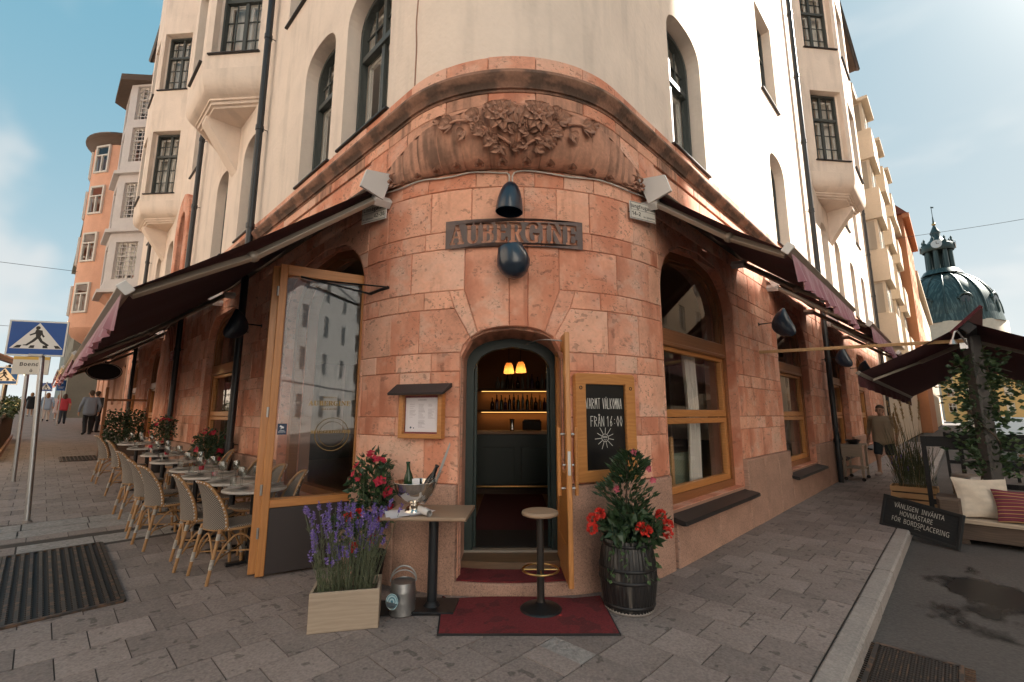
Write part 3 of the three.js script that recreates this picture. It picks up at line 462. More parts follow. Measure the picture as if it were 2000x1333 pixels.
// granite plinth
const plinth = new THREE.Group(); plinth.name = 'plinth'; bld.add(plinth);
{
  const add = (u0, u1, y0, y1, off) => mesh('granite_block', stonePoly([[u0, y0], [u1, y0], [u1, y1], [u0, y1]], off, 0.1, 0.012, 0.003), M_granite, plinth);
  add(-UE, -1.15, -0.05, 0.92, 0.05); add(-1.15, doorU - DW, -0.05, 0.92, 0.05); add(doorU + DW, 1.22, -0.05, 0.92, 0.05); add(1.22, UE - 0.02, -0.05, 0.92, 0.05);
  const wallP = (uOf, op, s0, s1) => { let c = s0; for (const o of op) { const l = o - OW / 2, r = o + OW / 2; if (l > c + 0.05) { const n = Math.max(1, Math.round((l - c) / 0.85)); for (let i = 0; i < n; i++) { const a = uOf(lerp(c, l, i / n)), b = uOf(lerp(c, l, (i + 1) / n)); add(Math.min(a, b), Math.max(a, b), -0.1, 0.92, 0.05); } } for (let i = 0; i < 2; i++) { const a = uOf(lerp(l, r, i / 2)), b = uOf(lerp(l, r, (i + 1) / 2)); add(Math.min(a, b), Math.max(a, b), -0.1, 0.46, 0.05); } c = r; } const n = Math.round((s1 - c) / 0.9); for (let i = 0; i < n; i++) { const a = uOf(lerp(c, s1, i / n)), b = uOf(lerp(c, s1, (i + 1) / n)); add(Math.min(a, b), Math.max(a, b), -0.1, 0.92, 0.05); } };
  wallP(guR, winR, -0.05, 20); wallP(guL, winLs, 0.02, 9.4); wallP(guL, [13.6, 18], 11.9, 20);
}
// corbel: the bowl that carries the sharper corner above
const dC = Math.SQRT2 * (RG - RU);
function rUp(f) { const d = f - PHM, s = dC * Math.sin(d); const dq = RU * RU - s * s; const circ = dq > 0 ? dC * Math.cos(d) + Math.sqrt(dq) : 0; const a = Math.abs(d); const plane = RG / Math.cos(Math.PI / 4 - a); const p = V3(CG.x + circ * Math.sin(f), 0, CG.z + circ * Math.cos(f)); const rel = Math.atan2(p.x - CU.x, p.z - CU.z) - PHM; return circ && Math.abs(rel) <= Math.PI / 4 ? circ : plane; }
const YB0 = 3.97, YBT = t => 4.02 + 0.42 * Math.pow(Math.max(0, 1 - Math.pow(Math.abs(t), 2.1)), 0.85);
function bowl(t, v, lift = 0) { const f = PHM + t * Math.PI / 4; const r1 = rUp(f) - 0.012; const rr = RG + 0.012 + (r1 - RG) * Math.sin(v * Math.PI / 2); const y = YB0 + (YBT(t) - YB0) * (1 - Math.cos(v * Math.PI / 2)); const nn = V3(Math.sin(f) * Math.cos(v * 1.2 - 1.1), -Math.sin(1.1 - v * 1.1), Math.cos(f) * Math.cos(v * 1.2 - 1.1)).normalize(); return V3(CG.x + rr * Math.sin(f), y, CG.z + rr * Math.cos(f)).addScaledVector(nn, lift); }
for (let k = 0; k < 10; k++) { // frieze stones between the bowl and the band
  const t0 = -1.02 + k * 0.204, t1 = t0 + 0.204, ox = R0() * 4; mesh('frieze_stone', grid(8, 4, (i, j) => { const t = lerp(t0 + 0.002, t1 - 0.002, i), f = PHM + t * Math.PI / 4, r1 = rUp(f) + 0.004; return V3(CG.x + r1 * Math.sin(f), lerp(YBT(clamp(t, -1, 1)) - 0.004, 4.46, j), CG.z + r1 * Math.cos(f)); }, (i, j) => [i * 0.4 + ox, j * 0.3]), k > 1 && k < 8 ? M_dirtyAndShade : M_stone[k % 3], stoneWall);
}
const corbel = part('corbel', [grid(40, 10, (i, j) => bowl(i * 2 - 1, j, -0.012), (i, j) => [i * 3.6, j * 0.7])], M_dirtyAndShade, bld);
for (let k = 0; k < 14; k++) { // broad stones of the bowl, each with a rounded rib profile
  const t0 = -0.93 + k * 1.86 / 14, t1 = t0 + 1.86 / 14; const ox = rs() * 5;
  mesh('bowl_stone', grid(6, 12, (i, j) => { const e = Math.sin(i * Math.PI); return bowl(lerp(t0 + 0.003, t1 - 0.003, i), j, -0.010 + 0.016 * Math.pow(e, 0.35)); }, (i, j) => [i * 0.25 + ox, j * 0.7]), M_dirtyAndShade, corbel);
}
{ // carved flowers, leaves and stems
  const onB = (t, v, l) => bowl(t, v, l);
  const petal = (t, v, ang, len, wid, curl, lift) => grid(4, 5, (i, j) => { const w = wid * Math.sin(Math.PI * Math.min(0.98, j * 0.86 + 0.1)) * (i - 0.5), l = len * j; const dx = Math.cos(ang) * l - Math.sin(ang) * w, dy = Math.sin(ang) * l + Math.cos(ang) * w; return onB(t + dx / 1.9, clamp(v + dy / 0.62, 0.02, 1), lift + curl * 1.15 * Math.sin(j * 2.6) + 0.022 * Math.abs(i - 0.5) - 0.012 * (1 - Math.abs(i - 0.5) * 2)); }, (i, j) => [i * 0.1, j * 0.2]);
  const flower = (t, v, r) => { const g = []; for (let k = 0; k < 8; k++) g.push(petal(t, v, k * Math.PI / 4 + 0.2, r, r * 0.75, 0.03, 0.04)); for (let k = 0; k < 6; k++) g.push(petal(t, v, k * 1.047, r * 0.55, r * 0.5, 0.026, 0.062)); g.push(tf(norm(new THREE.SphereGeometry(r * 0.18, 8, 6)), ...onB(t, v, 0.075).toArray())); mesh('carved_flower', merge(g), M_dirtyAndShade, corbel); };
  flower(-0.065, 0.88, 0.14); flower(0.105, 0.88, 0.14);
  const leaf = (t, v, a, l, w) => { mesh('carved_leaf', merge([petal(t, v, a, l, w, 0.028, 0.026), petal(t, v, a + 0.7, l * 0.75, w * 0.7, 0.026, 0.022), petal(t, v, a - 0.7, l * 0.75, w * 0.7, 0.026, 0.022)]), M_dirtyAndShade, corbel); };
  for (const [t, v, a, l, w] of [[-0.17, 0.84, 2.7, 0.13, 0.1], [0.2, 0.84, 0.4, 0.13, 0.1], [-0.30, 0.86, 3.0, 0.14, 0.1], [0.33, 0.86, 0.1, 0.14, 0.1], [-0.36, 0.95, 2.2, 0.12, 0.09], [0.38, 0.95, 0.9, 0.12, 0.09], [-0.14, 0.72, 3.5, 0.12, 0.09], [0.17, 0.72, -0.4, 0.12, 0.09], [-0.1, 0.6, 3.8, 0.12, 0.09], [0.13, 0.6, -0.6, 0.12, 0.09], [-0.03, 0.66, 2.0, 0.11, 0.09], [0.07, 0.66, 1.1, 0.11, 0.09], [0.02, 0.74, 1.57, 0.13, 0.1], [-0.07, 0.47, 3.6, 0.1, 0.08], [0.1, 0.47, -0.4, 0.1, 0.08], [-0.24, 0.73, 4.0, 0.1, 0.09], [0.27, 0.73, -0.9, 0.1, 0.09]]) leaf(t, v, a, l, w);
  for (let k = 0; k < 22; k++) { const q = rs(), w = rs(); leaf(0.02 + (q - 0.5) * 0.62 * (0.25 + 0.75 * w), 0.42 + 0.5 * w, rs() * 6.28, 0.075 + rs() * 0.03, 0.06); }
  const stem = pts => mesh('carved_stem', tube(pts.map(([t, v]) => onB(t, v, 0.028)), 0.014, 14, 6), M_dirtyAndShade, corbel);
  stem([[0.02, 0.35], [0.02, 0.5], [0.02, 0.66], [0.02, 0.8]]); stem([[0.02, 0.42], [-0.08, 0.6], [-0.18, 0.78], [-0.28, 0.88], [-0.36, 0.84]]); stem([[0.02, 0.42], [0.12, 0.6], [0.22, 0.78], [0.32, 0.88], [0.4, 0.84]]);
  // curled acanthus masses at both ends
  for (const s of [-1, 1]) for (let k = 0; k < 5; k++) { const g = []; for (let q = 0; q < 5; q++) g.push(petal(s * (0.74 + k * 0.055), 0.25 + 0.32 * ((q * 0.37 + k * 0.21) % 1), s > 0 ? 0.6 + q * 0.9 : 2.5 - q * 0.9, 0.1, 0.08, 0.05, 0.03)); mesh('carved_scroll', merge(g), M_dirtyAndShade, corbel); }
  for (let k = 0; k < 12; k++) mesh('carved_leaf', merge([petal(-0.66 + k * 0.12, 0.16, 1.57, 0.09, 0.1, 0.03, 0.02), petal(-0.66 + k * 0.12, 0.16, 0.9, 0.06, 0.06, 0.03, 0.02), petal(-0.66 + k * 0.12, 0.16, 2.2, 0.06, 0.06, 0.03, 0.02)]), M_dirtyAndShade, corbel);
}
// band stones, weathered cornice moulding, pale top band: all follow the sharper corner
{
  const us = [...range(uuL(20), -UUE, 20), ...range(-UUE, UUE, 40).slice(1), ...range(UUE, uuR(20), 20).slice(1)];
  part('cornice', sweep(uPath, us, [[-0.02, 4.565], [0.02, 4.565], [0.024, 4.585], [0.045, 4.59], [0.05, 4.61], [0.075, 4.64], [0.105, 4.67], [0.12, 4.70], [0.115, 4.73], [0.085, 4.74], [0.088, 4.755], [0.05, 4.765], [-0.02, 4.77]]), M_cornice, bld);
  const bandS = (u0, u1, y0, y1, off, m) => mesh('band_stone', stonePoly([[u0, y0], [u1, y0], [u1, y1], [u0, y1]], off, 0.25, 0.006, 0.003, uPath, u => u < -UUE ? nL : u > UUE ? nR : V3(Math.sin(PHM + u / RU), 0, Math.cos(PHM + u / RU)), 0.12), m, stoneWall);
  for (let u = uuL(19.6), k = 0; u < uuR(19.6); k++) { const near = Math.abs(u) < 4; const L = near ? 0.42 + rs() * 0.12 : 1.2; bandS(u, u + L, 4.44, 4.575, 0.012, near && k % 2 ? M_dirtyAndShade : M_stone[k % 3]); bandS(u, u + L, 4.76, 4.955, 0.016, M_stone[k % 3]); u += L; }
}
// plaster storeys
const TOP = 17.6;
const bwins = [];      // filled below: [matrix, x centre, y, w, h, style]
const upL = [[0.345, 4.97, 1.16, 2.2, 'arch'], [1.83, 4.97, 1.06, 2.2, 'arch'], [5.05, 4.97, 0.98, 2.1, 'arch'], [7.1, 4.97, 0.98, 2.1, 'arch'], [13.2, 4.97, 0.98, 2.1, 'arch'], [15.2, 4.97, 0.98, 2.1, 'arch'], [10.6, 8.5, 1.1, 2.2, 'rect'], [10.6, 12.2, 1.1, 2.2, 'rect'], [18.4, 8.5, 1.1, 2.2, 'rect'], [18.4, 12.2, 1.1, 2.2, 'rect'], [18.4, 4.97, 1.0, 2.1, 'arch'], [1.1, 8.5, 1.2, 2.2, 'rect'], [2.9, 8.5, 1.1, 2.2, 'rect'], [2.0, 12.2, 1.1, 2.2, 'rect'], [10.6, 15.4, 1.1, 1.6, 'rect'], [18.4, 15.4, 1.1, 1.6, 'rect']];
const upR = [[1.13, 4.97, 1.1, 2.12, 'arch'], [5.85, 4.97, 1.1, 2.12, 'arch'], [5.85, 8.42, 1.2, 2.2, 'rect'], [1.3, 8.42, 1.2, 2.2, 'rect'], [5.85, 12.2, 1.2, 2.1, 'rect'], [1.3, 12.2, 1.2, 2.1, 'rect'], [10.7, 4.97, 1.0, 2.1, 'arch'], [12.7, 4.97, 1.0, 2.1, 'arch'], [15.6, 4.97, 1.0, 2.1, 'arch'], [15.6, 8.42, 1.1, 2.1, 'rect'], [15.6, 12.2, 1.1, 2.1, 'rect'], [18.2, 4.97, 1.0, 2.1, 'arch'], [18.2, 8.42, 1.1, 2.1, 'rect'], [18.2, 12.2, 1.1, 2.1, 'rect']];
function openShape(cx, y, w, h, st) {
  if (st === 'rect') return [[cx - w / 2, y], [cx + w / 2, y], [cx + w / 2, y + h], [cx - w / 2, y + h]];
  const r = 0.42, P = [[cx - w / 2, y], [cx + w / 2, y]]; for (const t of range(0, 1, 8)) { const a = t * Math.PI / 2; P.push([cx + w / 2 * Math.pow(Math.cos(a), 0.8), y + h - r + r * Math.pow(Math.sin(a), 0.8)]); } for (const t of range(0, 1, 8).slice(1)) { const a = Math.PI / 2 + t * Math.PI / 2; P.push([cx - w / 2 * Math.pow(-Math.cos(a), 0.8), y + h - r + r * Math.pow(Math.sin(a), 0.8)]); } return P;
}
{
  const L = ext([[-20.5, 4.94], [0.78, 4.94], [0.78, TOP], [-20.5, TOP]], 0.36, 0, upL.map(w => openShape(-w[0], w[1], w[2], w[3], w[4])));
  const Rr = ext([[-0.85, 4.94], [20.5, 4.94], [20.5, TOP], [-0.85, TOP]], 0.36, 0, upR.map(w => openShape(...w)));
  part('plaster_wall', [uvm(tf(L, 0, 0, -0.362)).applyMatrix4(ML)], M_plaster, bld);
  part('plaster_wall', [uvm(tf(Rr, 0, 0, -0.362), 3.3, 1.7).applyMatrix4(MR)], M_plaster, bld);
  part('plaster_corner', [grid(30, 24, (i, j) => uPath(lerp(-UUE, UUE, i), -0.002, lerp(4.94, TOP, j)), (i, j) => [i * 2.36 + 0.78, lerp(4.94, TOP, j)])], M_plaster, bld);
  for (const w of upL) bwins.push([ML, -w[0], ...w.slice(1)]); for (const w of upR) bwins.push([MR, ...w]);
  // hairline crack where the curve begins
  part('expansion_joint', tube(range(0, 1, 24).map(t => uPath(-UUE + 0.02 + 0.008 * Math.sin(t * 37) + 0.006 * Math.sin(t * 91), 0.0, lerp(4.95, 11, t))), 0.009, 60, 5), M_joint, bld);
}
// bays
function frameAB(A, B) { const d = V3().subVectors(B, A).setY(0).normalize(), n = V3(-d.z, 0, d.x); const m = new THREE.Matrix4().makeBasis(d, V3(0, 1, 0), n); m.setPosition(A.x, 0, A.z); return m; }
function bay(side, a, fw, wins, dep = 0.87) {
  const P = side === 'L' ? PL : PR, pl = [[a, 0], [a + 1.06, dep], [a + 1.06 + fw, dep], [a + 2.12 + fw, 0]].map(q => P(q[0], q[1])), mid = P(a + 1.06 + fw / 2, -0.05);
  const g = [];
  for (let k = 0; k < 3; k++) {
    const [A, B] = side === 'L' ? [pl[k + 1], pl[k]] : [pl[k], pl[k + 1]], M = frameAB(A, B), W = A.distanceTo(B); const near = k === 0, holes = [];
    if (near) for (const [y, h] of wins) { const c = side === 'L' ? W - 0.76 : 0.76; holes.push(openShape(c, y, 0.98, h, 'rect')); bwins.push([M, c, y, 0.98, h, 'rect']); }
    else if (k === 1) for (const [y, h] of wins) { holes.push(openShape(W / 2, y, W * 0.62, h, 'rect')); bwins.push([M, W / 2, y, W * 0.62, h, 'rect']); }
    g.push(uvm(tf(ext([[0, 8.3], [W, 8.3], [W, TOP], [0, TOP]], 0.25, 0, holes), 0, 0, -0.252), k * 1.3).applyMatrix4(M));
  }
  const ring = (y, k) => pl.map(p => V3(lerp(mid.x, p.x, k), y, lerp(mid.z, p.z, k)));
  const levels = [[8.3, 1], [8.15, 0.995], [8.02, 0.975], [7.92, 0.93], [7.86, 0.87], [7.83, 0.80]].map(q => ring(...q));
  const loft = (lv) => { const P2 = [], I = []; lv.forEach(r => r.forEach(p => P2.push(p.x, p.y, p.z))); for (let j = 0; j < lv.length - 1; j++) for (let i = 0; i < 3; i++) { const q = j * 4 + i; side === 'L' ? I.push(q, q + 4, q + 1, q + 1, q + 4, q + 5) : I.push(q, q + 1, q + 4, q + 1, q + 5, q + 4); } const e = new THREE.BufferGeometry(); e.setAttribute('position', new THREE.Float32BufferAttribute(P2, 3)); e.setIndex(I); return e; };
  g.push(uvm(toCreasedNormals(norm(loft(levels)), 0.6)));
  const by = part('bay', g, M_plaster, bld);
  const mo = [[7.83, 0.80], [7.79, 0.80], [7.79, 0.765], [7.74, 0.75], [7.74, 0.70], [7.70, 0.69], [7.70, 0.64]].map(q => ring(...q));
  const cap = ring(7.70, 0.64); const capG = new THREE.BufferGeometry().setFromPoints(side === 'L' ? [cap[0], cap[2], cap[1], cap[0], cap[3], cap[2]] : [cap[0], cap[1], cap[2], cap[0], cap[2], cap[3]]);
  part('soffit_moulding', [uvm(toCreasedNormals(norm(loft(mo)), 0.3)), uvm(norm(capG))], M_plaster, by);
  // console bracket under the bay
  const br = ext([[0, 0], [0.62, 0.92], [0.62, 0.98], [0.5, 1.0], [0, 1.0]], 0.34, 0.02), c = P(a + 1.06 + fw / 2, 0.0); br.translate(0, 0, -0.17);
  const M = new THREE.Matrix4().makeBasis(side === 'L' ? nL : nR, V3(0, 1, 0), side === 'L' ? dL.clone().multiplyScalar(-1).negate() : dR.clone().negate()); if (M.determinant() < 0) M.makeBasis(side === 'L' ? nL : nR, V3(0, 1, 0), side === 'L' ? dL.clone().negate() : dR); M.setPosition(c.x, 6.71, c.z);
  part('console', uvm(br.applyMatrix4(M)), M_plaster, by);
}
bay('L', 4.4, 1.52, [[8.62, 2.2], [12.25, 2.15]]); bay('L', 12.55, 1.52, [[8.55, 2.2], [12.25, 2.15]]); bay('R', 9.6, 2.1, [[8.65, 2.2], [12.25, 2.15]]);
// windows with frame, sash, panes and curtains
const r3 = rng(33);
function insetPts(P, d) { const cx = P.reduce((a, p) => a + p[0], 0) / P.length, xs = P.map(p => p[0]), ys = P.map(p => p[1]); const x0 = Math.min(...xs), x1 = Math.max(...xs), y0 = Math.min(...ys), y1 = Math.max(...ys), kx = (x1 - x0 - 2 * d) / (x1 - x0), ky = (y1 - y0 - 2 * d) / (y1 - y0), mx = (x0 + x1) / 2, my = (y0 + y1) / 2; return P.map(p => [mx + (p[0] - mx) * kx, my + (p[1] - my) * ky]); }
function window_(M, cx, y, w, h, st, parent, o = {}) {
  const fm = o.frame || M_winframe, rec = o.rec || 0.22, g = new THREE.Group(); g.name = 'window'; const lm = new THREE.Matrix4().copy(M).multiply(new THREE.Matrix4().makeTranslation(cx, y, -rec)); g.applyMatrix4(lm); parent.add(g);
  const S = openShape(0, 0, w + 0.01, h + 0.005, st), I = insetPts(S, 0.075), ins = (a, b) => tf(ext(a, 0.07, 0, [b]), 0, 0, -0.07);
  part('frame', [uvm(ins(S, I)), tf(ext(insetPts(S, 0.03), 0.03, 0.004, [insetPts(S, 0.07)]), 0, 0, 0.002)], fm, g);
  const ty = h * 0.64; part('transom', [box(w - 0.13, 0.085, 0.085, 0, ty, -0.025)], fm, g);
  part('mullion', [box(0.075, h - 0.12, 0.06, 0, h / 2, -0.04)], fm, g);
  const sash = o.sash || M_sash, bars = [];
  const hw = w / 2 - 0.075; const lat = (x0, x1, y0, y1, nx, ny) => { for (let i = 1; i < nx; i++) bars.push(box(0.022, y1 - y0, 0.03, lerp(x0, x1, i / nx), (y0 + y1) / 2, -0.045)); for (let j = 1; j < ny; j++) bars.push(box(x1 - x0, 0.022, 0.028, (x0 + x1) / 2, lerp(y0, y1, j / ny), -0.045)); };
  const up = st === 'arch' ? h - 0.14 : h - 0.08;
  if (st === 'rect' || o.full) { lat(-hw, -0.037, 0.08, ty - 0.04, 2, 3); lat(0.037, hw, 0.08, ty - 0.04, 2, 3); }
  lat(-hw, -0.037, ty + 0.04, up, 2, 2); lat(0.037, hw, ty + 0.04, up, 2, 2);
  part('glazing_bars', bars, fm, g);
  // inner white sashes
  const sb = []; for (const s of [-1, 1]) for (const [a, b] of [[0.08, ty - 0.04], [ty + 0.04, up - 0.05]]) { const xa = s < 0 ? -hw : 0.037, xb = s < 0 ? -0.037 : hw; sb.push(tf(ext([[xa, a], [xb, a], [xb, b], [xa, b]], 0.04, 0, [[[xa + 0.055, a + 0.055], [xb - 0.055, a + 0.055], [xb - 0.055, b - 0.055], [xa + 0.055, b - 0.055]]]), 0, 0, -0.125)); }
  part('inner_sash', sb, sash, g);
  for (const s of [-1, 1]) { const xa = s < 0 ? -hw : 0.037, xb = s < 0 ? -0.037 : hw; mesh('pane', tf(face(xb - xa, ty - 0.12), (xa + xb) / 2, ty / 2 + 0.02, -0.052), M_glass, g); }
  mesh('upper_pane', tf(norm(new THREE.ShapeGeometry(new THREE.Shape(openShape(0, ty + 0.04, w - 0.15, h - ty - 0.12, st).map(p => new THREE.Vector2(...p))))), 0, 0, -0.052), M_glass, g);
  if (o.curtain !== false) { const cw = w * (0.24 + 0.24 * r3()); for (const s of [-1, 1]) mesh('curtain', grid(14, 1, (i, j) => V3(s * (w / 2 - 0.06 - i * cw), j * (h - 0.1) + 0.05, -0.26 + 0.02 * Math.sin(i * 26))), M_curtain, g); }
  if (o.sill !== false) part('sill', [box(w + 0.1, 0.03, rec + 0.09, 0, -0.004, rec / 2 + 0.005, 0.006)], M_metalsill, g);
  return g;
}
for (const q of bwins) window_(...q, bld);
// oak shop windows on the ground floor
function oakWindow(M, cx, o = {}) {
  const g = new THREE.Group(); g.name = 'shop_window'; g.applyMatrix4(new THREE.Matrix4().copy(M).multiply(new THREE.Matrix4().makeTranslation(cx, 0, -0.20))); bld.add(g);
  const out = openPts(0, OW - 0.03, OB + 0.005, OS, OT - 0.015, y => Math.max(0, arcX(Math.min(y + 0.012, OT)) - 0.015)), inn = insetPts(out, 0.10), inn2 = insetPts(out, 0.135);
  if (!o.open) {
    part('frame', [uvm(tf(ext(out, 0.12, 0, [inn]), 0, 0, -0.05), 0, 0, false), uvm(tf(ext(insetPts(out, 0.095), 0.06, 0.004, [inn2]), 0, 0, -0.03), 0, 0)], M_darkoak, g);
    part('transom', [box(OW - 0.2, 0.2, 0.13, 0, 2.46, 0.01, 0.012, false), box(OW - 0.2, 0.05, 0.17, 0, 2.37, 0.02, 0.01)], M_darkoak, g);
    part('sash', [uvm(tf(ext([[-OW / 2 + 0.115, 0.66], [OW / 2 - 0.115, 0.66], [OW / 2 - 0.115, 1.5], [-OW / 2 + 0.115, 1.5]], 0.06, 0.005, [[[-OW / 2 + 0.185, 0.73], [OW / 2 - 0.185, 0.73], [OW / 2 - 0.185, 1.44], [-OW / 2 + 0.185, 1.44]]]), 0, 0, -0.02)), uvm(tf(ext([[-OW / 2 + 0.115, 1.52], [OW / 2 - 0.115, 1.52], [OW / 2 - 0.115, 2.35], [-OW / 2 + 0.115, 2.35]], 0.06, 0.005, [[[-OW / 2 + 0.185, 1.6], [OW / 2 - 0.185, 1.6], [OW / 2 - 0.185, 2.3], [-OW / 2 + 0.185, 2.3]]]), 0, 0, -0.02))], M_oak, g);
    mesh('pane', tf(face(OW - 0.36, 0.72), 0, 1.085, 0.0), M_glass, g); mesh('pane', tf(face(OW - 0.36, 0.71), 0, 1.95, 0.0), M_glass, g);
    mesh('arched_pane', tf(norm(new THREE.ShapeGeometry(new THREE.Shape(insetPts(openPts(0, OW - 0.2, 2.5, OS, OT - 0.1, y => Math.max(0, arcX(Math.min(y + 0.08, OT)) - 0.1)), 0.0).map(p => new THREE.Vector2(...p))))), 0, 0, 0.0), M_glass, g);
    for (const [x, w] of o.curtains || [[0.42, 0.5]]) mesh('curtain', grid(22, 8, (i, j) => V3(x + (i - 0.5) * w * (1 - 0.35 * Math.sin(Math.PI * j) * 0.4), lerp(0.3, 2.45, j), -0.22 + 0.035 * Math.sin(i * 30 + j) + 0.03 * Math.sin(j * 3))), M_curtain, g);
  } else part('frame', [uvm(tf(ext(out, 0.12, 0, [inn]), 0, 0, -0.05))], M_darkoak, g);
  { const sp = ext([[-0.05, 0.565], [0.36, 0.475], [0.365, 0.44], [0.33, 0.435], [-0.05, 0.53]], OW + 0.1, 0.004); sp.rotateY(-Math.PI / 2); sp.translate((OW + 0.1) / 2, 0, 0); part('sill', [uvm(sp)], M_metalsill, g); }
  return g;
}
winR.forEach((s, i) => oakWindow(MR, s, { curtains: i === 0 ? [[0.45, 0.42]] : [[-0.35, 0.7]] }));
oakWindow(ML, -1.22, { open: true }); oakWindow(ML, -5.78); oakWindow(ML, -13.6); oakWindow(ML, -18);
// ---------------------------------------------------------------- rest of the corner building
import { FontLoader } from 'three/addons/loaders/FontLoader.js';
const fontSerif = await new FontLoader().loadAsync('fonts/droid/droid_serif_bold.typeface.json');
const fontSans = await new FontLoader().loadAsync('fonts/droid/droid_sans_bold.typeface.json');
function slab(y, t, pf, inset, name, m) {
  const us = pf === gPath ? [...range(guL(20.4), -UE, 4), ...range(-UE, UE, 16), ...range(UE, guR(20.4), 4)] : [...range(uuL(20.4), -UUE, 4), ...range(-UUE, UUE, 16), ...range(UUE, uuR(20.4), 4)];
  const P = us.map(u => pf(u, -inset, 0)); for (const [a, b] of [[20.4, 7.5], [7.5, 7.5], [7.5, 20.4]]) P.push(PA(a, b));
  const g = ext(P.map(p => [p.x, -p.z]), t); g.rotateX(-Math.PI / 2); g.translate(0, y, 0); return part(name, uvm(g), m, bld);
}
slab(0.02, 0.16, gPath, 0.30, 'ground_floor', M_floorin); slab(4.3, 0.2, gPath, 0.3, 'storey_floor', M_interior); slab(7.9, 0.2, uPath, 0.3, 'storey_floor', M_interior); slab(11.6, 0.2, uPath, 0.3, 'storey_floor', M_interior); slab(15.0, 0.15, uPath, 0.3, 'storey_floor', M_interior);
slab(TOP, 0.12, uPath, -0.55, 'eaves', M_brown);
{
  const wl = (a0, b0, a1, b1) => { const A = PA(a0, b0), B = PA(a1, b1), L = A.distanceTo(B); return uvm(tf(new THREE.BoxGeometry(L, TOP, 0.3), L / 2, TOP / 2, 0)).applyMatrix4(frameAB(A, B)); };
  part('rear_wall', [wl(7.4, 20.4, 7.4, 7.4), wl(7.4, 7.4, 20.4, 7.4)], M_plaster, bld);
  part('end_wall', [wl(-2.2, 20.6, 7.5, 20.6)], M_plaster, bld); part('end_wall', [wl(20.6, 7.5, 20.6, -2.1)], M_plaster, bld);
  // tiled roof with steep lower pitch
  const us = [...range(uuL(20.5), -UUE, 6), ...range(-UUE, UUE, 16).slice(1), ...range(UUE, uuR(20.5), 6).slice(1)];
  part('roof', sweep(uPath, us, [[0.5, TOP + 0.121], [-1.4, TOP + 2.8], [-4, TOP + 4.2]]), std('red roof tile', [0.20, 0.07, 0.045], 0.8), bld);
  part('gutter', sweep(uPath, us, [[0.5, TOP + 0.05], [0.62, TOP], [0.68, TOP + 0.06], [0.66, TOP + 0.14], [0.5, TOP + 0.16]]), M_pipe, bld);
  const dormer = (M, x) => part('dormer', [uvm(tf(new THREE.BoxGeometry(1.5, 1.7, 1.6), x, TOP + 1.1, -0.9)).applyMatrix4(M), uvm(tf(ext([[-1.0, 0], [1.0, 0], [0, 0.9]], 1.8), x, TOP + 1.95, -1.6)).applyMatrix4(M)], mats['red roof tile'], bld);
  for (const s of [7, 13, 18]) { dormer(MR, s); dormer(ML, -s); }
}
// downpipes with joints and brackets
function downpipe(P, s, y0, y1, r = 0.058) {
  const a = P(s, 0.13, y0), b = P(s, 0.13, y1), g = [rod(a, b, r, r, 14)]; for (let y = y0 + 0.9; y < y1; y += 1.9) { g.push(rod(P(s, 0.13, y), P(s, 0.13, y + 0.09), r + 0.012, r + 0.012, 14)); g.push(rod(P(s, 0.13, y + 0.05), P(s, -0.02, y + 0.05), 0.008)); }
  part('downpipe', g, M_pipe, bld);
}
downpipe(PL, 4.12, 0.1, TOP); downpipe(PL, 9.3, 0.3, TOP); downpipe(PL, 17.0, 0.6, TOP); downpipe(PR, 8.35, 0, TOP); downpipe(PR, 20.2, 0, TOP);
part('downpipe', [rod(PR(8.02, 0.05, 5), PR(8.02, 0.05, TOP), 0.014)], M_alu, bld);
// carved portal on the left front with the stone-framed window above it
{
  const cx = -10.65, W = 2.5, hole = openPts(cx, 1.5, 0.25, 2.5, 3.75, y => 0.75 * Math.pow(Math.max(0, 1 - Math.pow((y - 2.5) / 1.25, 1.7)), 0.75));
  part('portal', [uvm(tf(ext([[cx - W / 2, 0.0], [cx + W / 2, 0.0], [cx + W / 2, 4.5], [cx - W / 2, 4.5]], 0.5, 0, [hole]), 0, 0, -0.44)).applyMatrix4(ML)], M_stone[1], bld);
  for (const k of [0, 1, 2]) { const o = openPts(cx, 1.62 + k * 0.16, 0.25, 2.5, 3.85 + k * 0.1, y => (0.81 + k * 0.08) * Math.pow(Math.max(0, 1 - Math.pow((y - 2.5) / (1.35 + k * 0.1), 1.7)), 0.75)); part('portal_moulding', [uvm(tf(ext(o, 0.05 + 0.03 * (2 - k), 0.01, [openPts(cx, 1.5 + k * 0.16, 0.2, 2.5, 3.76 + k * 0.1, y => (0.75 + k * 0.08) * Math.pow(Math.max(0, 1 - Math.pow((y - 2.5) / (1.26 + k * 0.1), 1.7)), 0.75))]), 0, 0, 0.06)).applyMatrix4(ML)], M_stone[k], bld); }
  part('portal_door', [box(1.5, 3.5, 0.06, cx, 2.0, -0.36), box(0.6, 1.2, 0.03, cx - 0.36, 1.1, -0.32), box(0.6, 1.2, 0.03, cx + 0.36, 1.1, -0.32)].map(g => g.applyMatrix4(ML)), M_brown, bld);
  const nich = openPts(cx, 0.9, 5.1, 6.6, 7.25, y => 0.45 * Math.sqrt(Math.max(0, 1 - ((y - 6.6) / 0.65) ** 2))), outr = openPts(cx, 1.6, 4.96, 6.7, 7.75, y => 0.8 * Math.sqrt(Math.max(0, 1 - ((y - 6.7) / 1.05) ** 2)));
  part('window_surround', [uvm(tf(ext(outr, 0.12, 0.02, [nich]), 0, 0, 0.02)).applyMatrix4(ML)], M_stone[1], bld);
  part('surround_window', [tf(norm(new THREE.ShapeGeometry(new THREE.Shape(nich.map(p => new THREE.Vector2(...p))))), 0, 0, 0.03).applyMatrix4(ML)], M_winframe, bld);
}
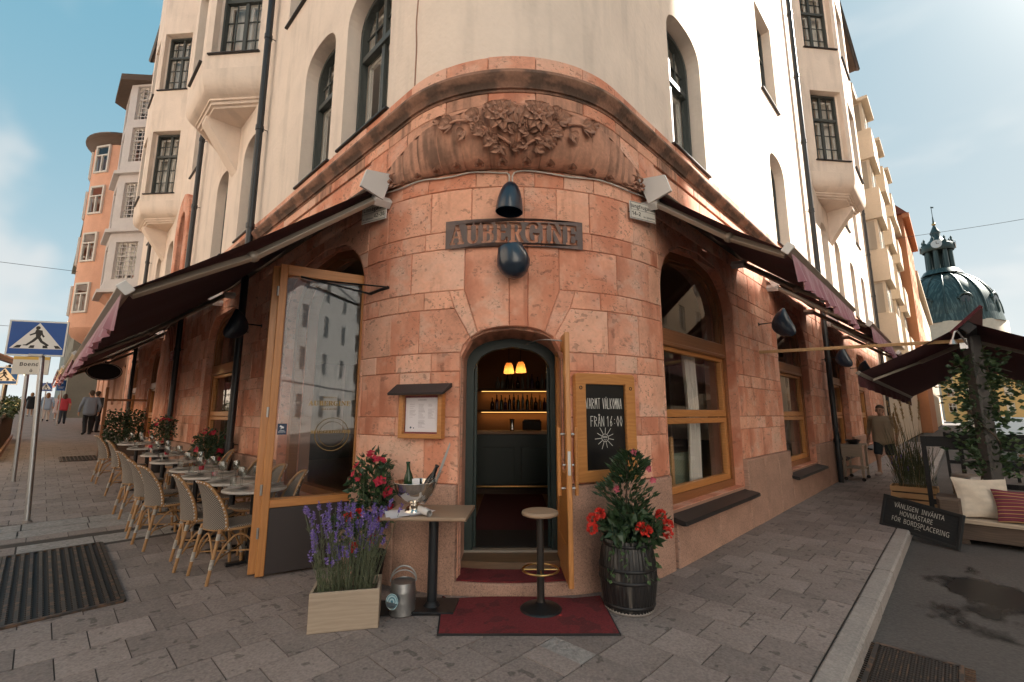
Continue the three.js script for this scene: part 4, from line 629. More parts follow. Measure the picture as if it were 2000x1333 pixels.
// thin pale cable along the corbel and down to the shell lamp
part('cable', [tube([...range(-1.72, -0.14, 10).map((u, i) => gPath(u, 0.02, 3.935 + 0.012 * Math.sin(i * 1.7))), gPath(-0.06, 0.03, 3.91), gPath(-0.05, 0.05, 3.78)], 0.009, 60, 5), tube([gPath(-0.02, 0.05, 3.78), gPath(-0.01, 0.03, 3.91), ...range(0.07, 1.7, 10).map((u, i) => gPath(u, 0.02, 3.935 + 0.012 * Math.sin(i * 1.3 + 1))), gPath(1.76, 0.04, 4.02), gPath(1.9, 0.05, 3.93)], 0.009, 60, 5)], M_sash, bld);
// ------------------------------------------------ entrance: step, frame, leaf
const FD = PHM + doorU / RG;                        // the way the door faces
const doorM = (() => { const n = V3(Math.sin(FD), 0, Math.cos(FD)); const m = new THREE.Matrix4().makeBasis(V3(n.z, 0, -n.x), V3(0, 1, 0), n); const p = V3(CG.x + RG * n.x, 0, CG.z + RG * n.z); m.setPosition(p); return m; })();
const D = g => g.applyMatrix4(doorM);               // local: x right, z outward, z = 0 on the wall face
{
  const arcs = range(-0.5, 0.5, 10).map(x => [x, Math.sqrt(RG * RG - x * x) - RG + 0.03]);
  const st = ext([...arcs.map(p => [p[0], -p[1]]).reverse(), [-0.5, 0.68], [0.5, 0.68]], 0.14, 0.012); st.rotateX(-Math.PI / 2); st.translate(0, -0.045, 0);
  part('door_step', D(uvm(st)), M_granite, bld);
  const rc = ext([...arcs.map(p => [p[0] * 0.985, -p[1] + 0.02]).reverse(), [-0.49, 0.66], [0.49, 0.66]], 0.012); rc.rotateX(-Math.PI / 2);
  tagged('step_carpet', [D(uvm(tf(rc, 0, 0.108, 0)))], M_carpet, 'dark red carpet lying on the stone door step', 'carpet');
  part('threshold', [D(box(1.0, 0.10, 0.09, 0, 0.15, -0.66)), ], M_alu, bld);
  { const half = (w, tp) => { const f = y => Math.max(0, doorX(Math.min(y + (DT - tp), DT)) - (0.5 - w)); return [[-w, 0.1], ...range(DS - 0.1, tp, 12).map(y => [-f(y), y]), ...range(DS - 0.1, tp, 12).reverse().map(y => [f(y), y]), [w, 0.1]]; }; const inn = half(0.484, DT - 0.016); part('reveal_lining', [D(uvm(tf(ext([[-0.95, 0.1], [-0.95, 3.0], [0.95, 3.0], [0.95, 0.1], ...inn.slice().reverse()], 0.45), 0, 0, -0.68))), D(uvm(tf(ext([...half(0.545, DT + 0.04), ...inn.slice().reverse()], 0.15), 0, 0, -0.2305)))], M_dirtyAndShade, bld); }  // darker stone here puts the shade of the doorway into the colour
  const green = std('dark green door paint', [0.014, 0.029, 0.026], 0.4);
  const S = openPts(0, 1.0, 0.18, DS, DT, doorX), I2 = insetPts(openPts(0, 0.98, 0.1, DS - 0.05, DT - 0.02, y => Math.max(0, doorX(Math.min(y + 0.03, DT)) - 0.01)), 0.085);
  part('door_frame', [D(uvm(tf(ext(S, 0.07, 0.004, [I2.map(p => [p[0], Math.max(p[1], 0.185)])]), 0, 0, -0.70)))], green, bld);
  part('inner_jamb', [D(box(0.05, 2.0, 0.5, -0.44, 1.18, -0.98)), D(box(0.05, 2.0, 0.5, 0.44, 1.18, -0.98)), D(box(0.06, 2.0, 0.02, -0.405, 1.18, -0.75)), D(box(0.06, 2.0, 0.02, 0.405, 1.18, -0.75))], green, bld);
}
{ // the door leaf stands open towards the street
  const t = thing('entrance_door', 'oak entrance door leaf standing open beside the chalkboard', 'door', V3(0.475, 0.135, -4.80), 0);
  t.rotation.y = -1.553;                             // local x points outward
  const W = 0.80, H = 2.14;
  part('leaf', [box(0.12, H, 0.045, 0.06, H / 2, 0, 0.006, true), box(0.12, H, 0.045, W - 0.06, H / 2, 0, 0.006, true), box(W - 0.24, 0.14, 0.045, W / 2, H - 0.07, 0), box(W - 0.24, 0.3, 0.045, W / 2, 0.15, 0), box(W - 0.24, 0.1, 0.045, W / 2, 0.85, 0), box(W - 0.24, 0.62, 0.03, W / 2, 0.55, 0)], M_oak, t);
  mesh('pane', tf(face(W - 0.24, 1.1), W / 2, 1.45, 0), M_glass, t);
  part('lock_plate', [box(0.004, 0.2, 0.026, W + 0.001, 1.0, 0), rod(V3(W - 0.06, 0.98, -0.05), V3(W - 0.06, 0.98, 0.05), 0.011)], M_steel, t);
  for (const s of [-1, 1]) { const h = part('pull_handle', [rod(V3(W - 0.1, 0.72, s * 0.075), V3(W - 0.1, 1.3, s * 0.075), 0.018, 0.018, 12)], M_oak, t); part('handle_mount', [rod(V3(W - 0.1, 0.78, s * 0.02), V3(W - 0.1, 0.78, s * 0.075), 0.012), rod(V3(W - 0.1, 1.24, s * 0.02), V3(W - 0.1, 1.24, s * 0.075), 0.012)], M_steel, h); }
  part('closer_arm', [tube([V3(W - 0.12, H - 0.06, 0.03), V3(0.55, H - 0.03, 0.2), V3(0.3, H - 0.03, 0.33)], 0.006, 10, 6)], M_steel, t);
}
// ------------------------------------------------ the bar inside (seen through the door)
{
  const zb = -8.2, y0 = 0.18;
  const green = mats['dark green door paint'], bar_ = thing('bar_counter', 'dark green panelled bar counter with pale top inside the doorway', 'bar counter', V3(0.1, y0, zb));
  part('front', [box(4.2, 0.92, 0.06, 0, 0.56, 0), ...[-1.5, -0.5, 0.5, 1.5].map(x => box(0.88, 0.6, 0.03, x, 0.5, 0.04))], green, bar_); part('top', [box(4.4, 0.05, 0.62, 0, 1.05, -0.2)], M_tabletop, bar_); part('base', [box(4.1, 0.1, 0.04, 0, 0.05, -0.05)], M_brown, bar_); part('foot_rail', [rod(V3(-2.1, 0.15, 0.14), V3(2.1, 0.15, 0.14), 0.018)], M_brass, bar_);
  const bw = part('back_bar_wall', [plainBox(5.4, 4.0, 0.12, 0.1, 2.2, -9.95)], std('bar wall', [0.20, 0.10, 0.05], 0.8), bld);
  part('side_partition', [plainBox(0.1, 4.0, 4.0, -1.35, 2.2, -7.9)], M_interior, bld); part('side_partition', [plainBox(0.1, 4.0, 4.0, 1.9, 2.2, -8.1)], M_interior, bld);
  const sh = thing('bottle_shelf', 'wall shelf of bottles glowing above the bar inside the doorway', 'shelf', V3(0.2, 0, -9.72));
  for (const y of [1.62, 2.06]) { part('board', [box(1.9, 0.045, 0.26, 0, y, 0)], M_brown, sh); const em = new THREE.MeshStandardMaterial({ color: 0x000000, emissive: col(1, 0.5, 0.14), emissiveIntensity: 0.6 }); em.name = 'shelf light'; part('light_strip', [plainBox(1.7, 0.012, 0.02, 0, y - 0.03, -0.07)], em, sh); const L = new THREE.RectAreaLight(new THREE.Color(1, 0.5, 0.14), 3, 1.7, 0.03); L.position.set(0, y - 0.045, -0.06); L.lookAt(L.position.x, L.position.y - 1, L.position.z); sh.add(L); L.rotation.set(-Math.PI / 2, 0, 0); }
  const glassB = [[0.03, 0.012, 0.006], [0.012, 0.03, 0.014], [0.10, 0.055, 0.015], [0.16, 0.17, 0.16], [0.05, 0.02, 0.06], [0.2, 0.1, 0.03]].map((c, i) => std('bottle glass ' + i, c, 0.12)); const r = rng(77);
  const shapes = [[[0, 0], [0.036, 0], [0.038, 0.01], [0.038, 0.17], [0.03, 0.205], [0.014, 0.23], [0.013, 0.29], [0.016, 0.295], [0.016, 0.31], [0, 0.312]], [[0, 0], [0.043, 0], [0.045, 0.12], [0.04, 0.15], [0.015, 0.175], [0.014, 0.23], [0.018, 0.235], [0.018, 0.255], [0, 0.256]], [[0, 0], [0.03, 0], [0.031, 0.2], [0.024, 0.25], [0.012, 0.28], [0.012, 0.34], [0, 0.345]]].map(p => lathe(p, 10));
  for (const [y, n, x0, x1] of [[1.6425, 17, -0.62, 0.86], [2.0825, 14, -0.5, 0.86]]) for (let i = 0; i < n; i++) { const b = tagged('bar_bottle', shapes[Math.floor(r() * 3)], glassB[Math.floor(r() * 6)], y < 2 ? 'spirit bottle standing on the lower lit shelf behind the bar' : 'spirit bottle standing on the upper dark shelf behind the bar', 'bottle', y < 2 ? 'bottles on the lower bar shelf' : 'bottles on the upper bar shelf', V3(0.2 + lerp(x0, x1, i / (n - 1)) + (r() - 0.5) * 0.02, y, -9.70 + (r() - 0.5) * 0.07)); }
  { const reg = thing('cash_register', 'black box-shaped till on the back of the bar counter', 'cash register', V3(0.36, y0 + 1.075, -8.42)); part('body', [box(0.34, 0.16, 0.22, 0, 0.09, 0, 0.02)], M_rubber, reg); part('lid', [box(0.3, 0.03, 0.2, 0, 0.185, 0, 0.01)], M_iron, reg); }
  tagged('drinks_shaker', [lathe([[0, 0], [0.04, 0], [0.045, 0.02], [0.036, 0.12], [0.045, 0.2], [0.05, 0.21], [0.046, 0.205], [0, 0.2]], 14)], M_chrome, 'small steel shaker with spoons on the bar counter', 'shaker', null, V3(0.0, y0 + 1.075, -8.36));
  // two pleated lamps hang lit over the bar
  for (const [x, z] of [[-0.05, -7.35], [0.14, -7.2]]) {
    const t = thing('pendant_lamp', 'small pleated amber lamp shade lit over the bar', 'lamp', V3(x, 2.2, z), 0, 'pair of amber bar lamps');
    const sm = new THREE.MeshPhysicalMaterial({ color: col(0.9, 0.5, 0.2), roughness: 1, transmission: 0.5, thickness: 0, emissive: col(1, 0.36, 0.06), emissiveIntensity: 0.10, side: THREE.DoubleSide }); sm.name = 'amber shade';
    part('shade', [lathe([[0.085, 0], [0.08, 0.05], [0.062, 0.13], [0.04, 0.17]], 22)], sm, t); const em = new THREE.MeshStandardMaterial({ color: 0x000000, emissive: col(1, 0.55, 0.2), emissiveIntensity: 0.35 }); em.name = 'lamp bulb'; part('bulb', [tf(norm(new THREE.SphereGeometry(0.02, 10, 8)), 0, 0.06, 0)], em, t); part('stem', [rod(V3(0, 0.17, 0), V3(0, 2.08, 0), 0.006)], M_iron, t);
    const pl = new THREE.PointLight(new THREE.Color(1, 0.55, 0.22), 0.035); pl.position.set(0, 0.03, 0); pl.castShadow = true; t.add(pl);
  }
  tagged('entrance_runner', [box(1.0, 0.012, 3.2, 0.02, 0.187, -6.55)], std('worn dark red runner', [0.06, 0.010, 0.012], 0.95), 'dark red runner on the floor inside the door', 'carpet'); tagged('door_mat', [box(0.95, 0.01, 0.7, 0.0, 0.186, -5.3)].map(g => tf(g, 0, 0.012, 0)), M_rubber, 'black mat just inside the doorway', 'door mat');
}
// dining room behind the right window: tables seen through the glass
{
  const w = thing('window_table', 'pale green table with chairs behind the first right shop window', 'table', PR(1.05, -1.35, 0.18), thR); part('top', [box(1.5, 0.05, 0.7, 0, 0.74, 0)], std('pale green table', [0.16, 0.2, 0.15], 0.6), w); part('leg', [box(0.06, 0.7, 0.06, -0.6, 0.36, 0)], M_brown, w); part('leg', [box(0.06, 0.7, 0.06, 0.6, 0.36, 0)], M_brown, w);
  const bp = thing('window_screen', 'low pale green panel with wooden slats behind the first right shop window', 'screen', PR(0.95, -0.55, 0.18), thR); part('panel', [box(1.7, 0.8, 0.03, 0, 0.45, 0)], mats['pale green table'], bp); for (const x of [-0.45, 0.2]) part('slat', [box(0.07, 0.95, 0.03, x, 0.6, 0.03)], M_pine, bp);
}
// ------------------------------------------------ signs on the round corner
function bend(g, u0, off, y0) { const p = g.attributes.position; for (let i = 0; i < p.count; i++) { const q = gPath(u0 + p.getX(i), off + p.getZ(i), y0 + p.getY(i)); p.setXYZ(i, q.x, q.y, q.z); } g.computeVertexNormals(); return g; }
{
  const W = 1.36, H = 0.285, rect = []; for (let i = 0; i <= 28; i++) rect.push([-W / 2 + W * i / 28, 0]); for (let i = 28; i >= 0; i--) rect.push([-W / 2 + W * i / 28, H]);
  const shape = new THREE.Shape(rect.map(p => new THREE.Vector2(...p))), isl = []; const txt = 'AUBERGINE', size = 0.225; let x = 0; const gl = [];
  for (const c of txt) { const ss = fontSerif.generateShapes(c, size); let mx = 0; for (const s of ss) for (const p of s.getPoints(6)) mx = Math.max(mx, p.x); gl.push([ss, x]); x += mx + 0.024; }
  const k = (W - 0.09) / x, ym = Math.max(...gl.flatMap(([ss]) => ss.flatMap(q => q.getPoints(6).map(p => p.y)))), X = (p, ox) => [-W / 2 + 0.045 + (p.x + ox) * k, 0.042 + p.y * 0.2 / ym];
  const grow = (P, d) => { let A = 0; P.forEach((p, i) => { const q = P[(i + 1) % P.length]; A += p[0] * q[1] - q[0] * p[1]; }); const sg = A > 0 ? 1 : -1; return P.map((p, i) => { const a = P[(i + P.length - 1) % P.length], b = P[(i + 1) % P.length]; let ex = b[0] - a[0], ey = b[1] - a[1]; const l = Math.hypot(ex, ey) || 1; return [p[0] + sg * ey / l * d, p[1] - sg * ex / l * d]; }); };
  const uniq = P => P.filter((p, i) => { const q = P[(i + 1) % P.length]; return Math.hypot(p[0] - q[0], p[1] - q[1]) > 1e-5; });
  for (const [ss, ox] of gl) for (const s of ss) { shape.holes.push(new THREE.Path(grow(uniq(s.getPoints(6).map(p => X(p, ox))), 0.0045).map(p => new THREE.Vector2(...p)))); for (const h of s.holes) isl.push(grow(uniq(h.getPoints(6).map(p => X(p, ox))), -0.003)); }
  const t = thing('cutout_name_sign', 'rusty curved iron plate with the name cut out above the door', 'sign');
  part('plate', bend(norm(new THREE.ExtrudeGeometry(shape, { depth: 0.006, bevelEnabled: false, curveSegments: 6 })), doorU + 0.02, 0.028, 3.155), M_rust, t);
  for (const q of isl) { part('letter_counter', bend(ext(q, 0.006), doorU + 0.02, 0.028, 3.155), M_rust, t); }
  part('fixing_pins', [-0.62, -0.3, 0.3, 0.62].map(u => rod(gPath(u, -0.02, 3.17), gPath(u, 0.03, 3.17), 0.006)), M_rust, t);
}
const M_auber = new THREE.MeshPhysicalMaterial({ color: col(0.010, 0.022, 0.040), roughness: 0.34, clearcoat: 0.55, clearcoatRoughness: 0.12, side: THREE.DoubleSide }); M_auber.name = 'dark blue lacquer';
{
  const a = gPath(doorU - 0.03, 0.13, 3.46), t = thing('shell_lamp', 'dark blue bell-shaped shell mounted above the cut-out sign', 'lamp', a, FD);
  const prof = [[0.132, 0], [0.128, 0.06], [0.118, 0.13], [0.10, 0.2], [0.075, 0.255], [0.045, 0.29], [0.0, 0.302]]; const g = lathe(prof, 28), g2 = lathe(prof.map(p => [Math.max(0, p[0] - 0.006), p[1] - 0.004]), 28); g.rotateZ(-0.06); g2.rotateZ(-0.06);
  part('shell', [g, g2], M_auber, t); part('bracket', [rod(V3(0, 0.22, 0), V3(0, 0.22, -0.14), 0.012)], M_iron, t);
  const b = gPath(doorU + 0.0, 0.13, 2.80), t2 = thing('shell_lamp', 'dark blue rounded aubergine end mounted below the cut-out sign', 'lamp', b, FD);
  const h = lathe([[0, 0], [0.05, 0.008], [0.1, 0.04], [0.135, 0.09], [0.148, 0.14], [0.138, 0.2], [0.12, 0.25], [0.108, 0.285], [0.102, 0.285], [0.13, 0.2], [0.14, 0.14], [0.127, 0.09], [0.09, 0.045], [0, 0.012]], 32); h.scale(1.06, 1.12, 0.95); h.rotateZ(0.22); h.translate(0.045, 0, 0);
  part('shell', [h], M_auber, t2); part('bracket', [rod(V3(0, 0.2, 0), V3(0, 0.2, -0.13), 0.012)], M_iron, t2);
}
// leaf-like aubergine lamps on the piers
function auberLamp(P, s, y, label, th) {
  const t = thing('aubergine_lamp', label, 'lamp', P(s, 0.34, y), th, 'aubergine lamps along the fronts');
  const g = norm(new THREE.SphereGeometry(1, 20, 16)); const p = g.attributes.position; for (let i = 0; i < p.count; i++) { const yy = p.getY(i), k = 0.62 - 0.28 * yy; p.setXYZ(i, p.getX(i) * 0.06, yy * 0.24 + 0, p.getZ(i) * 0.24 * k + 0.07 * yy * yy - 0.03 * yy); } g.computeVertexNormals();
  part('body', [g], M_auber, t); part('arm', [rod(V3(0, 0.02, -0.02), V3(0, 0.02, -0.36), 0.01), tf(cyl(0.03, 0.03, 0.02, 0, 0, 0), 0, 0, 0, 0, Math.PI / 2)].map((q, i) => i ? tf(q, 0, 0.02, -0.355) : q), M_iron, t);
}
auberLamp(PR, 3.55, 3.02, 'glossy aubergine lamp on the stone pier between the first two right windows', thR); auberLamp(PR, 8.9, 2.92, 'aubergine lamp beside the right downpipe under the awning', thR); auberLamp(PR, 12.5, 2.92, 'aubergine lamp on the far right pier under the awning', thR); auberLamp(PL, 3.45, 2.95, 'black aubergine lamp beside the folded oak window', thL);
function plate(name, label, u, y, w, h, lines, tilt = 0) {
  const m = canvasMat(512, 256, (g, W, H) => { g.fillStyle = '#cfc8bd'; g.fillRect(0, 0, W, H); g.strokeStyle = '#3a332e'; g.lineWidth = 7; g.strokeRect(8, 8, W - 16, H - 16); g.lineWidth = 5; g.beginPath(); g.moveTo(8, 122); g.lineTo(W - 8, 122); g.stroke(); g.fillStyle = '#221d1b'; g.textBaseline = 'middle'; for (const [s, px, x, yy, al] of lines) { g.font = 'bold ' + px + 'px sans-serif'; g.textAlign = al; g.fillText(s, x, yy); } }, 0.4);
  const p = gPath(u, 0.075, y), n = gN(u), t = thing(name, label, 'sign', p, Math.atan2(n.x, n.z) * 0.72); t.rotation.z = tilt; part('backing', [box(w, h, 0.012, 0, 0, 0)], M_capw, t); mesh('lettering', tf(face(w - 0.01, h - 0.01), 0, 0, 0.0085), m, t); part('standoffs', [rod(V3(-w * 0.4, 0, -0.004), V3(-w * 0.4, 0, -0.10), 0.006), rod(V3(w * 0.4, 0, -0.004), V3(w * 0.4, 0, -0.10), 0.006)], M_iron, t);
}
plate('street_name_sign', 'white street name plate reading Linnégatan on the left of the corner', -1.60, 3.72, 0.36, 0.2, [['Linnégatan', 84, 256, 66, 'center'], ['kv. Sjöhästen', 36, 24, 205, 'left'], ['42–36', 84, 490, 178, 'right']]);
plate('street_name_sign', 'white street name plate reading Jungfrugatan on the right of the corner', 1.44, 3.70, 0.36, 0.2, [['Jungfrugatan', 80, 256, 66, 'center'], ['14–2', 84, 24, 178, 'left'], ['kv. Sjöhästen', 36, 490, 205, 'right']]);
{ // menu case with little slate roof
  const u = -0.885, n = gN(u), t = thing('menu_case', 'framed menu case with dark little roof left of the door', 'menu case', gPath(u, 0.0, 1.33), Math.atan2(n.x, n.z)); const w = 0.46, h = 0.42;
  part('frame', [uvm(tf(ext([[-w / 2, 0], [w / 2, 0], [w / 2, h], [-w / 2, h]], 0.07, 0.004, [[[-w / 2 + 0.035, 0.035], [w / 2 - 0.035, 0.035], [w / 2 - 0.035, h - 0.02], [-w / 2 + 0.035, h - 0.02]]]), 0, 0, 0))], M_oak, t);
  part('back', [box(w - 0.05, h - 0.04, 0.02, 0, h / 2, 0.015)], std('maroon board', [0.22, 0.04, 0.05], 0.8), t);
  const m = canvasMat(512, 480, (g, W, H) => { g.fillStyle = '#e6e0e4'; g.fillRect(0, 0, W, H); g.fillStyle = '#8b8088'; g.font = 'bold 22px serif'; g.textAlign = 'center'; g.fillText('AUBERGINE', 256, 40); const r = rng(3); for (const x of [60, 200, 350]) { for (let y = 90; y < (x === 200 ? 430 : 300); y += 14) if (r() > 0.18) { g.fillStyle = r() > 0.9 ? '#5a5058' : '#a59ba3'; g.fillRect(x, y, 50 + r() * 60, 4); } } g.fillStyle = '#4a5468'; g.beginPath(); g.arc(85, 420, 14, 0, 7); g.fill(); g.beginPath(); g.arc(130, 426, 9, 0, 7); g.fill(); }, 0.85);
  mesh('menu_sheet', tf(face(w - 0.1, h - 0.1), 0, h / 2 + 0.005, 0.028), m, t); mesh('pane', tf(face(w - 0.07, h - 0.06), 0, h / 2, 0.06), M_glass, t);
  const rf = ext([[0, 0], [0.16, -0.075], [0.165, -0.06], [0.02, 0.03], [0, 0.03]], w + 0.14, 0.003); rf.rotateY(-Math.PI / 2); rf.translate((w + 0.14) / 2, h + 0.055, -0.0); part('roof', [uvm(rf)], std('slate roof', [0.045, 0.032, 0.03], 0.6), t);
}
{ // chalkboard in a broad oak frame
  const u = 0.875, n = gN(u), w = 0.66, h = 0.98, t = thing('framed_chalkboard', 'oak framed chalkboard with welcome text and drawn sun right of the door', 'chalkboard', gPath(u, 0.0, 0.945), Math.atan2(n.x, n.z));
  const rr = (W, H, c) => { const P = []; for (const [sx, sy, a] of [[1, -1, -Math.PI / 2], [1, 1, 0], [-1, 1, Math.PI / 2], [-1, -1, Math.PI]]) for (let k = 0; k <= 4; k++) P.push([sx * (W / 2 - c) + c * Math.cos(a + k * Math.PI / 8), h / 2 + sy * (H / 2 - c) + c * Math.sin(a + k * Math.PI / 8)]); return P; };
  part('frame', [uvm(tf(ext(rr(w, h, 0.03), 0.045, 0.006, [rr(w - 0.2, h - 0.18, 0.004)]), 0, 0, 0.008))], M_oak, t);
  const m = canvasMat(420, 760, (g, W, H) => {
    g.fillStyle = '#0b0b0c'; g.fillRect(0, 0, W, H); g.strokeStyle = '#d8d4cc'; g.lineWidth = 5; g.lineCap = 'round';
    const G = { V: [[0, 0, .5, 1], [.5, 1, 1, 0]], A: [[0, 1, .5, 0], [.5, 0, 1, 1], [.2, .65, .8, .65]], R: [[0, 0, 0, 1], [0, 0, .8, .15], [.8, .15, .8, .4], [.8, .4, 0, .5], [.1, .5, .9, 1]], M: [[0, 1, .15, 0], [.15, 0, .5, .6], [.5, .6, .85, 0], [.85, 0, 1, 1]], T: [[0, 0, 1, 0], [.5, 0, .5, 1]], L: [[0, 0, 0, 1], [0, 1, .8, 1]], K: [[0, 0, 0, 1], [.9, 0, 0, .55], [.1, .5, .9, 1]], O: [[.5, 0, 0, .5], [0, .5, .5, 1], [.5, 1, 1, .5], [1, .5, .5, 0]], N: [[0, 1, 0, 0], [0, 0, .9, 1], [.9, 1, .9, 0]], F: [[0, 0, 0, 1], [0, 0, .9, 0], [0, .45, .7, .45]], 1: [[.2, .2, .55, 0], [.55, 0, .55, 1]], 6: [[.8, 0, .1, .6], [.1, .6, .3, 1], [.3, 1, .8, .8], [.8, .8, .5, .5], [.5, .5, .1, .7]], ':': [[.5, .3, .5, .34], [.5, .7, .5, .74]], 0: [[.5, 0, .05, .5], [.05, .5, .5, 1], [.5, 1, .95, .5], [.95, .5, .5, 0]] };
    const write = (s, x, y, w2, h2) => { for (const c of s) { if (c === ' ') { x += w2 * 0.7; continue; } const k = c === 'Å' || c === 'Ä' ? 'A' : c; for (const [a, b, d, e] of G[k] || []) { g.beginPath(); g.moveTo(x + a * w2, y + b * h2); g.lineTo(x + d * w2, y + e * h2); g.stroke(); } if (c === 'Ä') { g.fillStyle = '#d8d4cc'; g.fillRect(x + w2 * .2, y - 14, 5, 5); g.fillRect(x + w2 * .7, y - 14, 5, 5); } if (c === 'Å') { g.beginPath(); g.arc(x + w2 * .5, y - 12, 6, 0, 7); g.stroke(); } x += w2 * 1.38; } };
    write('VARMT', 20, 130, 22, 92); write('VÄLKOMNA', 190, 130, 18.5, 92); write('FRÅN', 66, 290, 26, 88); write('16:00', 226, 290, 25, 88);
    g.beginPath(); g.arc(205, 480, 34, 0, 7); g.stroke(); for (let k = 0; k < 11; k++) { const a = k * 0.571 + 0.2; g.beginPath(); g.moveTo(205 + 42 * Math.cos(a), 480 + 42 * Math.sin(a)); g.lineTo(205 + (88 + 14 * (k % 2)) * Math.cos(a), 480 + (88 + 14 * (k % 2)) * Math.sin(a)); g.stroke(); } g.lineWidth = 4; g.strokeRect(183, 466, 16, 12); g.strokeRect(208, 466, 16, 12); g.beginPath(); g.arc(205, 488, 12, 0.3, 2.8); g.stroke();
  }, 0.35);
  part('board', [box(w - 0.18, h - 0.16, 0.02, 0, h / 2, 0.012)], M_rubber, t); mesh('chalk_writing', tf(face(w - 0.2, h - 0.18), 0, h / 2, 0.0235), m, t);
  part('eyelets', [tf(norm(new THREE.TorusGeometry(0.014, 0.004, 6, 14)), -w / 2 + 0.05, h - 0.13, 0.06), tf(norm(new THREE.TorusGeometry(0.014, 0.004, 6, 14)), w / 2 - 0.05, h - 0.13, 0.06)], M_iron, t);
}
{ // red house number plate by the portal
  const m = canvasMat(256, 128, (g, W, H) => { g.fillStyle = '#a3161c'; g.fillRect(0, 0, W, H); g.strokeStyle = '#e8d8d0'; g.lineWidth = 6; g.strokeRect(6, 6, W - 12, H - 12); g.fillStyle = '#f0e6e0'; g.font = 'bold 76px sans-serif'; g.textAlign = 'center'; g.textBaseline = 'middle'; g.fillText('2,1', W / 2, H / 2 + 4); }, 0.4);
  const t = thing('house_number_sign', 'small red plate reading 2,1 beside the carved portal', 'sign', PL(9.75, 0.16, 3.02), thL); part('backing', [box(0.42, 0.26, 0.02, 0, 0, -0.005)], M_rust, t); mesh('lettering', tf(face(0.42, 0.26), 0, 0, 0.0055), m, t); part('arm', [rod(V3(0, 0, -0.014), V3(0, 0, -0.17), 0.008)], M_iron, t);
}
// ------------------------------------------------ folded oak window leaves standing out from the wall on the left
{
  const A = V3(-2.45, 0, -4.63), B = V3(-1.56, 0, -5.15), W = A.distanceTo(B), H = 3.1, d = V3().subVectors(B, A).normalize();
  const t = thing('folding_window_leaf', 'tall open oak framed glass leaf with gold lettering and dark lower panel', 'window leaf', A.clone().setY(0.02), Math.atan2(-d.z, d.x));
  const leaf = (p, w, glass = true) => {
    part('stile', [box(0.075, H, 0.055, 0.0375, H / 2, 0, 0.006, true)], M_oak, p); part('stile', [box(0.075, H, 0.055, w - 0.0375, H / 2, 0, 0.006, true)], M_oak, p);
    part('top_rail', [box(w - 0.15, 0.11, 0.055, w / 2, H - 0.055, 0)], M_oak, p); part('middle_rail', [box(w - 0.15, 0.075, 0.055, w / 2, 0.66, 0)], M_oak, p); part('lower_panel', [box(w - 0.15, 0.61, 0.04, w / 2, 0.315, 0)], std('black stained panel', [0.035, 0.025, 0.024], 0.55), p);
    mesh('pane', tf(face(w - 0.15, H - 0.81), w / 2, (H - 0.11 + 0.7) / 2, 0), M_glass, p);
  };
  leaf(t, W);
  const gold = std('gold leaf lettering', [0.42, 0.26, 0.08], 0.45, 0.3), tx = (s, size, x, y, z, font = fontSerif) => { const sh = font.generateShapes(s, size), g = new THREE.ShapeGeometry(sh, 5); g.computeBoundingBox(); g.translate(x - (g.boundingBox.max.x + g.boundingBox.min.x) / 2, y, z); return norm(g); };
  part('gold_lettering', [tx('AUBERGINE', 0.05, W / 2 + 0.06, 1.62, 0.004), tx('RESTAURANG', 0.014, W / 2 + 0.06, 1.70, 0.004), tx('BAR & BISTRO', 0.016, W / 2 + 0.06, 1.575, 0.004), tx('BRYGGERI', 0.03, W / 2 - 0.0, 1.33, 0.004), tx('VECKOR', 0.03, W / 2 + 0.2, 1.33, 0.004)], gold, t);
  part('gold_ring', [tf(norm(new THREE.TorusGeometry(0.17, 0.003, 5, 48)), W / 2 + 0.1, 1.32, 0.005), tf(norm(new THREE.TorusGeometry(0.13, 0.002, 5, 48)), W / 2 + 0.1, 1.32, 0.005)], gold, t);
  const st = canvasMat(128, 160, (g, Wd, Hd) => { g.fillStyle = '#12284a'; g.fillRect(0, 0, Wd, Hd); g.fillStyle = '#e6e6e6'; g.save(); g.translate(62, 50); g.rotate(0.5); g.fillRect(-34, -14, 60, 26); g.fillRect(-4, 10, 10, 26); g.restore(); g.font = 'bold 17px sans-serif'; g.textAlign = 'center'; g.fillText('KAMERA', 64, 108); g.fillText('BEVAKNING', 64, 128); }, 0.4); mesh('camera_sticker', tf(face(0.085, 0.11), 0.135, 1.38, 0.004), st, t);
  part('hinges', [0.35, 0.75, 1.5, 2.75].map(y => cyl(0.012, 0.012, 0.1, -0.006, y, 0.03, 8)), M_steel, t);
  // scissor stay to the stone
  const wallP = gPath(-1.38, 0.012, 2.86), wl = t.worldToLocal ? null : null; t.updateMatrixWorld(true); const w1 = t.worldToLocal(wallP.clone()), w2 = t.worldToLocal(gPath(-1.70, 0.012, 2.84)); part('stay', [bar(V3(0.2, H - 0.12, 0.05), w2, 0.022, 0.016), bar(V3(0.35, H - 0.14, 0.07), w1, 0.014, 0.012), bar(w2, w1, 0.035, 0.02)], M_iron, t);
  const t2 = thing('folding_window_leaf', 'second oak window leaf folded back edge-on towards the cafe tables', 'window leaf', V3(-2.56, 0.02, -4.70), Math.atan2(-d.z, d.x) - 0.10); leaf(t2, W * 0.96);
}
